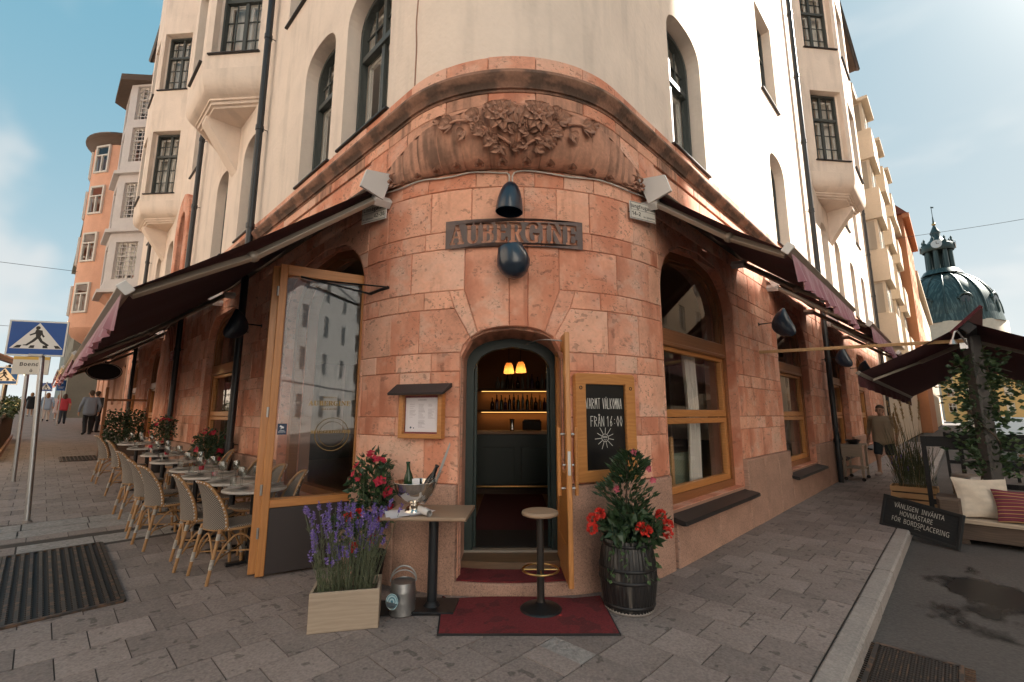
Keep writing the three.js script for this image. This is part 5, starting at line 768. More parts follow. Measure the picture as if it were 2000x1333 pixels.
// ---------------------------------------------------------------- awnings on the fronts
function awning(P, s0, s1, o0, y0, o1, y1, label, opt = {}) {
  const t = thing('awning', label, 'awning', P(s0, 0, 0), 0, opt.group || 'burgundy awnings along the fronts'), L = p => p.sub(t.position);
  const Q = (s, o, y) => L(P(s, o, y));
  const at = (i, j) => { const s = lerp(s0, s1, i); return Q(s, lerp(o0, o1, j), lerp(y0, y1, j) - 0.035 * Math.sin(Math.PI * j) + 0.012 * Math.sin(i * 19 + j * 5) - 0.012 * Math.pow(Math.abs(Math.sin(i * Math.PI * Math.round((s1 - s0) / 0.9))), 0.5)); };
  part('cloth', [grid(24, 10, at, (i, j) => [lerp(s0, s1, i), j * 2]), grid(24, 10, (i, j) => at(1 - i, j).add(V3(0, -0.006, 0)), (i, j) => [lerp(s0, s1, i), j * 2])], M_awning, t);
  const n = Math.round((s1 - s0) * 14);
  part('valance', [grid(n * 2, 6, (i, j) => { const s = lerp(s0, s1, i), w = 0.024 * Math.sin(s * 19) + 0.012 * Math.sin(s * 47 + 1); return Q(s, o1 + 0.015 + j * 0.035 + w * j, y1 - 0.035 - j * (0.25 + 0.018 * Math.cos(s * 14.6))); }, (i, j) => [lerp(s0, s1, i), j * 0.3])], M_valance, t);
  part('front_bar', [bar(Q(s0 - 0.03, o1, y1), Q(s1 + 0.03, o1, y1), 0.055, 0.075)], M_alu, t);
  part('bar_end', [bar(Q(s0 - 0.05, o1, y1), Q(s0 - 0.03, o1, y1), 0.07, 0.09)], M_capw, t);
  part('cassette', [bar(Q(s0, o0 - 0.04, y0 + 0.05), Q(s1, o0 - 0.04, y0 + 0.05), 0.13, 0.13)], M_brown, t);
  const ca = [Q(s0 - 0.02, -0.0, y0 + 0.16), Q(s0 - 0.02, 0.30, y0 + 0.10), Q(s0 - 0.02, 0.36, y0 - 0.10), Q(s0 - 0.02, 0.10, y0 - 0.16)], cb = ca.map(p => p.clone().add(Q(s0 + 0.01, 0, 0).sub(Q(s0 - 0.02, 0, 0)))); const cg = new THREE.BufferGeometry(); const F = (a, b, c, d) => [a, b, c, a, c, d]; cg.setFromPoints([...F(...ca), ...F(...cb.slice().reverse()), ...F(ca[0], cb[0], cb[1], ca[1]), ...F(ca[1], cb[1], cb[2], ca[2]), ...F(ca[2], cb[2], cb[3], ca[3]), ...F(ca[3], cb[3], cb[0], ca[0])]); if (opt.cap !== false) part('end_cap', [uvm(norm(cg))], M_capw, t);
  for (const [s, dir] of opt.arms || [[s0 + 0.06, 1], [s1 - 0.4, -1]]) {
    const a = Q(s, 0.16, y0 - 0.16), e = Q(s + dir * 0.10, lerp(0.16, o1, 0.56), lerp(y0 - 0.16, y1, 0.64)), b = Q(s + dir * 0.02, o1 - 0.04, y1 - 0.02); const arm = part('arm', [bar(a, e, 0.05, 0.07), bar(e, b, 0.045, 0.06)], M_alu, t); part('elbow', [tf(norm(new THREE.SphereGeometry(0.05, 10, 8)), e.x, e.y, e.z)], M_alu, arm); part('bracket', [bar(Q(s, -0.02, y0 - 0.14), Q(s, 0.18, y0 - 0.16), 0.09, 0.1)], M_capw, arm);
  }
  return t;
}
awning(PL, -0.42, 5.6, 0.12, 3.94, 2.05, 2.42, 'long burgundy awning with pink valance over the nearest cafe tables');
awning(PL, 6.0, 11.6, 0.16, 3.94, 2.05, 2.55, 'burgundy awning over the far cafe tables by the carved portal'); awning(PL, 12.0, 18.0, 0.16, 3.98, 2.05, 2.75, 'burgundy awning beyond the carved portal');
awning(PL, 21.5, 29, 0.1, 4.5, 2.0, 3.3, 'dark awning on the salmon house', { cap: false }); awning(PR, -0.38, 2.85, 0.12, 3.95, 1.36, 2.95, 'short burgundy awning over the first right shop window'); awning(PR, 4.2, 7.4, 0.16, 3.95, 1.40, 2.95, 'short burgundy awning over the second right shop window'); awning(PR, 8.9, 12.1, 0.16, 3.95, 1.4, 2.95, 'short burgundy awning over the third right shop window');
// ---------------------------------------------------------------- rattan bistro chairs and tables
const onGround = (P, s, o) => { const p = P(s, o); p.y = gy(p.x, p.z); return p; };
function makeChair() {         // faces +z, back legs at z = 0
  const t = new THREE.Group(); t.name = 'bistro_chair';
  const hw = 0.20, legs = [[-hw, 0, -0.05, 0.03], [hw, 0, -0.05, 0.03], [-hw + 0.02, 0.40, 0.42, -0.02], [hw - 0.02, 0.40, 0.42, -0.02]];
  const bind = (p, q, a, b) => { const A = p.clone().lerp(q, a), B = p.clone().lerp(q, b); return uvm(rod(A, B, 0.0185, 0.0185, 10)); };
  for (const [x, z, z0] of legs) {
    const back = z === 0, a = V3(x * 1.08, 0, z0), b = V3(x, back ? 0.47 : 0.44, back ? 0.03 : z - 0.01); const l = part('leg', [uvm(rod(a, b, 0.0145, 0.0165, 10), 0, 0, true)], M_rattan, t);
    const g = rod(V3().lerpVectors(a, b, 0.28), V3().lerpVectors(a, b, 0.46), 0.019, 0.019, 10), h = rod(V3().lerpVectors(a, b, 0.80), V3().lerpVectors(a, b, 0.92), 0.0195, 0.0195, 10); for (const k of [g, h]) { const u = k.attributes.uv; for (let i = 0; i < u.count; i++) u.setXY(i, u.getX(i), u.getY(i) * 1.0); } part('leg_binding', [g], M_binding, l); part('leg_binding', [h], M_binding, l);
  }
  part('seat', [(() => { const o = ringPts(0, 0.22, 0.215, 0.225, 28).map(p => [clamp(p[0] * 1.05, -0.205, 0.205), p[1]]); const g = ext(o, 0.025, 0.008); g.rotateX(Math.PI / 2); g.translate(0, 0.475, 0); return uvm(g); })()], M_weave, t);
  part('seat_rim', [tube([...ringPts(0, 0.22, 0.222, 0.235, 20).map(p => V3(p[0], 0.455, p[1])), V3(0.222, 0.455, 0.22)], 0.0135, 48, 8)], M_rattan, t);
  const bk = (i, j, off) => { const a = lerp(-1.15, 1.15, i), w = 0.215 * (1 - 0.30 * Math.pow(j, 3)), top = 0.46 + 0.44 * j * (1 - 0.25 * Math.pow(Math.abs(i * 2 - 1), 3.2)); return V3(Math.sin(a) * w, top, 0.16 - Math.cos(a) * (0.175 + off) - 0.10 * j * j); };
  part('backrest', [grid(18, 12, (i, j) => bk(i, j, 0), (i, j) => [i * 0.5, j * 0.45]), grid(18, 12, (i, j) => bk(1 - i, j, 0.012), (i, j) => [i * 0.5, j * 0.45])], M_weave, t);
  const rim = [V3(-0.205, 0.455, 0.2), ...range(0, 1, 10).map(j => bk(0, j * 0.9, 0.004)), ...range(0.06, 0.94, 12).map(i => bk(i, 1, 0.004)), ...range(0, 1, 10).map(j => bk(1, (1 - j) * 0.9, 0.004)), V3(0.205, 0.455, 0.2)];
  part('back_frame', [tube(rim, 0.0145, 90, 8)], M_rattan, t);
  part('stud_row', range(0.02, 0.98, 30).map(q => { const p = new THREE.CatmullRomCurve3(rim).getPoint(q); return tf(norm(new THREE.SphereGeometry(0.0075, 5, 4)), p.x * 1.05, p.y + 0.004, p.z - 0.013); }), M_capw, t);
  for (const s of [-1, 1]) part('brace', [tube([V3(s * 0.205, 0.16, 0.0), V3(s * 0.2, 0.32, 0.09), V3(s * 0.195, 0.40, 0.2), V3(s * 0.19, 0.32, 0.32), V3(s * 0.185, 0.16, 0.41)], 0.010, 24, 7)], M_rattan, t);
  part('brace', [tube([V3(-0.205, 0.16, 0.0), V3(-0.1, 0.34, 0.0), V3(0, 0.41, 0.01), V3(0.1, 0.34, 0.0), V3(0.205, 0.16, 0.0)], 0.010, 24, 7)], M_rattan, t);
  part('stretcher', [rod(V3(-0.2, 0.2, 0.02), V3(0.18, 0.2, 0.40), 0.008), rod(V3(0.2, 0.21, 0.02), V3(-0.18, 0.21, 0.40), 0.008)], M_rattan, t);
  part('stretcher_binding', [rod(V3(-0.03, 0.205, 0.18), V3(0.03, 0.205, 0.24), 0.013)], M_binding, t);
  return t;
}
const chair0 = makeChair(); const toWall = thL + Math.PI;
const chairPx = [[409, 1149], [351, 1112], [278, 1070], [256, 1045], [234, 1010], [213, 966], [188, 944]];
const chairWords = ['beside the folded oak window leaf', 'second from the folded oak window leaf', 'beside the corner of the long iron grating', 'second past the long iron grating', 'third past the long iron grating', 'second from the far end of the row', 'at the far end of the row'];
chairPx.forEach((q, i) => { const p = gp(...q).addScaledVector(dL, i === 0 ? 0.26 : i === 1 ? 0.1 : 0); p.y = gy(p.x, p.z); const c = dup(chair0, p, toWall + [0.14, -0.10, 0.12, -0.08, 0.06, -0.12, 0.08][i], 'rattan bistro chair, street side, ' + chairWords[i], 'street-side bistro chairs'); c.userData.category = 'chair'; });
[[0.86, 0.30], [3.6, 0.30], [5.15, 0.28], [5.75, 0.28], [2.3, 0.28], [1.5, 0.3]].forEach(([s, o], i) => { const p = onGround(PL, s, o), c = dup(chair0, p, thL + 0.04 * (i - 2), 'rattan bistro chair, back to wall, ' + ['in front of the open window', 'left of the dark red flower pot', 'nearer of the pair by the second window', 'farther of the pair by the second window', 'under the third marble table from the oak leaf', 'under the second marble table from the oak leaf'][i], 'wall-side bistro chairs'); c.userData.category = 'chair'; });
function makeTable() {
  const t = new THREE.Group(); t.name = 'round_table'; part('top', [lathe([[0, 0.725], [0.295, 0.725], [0.305, 0.732], [0.305, 0.745], [0.298, 0.752], [0, 0.752]], 40)].map(g => uvm(g)), M_marble, t); part('rim', [lathe([[0.303, 0.727], [0.309, 0.731], [0.309, 0.746], [0.303, 0.749]], 40)], M_marble, t);
  part('column', [cyl(0.035, 0.03, 0.71, 0, 0.015, 0, 14), cyl(0.12, 0.10, 0.012, 0, 0.713, 0, 16)], M_iron, t); part('foot', [box(0.44, 0.03, 0.06, 0, 0.016, 0), box(0.06, 0.03, 0.44, 0, 0.0165, 0)], M_iron, t); return t;
}
const table0 = makeTable();
const glassG = lathe([[0.03, 0], [0.031, 0.003], [0.006, 0.008], [0.004, 0.02], [0.004, 0.085], [0.012, 0.095], [0.033, 0.12], [0.038, 0.145], [0.036, 0.175], [0.030, 0.205], [0.029, 0.205], [0.035, 0.175], [0.037, 0.146], [0.032, 0.122], [0.0, 0.098]], 16), tumG = lathe([[0, 0.002], [0.03, 0.002], [0.035, 0.10], [0.0335, 0.10], [0.0285, 0.008], [0, 0.008]], 16), plateG = lathe([[0, 0.004], [0.06, 0.004], [0.065, 0.001], [0.105, 0.014], [0.106, 0.017], [0.064, 0.006], [0, 0.009]], 28);
const napG = (() => { const g = grid(10, 4, (i, j) => V3((i - 0.5) * 0.24, 0.013 + 0.010 * Math.sin(i * 6 + j * 2) + 0.006 * j, (j - 0.5) * 0.085), (i, j) => [i, j]); const h = grid(10, 4, (i, j) => V3((0.5 - i) * 0.24, 0.004, (j - 0.5) * 0.085)); return merge([g, h]); })();
const tabs = [[0.66, 0.98], [0.70, 1.60], [0.80, 2.22], [0.80, 2.88], [0.86, 3.95], [0.84, 5.0], [0.88, 6.3], [0.92, 7.35]]; const tabWord = ['beside the oak window leaf', 'second from the oak window leaf', 'third from the oak window leaf', 'fourth from the oak window leaf', 'fifth from the oak window leaf', 'sixth from the oak window leaf', 'seventh from the oak window leaf', 'last before the ivy'];
const r5 = rng(55);
tabs.forEach(([o, s], i) => {
  const p = onGround(PL, s, o); const t = dup(table0, p, thL, 'round marble cafe table, ' + tabWord[i], 'round cafe tables'); t.userData.category = 'table'; t.name = t.name;
  const L = (x, z) => p.clone().addScaledVector(nL, z).addScaledVector(dL, x).setY(p.y + 0.7515);
  for (const q of [-1, 1]) {
    const a = tagged('dinner_plate', plateG, M_plate, (q > 0 ? 'white plate on the street side of' : 'white plate on the wall side of') + ' the marble table ' + tabWord[i], 'plate', 'laid plates', L(0, q * 0.17)); const n = tagged('napkin', napG, M_napkin, (q > 0 ? 'folded white napkin on the street-side plate of' : 'folded white napkin on the wall-side plate of') + ' the table ' + tabWord[i], 'napkin', 'folded napkins', L(0.01, q * 0.17).setY(p.y + 0.765), thL + 1.57 + q * 0.3);
    for (const x of [-0.14, 0.14]) tagged(x < 0 ? 'fork' : 'knife', [box(0.012, 0.003, 0.19, 0, 0.002, 0, 0.001)], M_chrome, (x < 0 ? 'steel fork' : 'steel knife') + (q > 0 ? ' by the street-side plate on the table ' : ' by the wall-side plate on the table ') + tabWord[i], 'cutlery', 'cutlery', L(x, q * 0.17), thL);
    tagged('wine_glass', glassG, M_goblet, (q > 0 ? 'empty wine glass nearer the street on the table ' : 'empty wine glass nearer the wall on the table ') + tabWord[i], 'glass', 'wine glasses', L(0.17 + r5() * 0.04, q * 0.07)); tagged('wine_glass', glassG, M_goblet, (q > 0 ? 'second wine glass nearer the street on the table ' : 'second wine glass nearer the wall on the table ') + tabWord[i], 'glass', 'wine glasses', L(0.245, q * 0.075)); tagged('water_glass', tumG, M_goblet, (q > 0 ? 'water tumbler nearer the street on the table ' : 'water tumbler nearer the wall on the table ') + tabWord[i], 'glass', 'water tumblers', L(0.20, q * 0.16));
  }
  if (i % 3 !== 1) tagged('candle_cup', [lathe([[0, 0], [0.028, 0], [0.032, 0.05], [0.03, 0.05], [0.026, 0.004], [0, 0.004]], 14)], M_redfl, 'small red candle cup in the middle of the table ' + tabWord[i], 'candle', 'candle cups', L(-0.2, 0));
});
// ---------------------------------------------------------------- things round the door
{
  const p = V3(0.23, 0.012, -3.92), t = thing('bar_stool', 'tall bar stool with round wooden seat and black disc foot on the red mat', 'stool', p);
  part('seat', [lathe([[0, 0.715], [0.13, 0.715], [0.147, 0.722], [0.152, 0.735], [0.147, 0.75], [0.13, 0.757], [0, 0.757]], 36)].map(g => uvm(g)), M_tabletop, t); part('column', [cyl(0.03, 0.03, 0.70, 0, 0.02, 0, 18), cyl(0.036, 0.03, 0.04, 0, 0.04, 0, 18)], std('worn black steel', [0.045, 0.038, 0.034], 0.4, 0.5), t); part('foot', [lathe([[0, 0], [0.165, 0], [0.168, 0.008], [0.15, 0.022], [0.05, 0.042], [0.035, 0.06], [0, 0.06]], 40)], M_iron, t);
  const fr = part('foot_ring', [tf(norm(new THREE.TorusGeometry(0.145, 0.009, 8, 40)), 0, 0, 0, 0, Math.PI / 2)].map(g => tf(g, 0, 0.30, 0)), M_brass, t); part('ring_spokes', [rod(V3(-0.145, 0.30, 0), V3(0.145, 0.30, 0), 0.007), rod(V3(0, 0.30, -0.145), V3(0, 0.30, 0.145), 0.007)], M_brass, fr);
}
{
  const q = [[-0.53, -3.51], [0.77, -3.51], [0.76, -4.20], [0.52, -4.145], [0.25, -4.175], [0, -4.18], [-0.25, -4.175], [-0.55, -4.13], [-0.60, -4.20]].map(p => [p[0], -p[1]]);
  const t = thing('red_door_mat', 'large red mat on the pavement before the door step', 'door mat', V3(0, 0.003, 0)); const a = ext(q.slice().reverse(), 0.008, 0.003); a.rotateX(-Math.PI / 2); part('edge', [a], M_rubber, t); const b = ext(q.map(p => [lerp(0.1, p[0], 0.985), lerp(3.85, p[1], 0.975)]).reverse(), 0.006); b.rotateX(-Math.PI / 2); b.translate(0, 0.0085, 0); part('pile', [uvm(b)], M_carpet, t);
  tagged('black_floor_mat', [box(0.62, 0.006, 0.30, 0, 0.004, 0)], M_rubber, 'thin black mat under the foot of the wooden table', 'floor mat', null, V3(-0.80, 0.0, -3.98), 0.05);
}
{ // small table with champagne bowl
  const p = V3(-0.70, 0.008, -3.98), t = thing('serving_table', 'square oak-topped table on a black column beside the lavender', 'table', p, -0.05);
  part('top', [box(0.68, 0.028, 0.52, 0.02, 0.735, 0.02, 0.008)], M_tabletop, t); part('column', [cyl(0.04, 0.04, 0.70, 0.05, 0.02, 0, 18)], M_pipe, t); part('foot', [box(0.40, 0.018, 0.30, 0.05, 0.009, 0)], M_iron, t); part('collar', [cyl(0.07, 0.045, 0.03, 0.05, 0.018, 0, 18)], M_iron, t);
  const b = V3(-0.80, 0.757, -3.90), w = thing('champagne_bowl', 'polished steel champagne bowl on a foot standing on the wooden table', 'ice bucket', b);
  const bg = lathe([[0.0, 0.004], [0.078, 0.0], [0.082, 0.006], [0.066, 0.04], [0.036, 0.06], [0.033, 0.072], [0.05, 0.08], [0.10, 0.105], [0.145, 0.15], [0.165, 0.20], [0.172, 0.235], [0.178, 0.24], [0.176, 0.246], [0.168, 0.243], [0.158, 0.2], [0.138, 0.155], [0.095, 0.112], [0, 0.088]], 44); part('bowl', [bg], M_chrome, w); part('rim_band', [tf(norm(new THREE.TorusGeometry(0.174, 0.004, 8, 44)), 0, 0, 0, 0, Math.PI / 2)].map(g => tf(g, 0, 0.243, 0)), M_chrome, w);
  const bot = lathe([[0, 0], [0.04, 0], [0.042, 0.015], [0.042, 0.15], [0.03, 0.2], [0.016, 0.24], [0.0145, 0.29], [0.018, 0.292], [0.018, 0.305], [0, 0.306]], 18), gm = std('green bottle glass', [0.018, 0.045, 0.018], 0.08), dm = std('black bottle glass', [0.012, 0.013, 0.015], 0.08);
  for (const [x, z, rz, rx, m, lab] of [[-0.045, 0.0, 0.05, 0.06, gm, 'green wine bottle upright in the steel bowl'], [0.06, -0.01, -0.42, 0.1, dm, 'black wine bottle leaning right in the steel bowl'], [0.06, 0.06, -0.62, 0.2, M_goblet, 'clear bottle neck leaning over the rim of the steel bowl']]) { const g = bot.clone(); g.rotateX(rx); g.rotateZ(rz); tagged('wine_bottle', g, m, lab, 'bottle', 'bottles in the steel bowl', b.clone().add(V3(x, 0.10, z))); }
  tagged('ice_tag', [box(0.06, 0.10, 0.002, 0, 0, 0, 0.0005)].map(g => tf(g, 0, 0, 0, 0.2, 0, 0.05)), M_paper, 'white card standing between the bottles in the steel bowl', 'card', null, b.clone().add(V3(0.012, 0.22, 0.03)));
  tagged('sabre', [(() => { const g = ext([[0, 0], [0.014, 0], [0.020, 0.2], [0.016, 0.34], [0.006, 0.36], [0.0, 0.2]], 0.003, 0.001); g.rotateZ(-0.33); return g; })(), rod(V3(0, 0, 0.0015), V3(-0.03, -0.09, 0.0015), 0.012)], M_steel, 'narrow steel blade leaning out of the champagne bowl', 'blade', null, b.clone().add(V3(0.155, 0.22, -0.01)));
  const sheet = (w2, d2, curl) => grid(12, 6, (i, j) => V3((i - 0.5) * w2, 0.003 + curl * Math.pow(i, 4) * (0.3 + 0.7 * j) + 0.004 * Math.sin(j * 4 + i * 3), (j - 0.5) * d2));
  tagged('paper_sheets', [tf(sheet(0.36, 0.24, 0.02), 0, 0, 0, 0.5), tf(sheet(0.34, 0.24, 0.03), -0.02, 0.006, 0.01, 0.32)], M_paper, 'white paper sheets under the champagne bowl', 'paper', null, V3(-0.83, 0.757, -3.86)); tagged('rolled_napkin', [tf(norm(new THREE.CylinderGeometry(0.024, 0.03, 0.2, 18, 1, true)), 0, 0, 0, 0.6, Math.PI / 2)].map(g => tf(g, 0, 0.028, 0)), M_napkin, 'rolled white napkin beside the foot of the champagne bowl', 'napkin', null, V3(-0.70, 0.757, -3.80));
}
{ // galvanised watering can lying open side out
  const p = gp(782, 1205), t = thing('watering_can', 'galvanised watering can with round label beside the wooden planter', 'watering can', V3(p.x, 0.002, p.z - 0.06), 0.15);
  part('body', [lathe([[0, 0], [0.098, 0], [0.102, 0.008], [0.098, 0.014], [0.098, 0.09], [0.1015, 0.094], [0.098, 0.098], [0.098, 0.165], [0.1015, 0.17], [0.098, 0.175], [0.094, 0.235], [0.09, 0.238], [0.09, 0.225], [0, 0.222]], 36)], M_steel, t);
  part('handle', [tube(range(0, 1, 12).map(k => V3(0.10 * Math.cos(k * Math.PI), 0.235 + 0.11 * Math.sin(k * Math.PI), -0.01)), 0.007, 30, 6), tube(range(0, 1, 12).map(k => V3(0.10 * Math.cos(k * Math.PI), 0.235 + 0.085 * Math.sin(k * Math.PI), 0.012)), 0.005, 30, 6)], M_steel, t);
  const st = canvasMat(128, 128, (g) => { g.fillStyle = '#b9d2d6'; g.beginPath(); g.arc(64, 64, 64, 0, 7); g.fill(); g.strokeStyle = '#4f8296'; g.lineWidth = 6; g.beginPath(); g.arc(64, 64, 54, 0, 7); g.stroke(); g.lineWidth = 9; g.beginPath(); g.arc(64, 64, 32, 0, 7); g.stroke(); g.fillStyle = '#4f8296'; g.beginPath(); g.arc(64, 64, 13, 0, 7); g.fill(); }, 0.5);
  const d = norm(new THREE.CircleGeometry(0.056, 28)); mesh('label_disc', tf(d, 0, 0, 0, -0.5, -0.15).translate(-0.075, 0.12, 0.098), st, t); part('spout', [rod(V3(-0.06, 0.06, 0.06), V3(-0.072, 0.118, 0.092), 0.022, 0.05, 16)], M_steel, t);
}
// ---------------------------------------------------------------- plants
function leafGeo(list) {          // list of [p, dir, side, len, wid]: folded four-triangle leaves
  const P = new Float32Array(list.length * 36); let k = 0; const put = v => { P[k++] = v.x; P[k++] = v.y; P[k++] = v.z; };
  for (const [p, d, s, l, w] of list) { const n = V3().crossVectors(d, s).normalize(), m = p.clone().addScaledVector(d, l * 0.45).addScaledVector(n, -w * 0.18), t = p.clone().addScaledVector(d, l).addScaledVector(n, -l * 0.12), a = p.clone().addScaledVector(d, l * 0.42).addScaledVector(s, w / 2), b = p.clone().addScaledVector(d, l * 0.42).addScaledVector(s, -w / 2); put(p); put(m); put(a); put(a); put(m); put(t); put(p); put(b); put(m); put(b); put(t); put(m); }
  const g = new THREE.BufferGeometry(); g.setAttribute('position', new THREE.BufferAttribute(P, 3)); g.computeVertexNormals(); return norm(g);
}
const rdir = (r, up = 0) => { const v = V3(r() * 2 - 1, r() * 2 - 1 + up, r() * 2 - 1); return v.lengthSq() < 0.01 ? V3(0, 1, 0) : v.normalize(); };
const sideOf = (d, r) => { const s = V3().crossVectors(d, rdir(r)); return s.lengthSq() < 1e-4 ? V3(1, 0, 0) : s.normalize(); };
function bushLeaves(r, n, c, rad, l, w, up = 0.25) { const L = []; for (let i = 0; i < n; i++) { const q = rdir(r), k = Math.pow(r(), 0.45); const p = V3(c.x + q.x * rad.x * k, c.y + q.y * rad.y * k, c.z + q.z * rad.z * k); const d = q.clone().multiplyScalar(0.8).add(rdir(r, up)).normalize(); L.push([p, d, sideOf(d, r), l * (0.6 + 0.7 * r()), w * (0.6 + 0.7 * r())]); } return L; }
function flowerGeo(r, R, n = 5) { const L = []; for (let k = 0; k < n; k++) { const a = k / n * 6.283 + r(), d = V3(Math.cos(a), Math.sin(a), 0.35).normalize(); L.push([V3(0, 0, 0), d, V3(-Math.sin(a), Math.cos(a), 0), R, R * 0.95]); } return leafGeo(L); }
function clusterGeo(r, R, n = 42) { const L = []; for (let k = 0; k < n; k++) { const d = rdir(r, 0.3); for (let q = 0; q < 2; q++) { const e = d.clone().add(rdir(r).multiplyScalar(0.7)).normalize(); L.push([d.clone().multiplyScalar(R * 0.62), e, sideOf(e, r), R * 0.55, R * 0.55]); } } return leafGeo(L); }
const r6 = rng(66);
{ // lavender box
  const p = gp(598, 1242), q = gp(742, 1228), W = 0.49, d = V3().subVectors(q, p).setY(0).normalize(), t = thing('lavender_planter', 'pale wooden box planter full of flowering lavender', 'planter', V3(p.x, 0.001, p.z), Math.atan2(-d.z, d.x));
  const D = 0.32, H = 0.27; part('front_board', [box(W, H, 0.02, W / 2, H / 2, -0.01)], M_grey, t); part('back_board', [box(W, H, 0.02, W / 2, H / 2, -D + 0.01)], M_grey, t); part('side_board', [box(0.02, H, D - 0.04, 0.01, H / 2, -D / 2)], M_grey, t); part('side_board', [box(0.02, H, D - 0.04, W - 0.01, H / 2, -D / 2)], M_grey, t); part('soil', [box(W - 0.04, 0.2, D - 0.04, W / 2, 0.11, -D / 2)], M_brown, t);
  const st = [], sp = [], lf = [], sp2 = [];
  for (let i = 0; i < 150; i++) {
    const b = V3(0.05 + r6() * (W - 0.1), 0.2, -0.04 - r6() * (D - 0.08)), lean = V3((b.x - W / 2) * 0.55 + (r6() - 0.5) * 0.16, 0, (b.z + D / 2) * 0.5 + (r6() - 0.5) * 0.14), h = 0.24 + r6() * 0.37, e = b.clone().add(lean.multiplyScalar(h * 1.7)).add(V3(0, h, 0)), m = b.clone().lerp(e, 0.5).add(V3((r6() - 0.5) * 0.02, 0.02, 0));
    st.push(rod(b, m, 0.0022, 0.002, 4), rod(m, e, 0.002, 0.0015, 4));
    for (let k = 0; k < 9; k++) { const u = r6() * 0.8, c = b.clone().lerp(m, Math.min(1, u * 2)).lerp(e, Math.max(0, u * 2 - 1)), dd = V3(r6() - 0.5, 0.7, r6() - 0.5).normalize(); lf.push([c, dd, sideOf(dd, r6), 0.045 + r6() * 0.03, 0.006]); }
    if (i < 115) { const dir = V3().subVectors(e, m).normalize(), L = 0.05 + r6() * 0.035; for (let k = 0; k < 22; k++) { const dd = dir.clone().multiplyScalar(0.7).add(rdir(r6)).normalize(); (k % 4 === 0 ? sp2 : sp).push([e.clone().addScaledVector(dir, (k / 22) * L), dd, sideOf(dd, r6), 0.018 + 0.006 * r6(), 0.014]); } }
  }
  part('stems', st, M_lavleaf, t); part('leaves', [leafGeo(lf)], M_lavleaf, t); part('flower_spikes', [leafGeo(sp)], M_lav, t); part('flower_tips', [leafGeo(sp2)], leafMat('pale lavender', 0.33, 0.24, 0.5, 0.9), t);
  for (const [x, y, z] of [[0.28, 0.74, -0.36], [0.20, 0.72, -0.36], [0.26, 0.52, -0.2], [0.4, 0.55, -0.3]]) mesh('geranium_head', clusterGeo(r6, 0.04), M_ger, t).position.set(x, y, z);
  part('geranium_leaves', [leafGeo(bushLeaves(r6, 160, V3(0.22, 0.62, -0.33), V3(0.2, 0.14, 0.08), 0.05, 0.05))], M_leaf, t);
}
function pottedBush(label, p, c, rad, n, nf, R, potR, potH, fl = M_redfl, y0 = 0) {
  const t = thing('potted_flowers', label, 'potted plant', p); part('pot', [lathe([[0, 0.004], [potR * 0.75, 0.004], [potR * 0.8, 0.01], [potR, potH], [potR * 1.04, potH], [potR * 1.04, potH + 0.02], [potR * 0.95, potH + 0.02], [potR * 0.9, potH - 0.02], [0, potH - 0.03]], 24)], M_iron, t);
  part('stems', range(0, 6, 6).map(k => tube([V3(0, potH - 0.03, 0), V3(c.x * 0.5 + Math.cos(k) * rad.x * 0.4, c.y * 0.75, c.z * 0.5 + Math.sin(k) * rad.z * 0.4), V3(c.x + Math.cos(k) * rad.x * 0.6, c.y + rad.y * 0.6, c.z + Math.sin(k) * rad.z * 0.6)], 0.005, 8, 4)), M_lavleaf, t);
  part('foliage', [leafGeo(bushLeaves(r6, n, c, rad, 0.075, 0.042))], M_leaf, t); part('young_leaves', [leafGeo(bushLeaves(r6, n / 6, c, rad.clone().multiplyScalar(1.06), 0.06, 0.03))], M_leaf2, t);
  for (let k = 0; k < nf; k++) { const q = rdir(r6, 0.35); q.z = Math.abs(q.z) * 0.8 + 0.15; q.normalize(); const f = mesh('flower', flowerGeo(r6, R * (0.8 + 0.4 * r6())), fl, t); f.position.set(c.x + q.x * rad.x * 1.02, c.y + q.y * rad.y * 1.02, c.z + q.z * rad.z * 1.02); f.lookAt(f.position.clone().add(q).add(p)); }
  return t;
}
pottedBush('red flowering climber in a dark pot between oak leaf and serving table', V3(-1.30, 0, -4.36), V3(0.0, 0.80, 0), V3(0.20, 0.42, 0.16), 620, 17, 0.052, 0.15, 0.3);
{ const a = onGround(PL, 4.45, 0.30), b = onGround(PL, 8.5, 0.35); pottedBush('dark leaved pot of deep red flowers under the second left window', a, V3(0, 0.85, 0), V3(0.3, 0.34, 0.24), 620, 13, 0.055, 0.17, 0.45); pottedBush('pot of small dark red flowers by the downpipe near the portal', b, V3(0, 0.95, 0), V3(0.26, 0.3, 0.24), 420, 8, 0.05, 0.17, 0.6); }
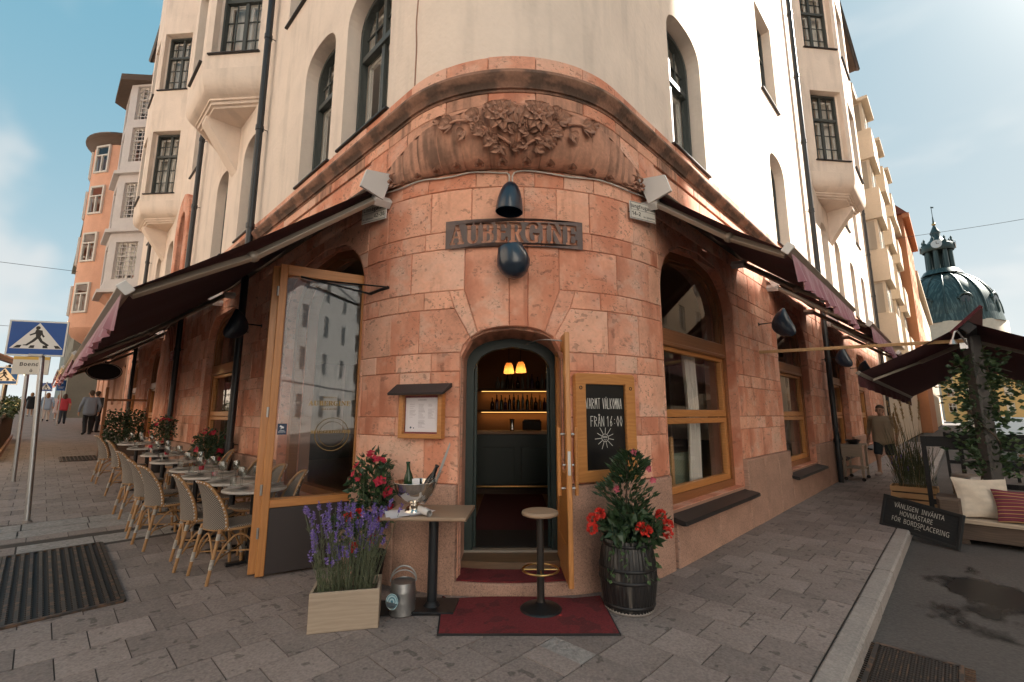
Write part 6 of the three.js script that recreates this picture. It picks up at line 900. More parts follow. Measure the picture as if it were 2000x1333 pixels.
{ // barrel planter
  const t = thing('barrel_planter', 'black fluted barrel planter with scarlet geraniums and leafy shrub', 'planter', V3(0.955, 0.001, -4.0)); t.scale.set(1.14, 1.1, 1.14);
  const rad = y => 0.155 + 0.045 * Math.sin(Math.PI * (y / 0.50) * 0.86 + 0.25), bm = (() => { const tt = tex(256, (u, v) => { const n = fbm(u * 12, v * 3, 12, 3, 401, 4), s = fbm(u * 40, v * 4, 40, 4, 405, 3); const k = sstep(0.55, 0.75, s * 0.7 + n * 0.3); return [lerp(0.018, 0.13, k), lerp(0.016, 0.115, k), lerp(0.016, 0.10, k), n]; }, 1); return texmat('black glazed barrel', tt, 0.4, 0.003); })();
  part('body', [grid(144, 14, (i, j) => { const a = -i * 2 * Math.PI, y = j * 0.48 + 0.012, rr = rad(y) + 0.0045 * Math.cos(a * 44); return V3(Math.cos(a) * rr, y, Math.sin(a) * rr); }, (i, j) => [i * 1.0, j * 0.5])], bm, t);
  part('hoops', [0.05, 0.22, 0.30, 0.46].map(y => lathe([[rad(y) + 0.004, y - 0.012], [rad(y) + 0.010, y - 0.006], [rad(y) + 0.010, y + 0.006], [rad(y) + 0.004, y + 0.012]], 44)), M_iron, t); part('base_ring', [lathe([[0.0, 0], [0.172, 0], [0.176, 0.012], [0.165, 0.022], [0, 0.022]], 40)], M_kerb, t); part('soil', [cyl(0.15, 0.16, 0.02, 0, 0.46, 0, 24)], M_brown, t);
  const cone = []; for (let i = 0; i < 760; i++) { const y = Math.pow(r6(), 0.8), R = (0.15 * (1 - y * y) + 0.065) * Math.pow(r6(), 0.4) * (0.85 + 0.3 * Math.sin(y * 17)), a = r6() * 6.283, d = V3(Math.cos(a), 0.5 + r6() * 0.7, Math.sin(a)).normalize(); cone.push([V3(0.02 + 0.03 * Math.sin(y * 9) + Math.cos(a) * R, 0.56 + y * 0.55, Math.sin(a) * R), d, sideOf(d, r6), 0.05 + r6() * 0.028, 0.024]); }
  part('shrub_leaves', [leafGeo(cone)], M_leaf, t); part('shrub_stem', [tube([V3(0, 0.46, 0), V3(0.01, 0.8, 0), V3(0.02, 1.05, 0)], 0.007, 8, 5)], M_brown, t);
  part('geranium_leaves', [leafGeo(bushLeaves(r6, 420, V3(0.02, 0.55, 0.02), V3(0.23, 0.13, 0.2), 0.075, 0.075))], M_leaf, t); part('trailing_ivy', [leafGeo(Array.from({ length: 40 }, (_, i) => { const a = [0.6, 1.2, 1.9, 2.4][i % 4] + (r6() - 0.5) * 0.3, y = 0.46 - Math.pow(r6(), 1.4) * 0.22, d = V3(Math.cos(a) * 0.5 + (r6() - 0.5), -0.5, Math.sin(a)).normalize(); return [V3(Math.cos(a) * (rad(y) + 0.014), y, Math.sin(a) * (rad(y) + 0.014)), d, sideOf(d, r6), 0.04, 0.032]; }))], M_leaf2, t);
  for (const [x, y, z] of [[-0.21, 0.68, 0.1], [-0.26, 0.64, 0.08], [-0.27, 0.58, 0.12], [0.24, 0.66, 0.06], [0.27, 0.60, 0.1], [0.26, 0.55, 0.12], [0.06, 0.60, 0.2], [0.09, 0.585, 0.2]]) mesh('geranium_head', clusterGeo(r6, 0.042), M_ger, t).position.set(x, y, z);
  for (const [x, y, z] of [[0.06, 1.12, 0.06], [0.16, 1.0, 0.08], [-0.09, 0.86, 0.13], [0.18, 0.92, 0.1]]) { const f = mesh('pink_bloom', flowerGeo(r6, 0.03), leafMat('pink bloom', 0.55, 0.1, 0.14), t); f.position.set(x, y, z); }
}
tagged('fallen_petal', [leafGeo([[V3(0, 0.014, 0), V3(1, 0.1, 0.2).normalize(), V3(0, 0, 1), 0.03, 0.025]])], M_ger, 'single scarlet petal lying on the red mat', 'petal', null, V3(0.36, 0.004, -3.80));
// ---------------------------------------------------------------- traffic signs on the left
{
  const p = gp(52, 1022), top = V3(-6.64, 2.62, -6.36), t = thing('crossing_sign', 'blue and white pedestrian crossing sign on a leaning grey pole', 'road sign', p); const L = v => v.clone().sub(p);
  part('pole', [rod(V3(0, -0.02, 0), L(top), 0.031, 0.030, 16)], M_steel, t); part('pole_base', [cyl(0.05, 0.045, 0.03, 0, 0, 0, 16)], M_kerb, t);
  const m = canvasMat(512, 400, (g, W, H) => {
    g.fillStyle = '#d5d2cc'; g.fillRect(0, 0, W, H); g.fillStyle = '#0b4a93'; g.fillRect(16, 16, W - 32, H - 32); g.fillStyle = '#dcd8d2'; g.beginPath(); g.moveTo(W / 2 + 4, 22); g.lineTo(30, 320); g.lineTo(W - 22, 320); g.closePath(); g.fill(); g.fillStyle = '#17120f';
    g.beginPath(); g.arc(250, 80, 20, 0, 7); g.fill(); const poly = (...q) => { g.beginPath(); q.forEach((v, i) => i ? g.lineTo(v[0], v[1]) : g.moveTo(v[0], v[1])); g.closePath(); g.fill(); };
    poly([236, 98], [290, 108], [300, 150], [318, 178], [306, 190], [286, 160], [280, 190], [242, 190], [238, 150], [190, 172], [184, 160], [228, 134]); poly([242, 184], [270, 192], [236, 236], [178, 286], [140, 284], [142, 276], [166, 272], [210, 226]); poly([250, 186], [284, 186], [304, 226], [366, 274], [350, 290], [288, 246]);
    poly([92, 282], [132, 280], [118, 312], [60, 314]); poly([206, 282], [242, 280], [238, 312], [192, 312]); poly([312, 280], [346, 280], [360, 310], [314, 312]); poly([408, 278], [446, 280], [476, 310], [426, 312]);
  }, 0.45, { metalness: 0 });
  const c = V3(-6.66, 2.60, -6.30), pn = thing ? new THREE.Group() : null; pn.name = 'sign_panel'; pn.position.copy(L(c)); pn.rotation.y = Math.atan2(6.62, 6.30) * 0.36; t.add(pn);
  part('backing', [box(0.67, 0.50, 0.012, 0, 0, 0, 0.004)], M_steel, pn); mesh('symbol', tf(face(0.665, 0.495), 0, 0, 0.0075), m, pn); part('clamp', [box(0.16, 0.04, 0.03, 0.02, -0.24, 0.012)], M_steel, pn);
  const p2 = gp(25, 942), c2 = V3(-9.50, 2.50, -8.95), t2 = thing('parking_sign', 'white resident parking plate on a leaning pole behind the crossing sign', 'road sign', p2), L2 = v => v.clone().sub(p2); part('pole', [rod(V3(0, -0.02, 0), L2(V3(-9.62, 2.75, -9.0)), 0.033, 0.033, 14)], M_steel, t2);
  const m2 = canvasMat(256, 160, (g, W, H) => { g.fillStyle = '#cfc9bf'; g.fillRect(0, 0, W, H); g.fillStyle = '#c9a24a'; g.fillRect(0, 0, W, 28); g.fillStyle = '#2a2522'; g.font = 'bold 46px sans-serif'; g.textAlign = 'center'; g.fillText('Boende', W / 2, 86); g.font = 'bold 40px sans-serif'; g.fillText('ö', W / 2 + 6, 140); }, 0.5); const q2 = new THREE.Group(); q2.name = 'sign_panel'; q2.position.copy(L2(c2)); q2.rotation.y = 0.3; t2.add(q2); part('backing', [box(0.58, 0.36, 0.012, 0, 0, 0)], M_steel, q2); mesh('lettering', tf(face(0.57, 0.35), 0, 0, 0.0075), m2, q2);
  // far crossing signs and parking sign up the street
  for (const [px, py, z, lab, kind] of [[10, 735, -13, 'small blue crossing sign by the dark terrace fence', 0], [430 * 0.21 + 0, 757, -27, 'distant blue crossing sign above the walking people', 0], [121, 754, -24, 'distant blue parking sign beside the walking people', 1]]) {
    const d = ray(px, py), k = z / d.z, c3 = V3(d.x * k, EYE + d.y * k, z), g0 = gy(c3.x, c3.z), t3 = thing('distant_sign', lab, 'road sign', V3(c3.x, g0, c3.z)); part('pole', [rod(V3(0, -0.05, 0), V3(0, c3.y - g0 + 0.3, 0), 0.03)], M_steel, t3);
    const q = new THREE.Group(); q.name = 'sign_panel'; q.position.set(0, c3.y - g0, 0.04); q.rotation.y = 0.4; t3.add(q); const s = kind ? 0.36 : 0.62; part('backing', [box(s, kind ? 0.54 : s * 0.8, 0.012, 0, 0, 0)], M_steel, q); mesh('symbol', tf(face(s, kind ? 0.54 : s * 0.8), 0, 0, 0.008), kind ? canvasMat(128, 192, (g, W, H) => { g.fillStyle = '#1d5da8'; g.fillRect(0, 0, W, H); g.fillStyle = '#e8e8e8'; g.font = 'bold 90px sans-serif'; g.textAlign = 'center'; g.fillText('P', W / 2, 92); g.fillRect(20, 120, 88, 8); g.fillRect(20, 140, 70, 8); }, 0.5) : m, q);
  }
}
// ---------------------------------------------------------------- people
function sdf(caps, lo, hi, N, k = 0.03) {
  const mc = new MarchingCubes(N, new THREE.MeshBasicMaterial(), false, false, 60000); mc.isolation = 0; const c = V3().addVectors(lo, hi).multiplyScalar(0.5), h = V3().subVectors(hi, lo).multiplyScalar(0.5), half = N / 2;
  const B = caps.map(([a, b, ra, rb, sx]) => ({ ax: a.x, ay: a.y, az: a.z, dx: b.x - a.x, dy: b.y - a.y, dz: b.z - a.z, l: Math.max(1e-8, a.distanceToSquared(b)), ra, rb, sx: sx || 1 }));
  for (let z = 0; z < N; z++) for (let y = 0; y < N; y++) for (let x = 0; x < N; x++) {
    const px = c.x + h.x * (x - half) / half, py = c.y + h.y * (y - half) / half, pz = c.z + h.z * (z - half) / half; let d = 1;
    for (const q of B) { const ex = px - q.ax, ey = py - q.ay, ez = pz - q.az; const t = Math.min(1, Math.max(0, (ex * q.dx + ey * q.dy + ez * q.dz) / q.l)); const fx = (ex - t * q.dx) / q.sx, fy = ey - t * q.dy, fz = ez - t * q.dz; const e = Math.sqrt(fx * fx + fy * fy + fz * fz) - (q.ra + t * (q.rb - q.ra)); const hh = Math.max(k - Math.abs(d - e), 0) / k; d = Math.min(d, e) - hh * hh * k * 0.25; }
    mc.field[x + y * N + z * N * N] = -d;
  }
  mc.update(); const n = mc.count; const P = new Float32Array(n * 3); for (let i = 0; i < n; i++) { P[i * 3] = c.x + mc.positionArray[i * 3] * h.x; P[i * 3 + 1] = c.y + mc.positionArray[i * 3 + 1] * h.y; P[i * 3 + 2] = c.z + mc.positionArray[i * 3 + 2] * h.z; }
  const g = new THREE.BufferGeometry(); g.setAttribute('position', new THREE.BufferAttribute(P, 3)); g.computeVertexNormals(); return toCreasedNormals(g, 1.2);
}
const skinM = std('skin', [0.42, 0.23, 0.15], 0.55);
function person(label, pos, turn, o) {
  const s = (o.h || 1.75) / 1.75, v = (x, y, z) => V3(x * s, y * s, z * s), st = o.step || 0, N = o.N || 40, wd = o.wide || 1;
  const hipL = v(-0.085 * wd, 0.92, 0), hipR = v(0.085 * wd, 0.92, 0), knL = v(-0.09 * wd, 0.50, 0.05 + st * 0.16), knR = v(0.09 * wd, 0.50, 0.05 - st * 0.06), anL = v(-0.10 * wd, 0.085, st * 0.26 - 0.01), anR = v(0.10 * wd, 0.085 + (st ? 0.05 : 0), -st * 0.30 - 0.01), toL = v(-0.115 * wd, 0.035, st * 0.26 + 0.15), toR = v(0.115 * wd, 0.035, -st * 0.30 + 0.14), shL = v(-0.185 * wd, 1.42, 0), shR = v(0.185 * wd, 1.42, 0), a = o.arm || 0, elL = v(-0.268 * wd, 1.14, -0.03 - st * 0.1 + a * 0.04), elR = v(0.268 * wd, 1.14, -0.03 + st * 0.12 + a * 0.04), wrL = v(-0.27 * wd, 0.90, 0.08 - st * 0.06 + a * 0.1), wrR = v(0.27 * wd, 0.90, 0.06 + st * 0.16 + a * 0.1), nk = v(0, 1.46, 0.0), hd = v(0, 1.62, 0.02), pel = v(0, 0.95, 0), ch = v(0, 1.25, 0.01);
  const q = 1 * s, W = wd; const hands = []; for (const [w, sg] of [[wrL, -1], [wrR, 1]]) { const pm = w.clone().add(v(0, -0.085, 0.02)); hands.push([w, pm, 0.026 * q, 0.03 * q]); for (let k = 0; k < 4; k++) { const b = pm.clone().add(v(0, -0.01, -0.027 + k * 0.018)), m = b.clone().add(v(-sg * 0.004, -0.042, 0.006)), e = m.clone().add(v(-sg * 0.016, -0.03 + (k === 0 ? 0.008 : 0), 0.004)); hands.push([b, m, 0.0095 * q, 0.009 * q], [m, e, 0.009 * q, 0.0075 * q]); } const tb = pm.clone().add(v(0, 0.03, 0.03)), te = tb.clone().add(v(-sg * 0.01, -0.045, 0.022)); hands.push([tb, te, 0.011 * q, 0.009 * q]); }
  const limbs = [[nk, hd.clone().add(v(0, -0.06, -0.01)), 0.055 * q, 0.05 * q], [shL, elL, 0.046 * q, 0.037 * q], [elL, wrL, 0.04 * q, 0.026 * q], [shR, elR, 0.046 * q, 0.037 * q], [elR, wrR, 0.04 * q, 0.026 * q], [hipL, knL, 0.08 * q, 0.055 * q], [knL, anL, 0.055 * q, 0.035 * q], [hipR, knR, 0.08 * q, 0.055 * q], [knR, anR, 0.055 * q, 0.035 * q], [anL, toL, 0.04 * q, 0.03 * q], [anR, toR, 0.04 * q, 0.03 * q], ...[[0.93, 0.05, 0.09], [1.06, 0.045, 0.085], [1.2, 0.05, 0.086], [1.33, 0.06, 0.082]].map(([y, w, r]) => [v(-w * W, y, 0), v(w * W, y, 0), r * q * W, r * q * W]), [ch, nk, 0.10 * q, 0.05 * q], [shL, shR, 0.045 * q, 0.045 * q]];
  const head = [[hd.clone().add(v(0, 0.03, 0)), hd.clone().add(v(0, 0.04, -0.02)), 0.083 * q, 0.088 * q], [hd.clone().add(v(0, -0.03, 0.02)), hd.clone().add(v(0, -0.085, 0.04)), 0.064 * q, 0.042 * q], [hd.clone().add(v(0, 0.01, 0.088)), hd.clone().add(v(0, -0.025, 0.105)), 0.010 * q, 0.015 * q], [hd.clone().add(v(-0.085, 0.005, 0)), hd.clone().add(v(-0.085, -0.03, 0.0)), 0.016 * q, 0.012 * q], [hd.clone().add(v(0.085, 0.005, 0)), hd.clone().add(v(0.085, -0.03, 0.0)), 0.016 * q, 0.012 * q], [hd.clone().add(v(-0.025, -0.062, 0.078)), hd.clone().add(v(0.025, -0.062, 0.078)), 0.009 * q, 0.009 * q], [hd.clone().add(v(-0.05, 0.03, 0.07)), hd.clone().add(v(0.05, 0.03, 0.07)), 0.012 * q, 0.012 * q]];
  const bodyG = merge([sdf(limbs, v(-0.45 * W, -0.02, -0.48), v(0.45 * W, 1.62, 0.5), N + 8, 0.04), sdf(head, hd.clone().add(v(-0.14, -0.2, -0.15)), hd.clone().add(v(0.14, 0.17, 0.17)), Math.round(N * 0.75), 0.02), sdf(hands.slice(0, hands.length / 2), wrL.clone().add(v(-0.09, -0.22, -0.1)), wrL.clone().add(v(0.09, 0.05, 0.12)), Math.round(N * 0.7), 0.012), sdf(hands.slice(hands.length / 2), wrR.clone().add(v(-0.09, -0.22, -0.1)), wrR.clone().add(v(0.09, 0.05, 0.12)), Math.round(N * 0.7), 0.012)]);
  const t = mesh(numbered('person'), bodyG, skinM, scene); t.position.copy(pos); t.rotation.y = turn; t.userData = { label, category: 'person' };
  const eye = std('eye dark', [0.03, 0.02, 0.015], 0.3); part('eyes', [-1, 1].map(e => tf(norm(new THREE.SphereGeometry(0.010 * q, 8, 6)), e * 0.033 * q, hd.y + 0.006 * q, hd.z + 0.079 * q)), eye, t);
  const sl = o.sleeve === undefined ? 0.75 : o.sleeve, shirt = [...range(0, 1, 6).map(k => { const y = lerp(0.87 - (o.long || 0), 1.34, k), w = lerp(0.068 + (o.flare || 0), 0.08, k), r = lerp(0.126, 0.108, k); return [v(-w * W, y, 0.01 * k), v(w * W, y, 0.01 * k), r * q * W, r * q * W]; }), [v(0, 1.34, 0), v(0, 1.43, 0), 0.12 * q, 0.075 * q], [shL, shR, 0.068 * q, 0.068 * q], [shL, elL.clone().lerp(shL, 1 - Math.min(1, sl * 2)), 0.062 * q, 0.05 * q], [shR, elR.clone().lerp(shR, 1 - Math.min(1, sl * 2)), 0.062 * q, 0.05 * q]]; if (sl > 0.5) shirt.push([elL, elL.clone().lerp(wrL, sl * 2 - 1), 0.05 * q, 0.043 * q], [elR, elR.clone().lerp(wrR, sl * 2 - 1), 0.05 * q, 0.043 * q]);
  part('shirt', [sdf(shirt, v(-0.42 * W, 0.42, -0.36), v(0.42 * W, 1.56, 0.36), N, 0.014)], o.shirt, t);
  const tr = o.trouser === undefined ? 1 : o.trouser; if (o.pants) { const kl = (h, k, an) => tr > 0.5 ? [[h, k, 0.092 * q * W, 0.075 * q], [k, k.clone().lerp(an, tr * 2 - 1), 0.075 * q, 0.062 * q]] : [[h, h.clone().lerp(k, tr * 2), 0.095 * q * W, 0.09 * q]]; part('trousers', [sdf([...kl(hipL, knL, anL), ...kl(hipR, knR, anR), [v(-0.05, 0.92, 0), v(0.05, 0.92, 0), 0.105 * q * W, 0.105 * q * W]], v(-0.36 * W, 0.02, -0.48), v(0.36 * W, 1.08, 0.5), N, 0.02)], o.pants, t); }
  part('shoes', [[anL, toL], [anR, toR]].map(([x, y]) => sdf([[x.clone().add(v(0, -0.02, -0.03)), y, 0.05 * q, 0.042 * q]], v(-0.3, -0.02, -0.6), v(0.3, 0.24, 0.6), 30, 0.01)).map(g => g), o.shoes, t);
  const hr = o.hairLong || 0; part('hair', [sdf([[hd.clone().add(v(0, 0.055, -0.03)), hd.clone().add(v(0, 0.06, -0.01)), 0.088 * q, 0.086 * q], [hd.clone().add(v(0, 0.03, -0.05)), hd.clone().add(v(0, -0.03 - hr, -0.06)), 0.08 * q, (0.055 + hr * 0.15) * q], ...(hr ? [[hd.clone().add(v(-0.075, 0.02, -0.02)), hd.clone().add(v(-0.08, -hr, -0.03)), 0.03 * q, 0.03 * q], [hd.clone().add(v(0.075, 0.02, -0.02)), hd.clone().add(v(0.08, -hr, -0.03)), 0.03 * q, 0.03 * q]] : [])], hd.clone().add(v(-0.16, -0.32, -0.2)), hd.clone().add(v(0.16, 0.19, 0.16)), Math.round(N * 0.7), 0.02)], o.hair, t);
  return t;
}
const cl = (n, c, r = 0.9) => std(n, c, r);
const brownHair = cl('brown hair', [0.05, 0.028, 0.016], 0.6), fairHair = cl('fair hair', [0.25, 0.13, 0.06], 0.6), white = cl('white cotton', [0.6, 0.55, 0.5]), black = cl('black cloth', [0.014, 0.014, 0.017]), denim = cl('dark denim', [0.03, 0.04, 0.055]);
{ const p = PR(10.6, 0.77); person('man in beige shirt and dark shorts walking along the right pavement', p, Math.atan2(-p.x, -p.z) - 0.35, { h: 1.78, N: 62, step: 0.5, sleeve: 0.72, trouser: 0.42, wide: 1.18, shirt: cl('beige linen shirt', [0.40, 0.30, 0.20]), pants: cl('dark shorts', [0.035, 0.04, 0.045]), hair: brownHair, shoes: cl('pale shoes', [0.45, 0.36, 0.33]) }); }
const upStreet = Math.atan2(dL.x, dL.z);
const put = (px, py) => { const p = gp(px, py); p.y = gy(p.x, p.z); return p; };
person('man in grey blue shirt and black trousers standing beside the tables', put(168, 850), upStreet + 0.2, { h: 1.84, sleeve: 0.95, shirt: cl('grey blue shirt', [0.17, 0.20, 0.25]), pants: black, hair: brownHair, shoes: black, step: 0.35, wide: 1.08 });
person('person in dark clothes close behind the man in the grey blue shirt', put(181, 846), upStreet - 0.6, { h: 1.82, sleeve: 0.9, shirt: black, pants: black, hair: brownHair, shoes: black });
person('woman in red top and dark jeans walking up the pavement', put(119, 829), upStreet, { h: 1.66, sleeve: 0.4, step: 0.7, shirt: cl('red top', [0.42, 0.045, 0.06]), pants: denim, hair: brownHair, shoes: black, hairLong: 0.1 });
person('woman in pale blue blouse and white trousers walking up the pavement', put(86, 824), upStreet, { h: 1.7, sleeve: 0.95, step: 0.7, long: 0.05, shirt: cl('pale blue blouse', [0.32, 0.42, 0.55]), pants: white, hair: fairHair, shoes: black, hairLong: 0.14, wide: 1.1 });
person('woman in white dress walking beside the woman in red', put(109, 822), upStreet, { h: 1.6, sleeve: 0.3, step: 0.5, long: 0.3, flare: 0.05, shirt: cl('white dress', [0.6, 0.5, 0.5]), hair: fairHair, shoes: white, hairLong: 0.14 });
person('woman in short black dress walking behind the sign poles', put(56, 814), upStreet, { h: 1.68, sleeve: 0.6, step: 0.7, long: 0.22, flare: 0.03, shirt: black, hair: fairHair, shoes: white, hairLong: 0.08 });
// ---------------------------------------------------------------- terrace on the right
const RY = -0.12;
{
  const p0 = PR(4.95, 2.50, RY), t = thing('awning_stand', 'free-standing double awning of dark red cloth on a grey post', 'awning', p0), Q = (s, o, y) => PR(s, o, y).sub(p0);
  part('post', [bar(Q(4.95, 2.5, RY), Q(4.95, 2.5, 2.72), 0.17, 0.17)], std('grey painted post', [0.085, 0.078, 0.074], 0.6), t); part('post', [bar(Q(9.9, 2.6, RY), Q(9.9, 2.6, 2.6), 0.15, 0.15)], mats['grey painted post'], t);
  part('ridge', [bar(Q(4.5, 2.47, 2.80), Q(10.6, 2.6, 2.62), 0.16, 0.16)], M_iron, t); part('ridge_hood', [bar(Q(4.45, 2.47, 2.90), Q(10.6, 2.6, 2.72), 0.04, 0.5)], M_tent, t);
  const cloth = (s0, s1, A, B, C, D) => [grid(14, 10, (i, j) => { const a = Q(lerp(s0, s1, i), lerp(A[0], B[0], i), lerp(A[1], B[1], i)), b = Q(lerp(s0, s1, i), lerp(C[0], D[0], i), lerp(C[1], D[1], i)); return a.lerp(b, j).add(V3(0, -0.03 * Math.sin(Math.PI * j), 0)); }, (i, j) => [i * 6, j * 1.5])];
  part('cloth', cloth(4.5, 10.5, [2.44, 2.84], [2.56, 2.66], [1.15, 2.21], [1.43, 1.97]), M_tent, t); part('cloth', cloth(4.5, 10.5, [2.54, 2.84], [2.64, 2.66], [3.95, 2.16], [3.85, 2.0]), M_tent, t);
  const val = (A, B, s) => [grid(60, 3, (i, j) => Q(lerp(4.5, 10.5, i), lerp(A[0], B[0], i) + s * (0.01 + 0.015 * j * Math.sin(i * 60)), lerp(A[1], B[1], i) - 0.01 - 0.19 * j), (i, j) => [i * 6, j * 0.2])];
  part('valance', val([1.15, 2.2], [1.43, 1.96], -1), M_tent, t); part('valance', val([3.95, 2.15], [3.85, 1.99], 1), M_tent, t);
  part('front_bar', [bar(Q(4.45, 1.15, 2.21), Q(10.5, 1.43, 1.97), 0.05, 0.06)], M_alu, t); part('front_bar', [bar(Q(4.45, 3.95, 2.16), Q(10.5, 3.85, 2.0), 0.05, 0.06)], M_alu, t);
  for (const [s, o] of [[5.1, 1.25], [8.6, 1.38], [5.1, 3.85], [8.6, 3.8]]) { const e = Q(s + 0.5, (o + 2.5) / 2, 2.42); part('arm', [bar(Q(s, 2.5, 2.66), e, 0.045, 0.06), bar(e, Q(s, o, 2.12), 0.04, 0.05)], M_alu, t); }
  part('lamp', [tube([Q(4.6, 2.45, 2.55), Q(4.45, 2.35, 2.75), Q(4.4, 2.3, 2.62)], 0.012, 10, 6), tf(cyl(0.05, 0.02, 0.07, 0, 0, 0), ...Q(4.4, 2.3, 2.55).toArray())], M_steel, t);
  tagged('wooden_lath', [bar(PR(3.45, -0.03, 2.56), PR(4.86, 2.44, 2.64), 0.05, 0.03)], M_pine, 'long bare wooden lath from the wall to the awning post', 'lath');
  tagged('bracket_plate', [box(0.11, 0.16, 0.006, 0, 0, 0)], M_steel, 'steel plate fixing the wooden lath to the awning post', 'bracket', null, PR(4.86, 2.42, 2.60), thR - 1.2);
  const L = []; for (let i = 0; i < 900; i++) { const k = r6(), y = 0.85 + 1.7 * k + (r6() - 0.5) * 0.2, R = (0.10 + 0.26 * Math.pow(r6(), 1.6) * (0.5 + 0.9 * Math.abs(Math.sin(k * 7)))), a = r6() * 6.283, d = V3(Math.cos(a), -0.1 + r6() * 0.4, Math.sin(a)).normalize(); L.push([V3(Math.cos(a) * R, y, Math.sin(a) * R), d, sideOf(d, r6), 0.085, 0.07]); }
  const vine = thing('climbing_vine', 'leafy green vine winding up the awning post', 'plant', PR(4.95, 2.5, RY)); part('leaves', [leafGeo(L.slice(0, 650))], M_leaf, vine); part('light_leaves', [leafGeo(L.slice(650))], M_leaf2, vine); part('stem', [tube(range(0, 1, 16).map(k => V3(0.13 * Math.cos(k * 14), k * 2.4, 0.13 * Math.sin(k * 14))), 0.012, 60, 5)], M_brown, vine);
}
{ // low timber bench with cushions
  const b0 = PR(4.05, 2.45, RY), t = thing('timber_bench', 'low bench of old timber carrying the cushions', 'bench', b0, thL + Math.PI / 2 - Math.PI / 2 + Math.PI / 2); t.rotation.y = Math.atan2(-nR.z, nR.x);      // local x along nR
  part('seat_plank', [box(2.2, 0.05, 0.26, 0.55, 0.30, 0.12)], M_grey, t); part('seat_plank', [box(2.2, 0.05, 0.24, 0.55, 0.30, -0.14)], M_grey, t); part('front_beam', [box(2.1, 0.2, 0.08, 0.57, 0.17, 0.17)], M_brown, t); part('rear_beam', [box(2.1, 0.26, 0.08, 0.57, 0.13, -0.2)], M_brown, t); part('end_block', [box(0.20, 0.27, 0.42, -0.38, 0.138, -0.02)], M_brown, t); part('arm_log', [box(0.24, 0.24, 0.5, -0.43, 0.445, -0.06, 0.03)], M_brown, t);
  const cushion = (label, m, x, z, ry, rx, w, h) => { const g = grid(16, 16, (i, j) => { const e = Math.pow(Math.sin(Math.PI * clamp(i, 0.001, 0.999)) * Math.sin(Math.PI * clamp(j, 0.001, 0.999)), 0.42), px = (i - 0.5) * w * (1 - 0.09 * Math.sin(Math.PI * j)), py = (j - 0.5) * h * (1 - 0.09 * Math.sin(Math.PI * i)); return V3(px, py, 0.075 * e + 0.008 * Math.sin(i * 9 + j * 7)); }, (i, j) => [i, j]), k = grid(16, 16, (i, j) => { const ii = 1 - i, e = Math.pow(Math.sin(Math.PI * clamp(ii, 0.001, 0.999)) * Math.sin(Math.PI * clamp(j, 0.001, 0.999)), 0.42); return V3((ii - 0.5) * w * (1 - 0.09 * Math.sin(Math.PI * j)), (j - 0.5) * h * (1 - 0.09 * Math.sin(Math.PI * ii)), -0.07 * e); }, (i, j) => [i, j]); const c = tagged('cushion', [g, k], m, label, 'cushion', 'cushions on the timber bench'); c.position.copy(V3(x, 0.33 + h / 2 * Math.cos(rx), z).applyAxisAngle(V3(0, 1, 0), t.rotation.y).add(b0)); c.rotation.set(0, t.rotation.y + ry, 0); c.rotateX(rx); return c; };
  const stripe = (() => { const tt = tex(128, (u, v) => { const k = (v * 9) % 1, q = (v * 9) | 0; const c = k < 0.18 ? [0.42, 0.25, 0.10] : k < 0.34 ? [0.05, 0.02, 0.035] : k < 0.6 ? [0.20, 0.03, 0.045] : k < 0.72 ? [0.10, 0.03, 0.06] : [0.16, 0.025, 0.035]; return [...c, 0.5]; }, 1); return texmat('striped weave', tt, 0.95); })(), cream = fabric('cream linen', [0.62, 0.52, 0.42], 501);
  cushion('large cream cushion leaning on its corner at the end of the bench', cream, -0.10, 0.0, 0.3, -0.30, 0.55, 0.52); cushion('red striped cushion leaning before the cream one', stripe, 0.24, 0.10, 0.12, -0.42, 0.5, 0.42); cushion('cream cushion behind the red striped one', cream, 0.62, -0.03, 0.0, -0.25, 0.55, 0.45); cushion('second red striped cushion farther along the bench', stripe, 1.05, 0.08, -0.1, -0.35, 0.5, 0.42);
}
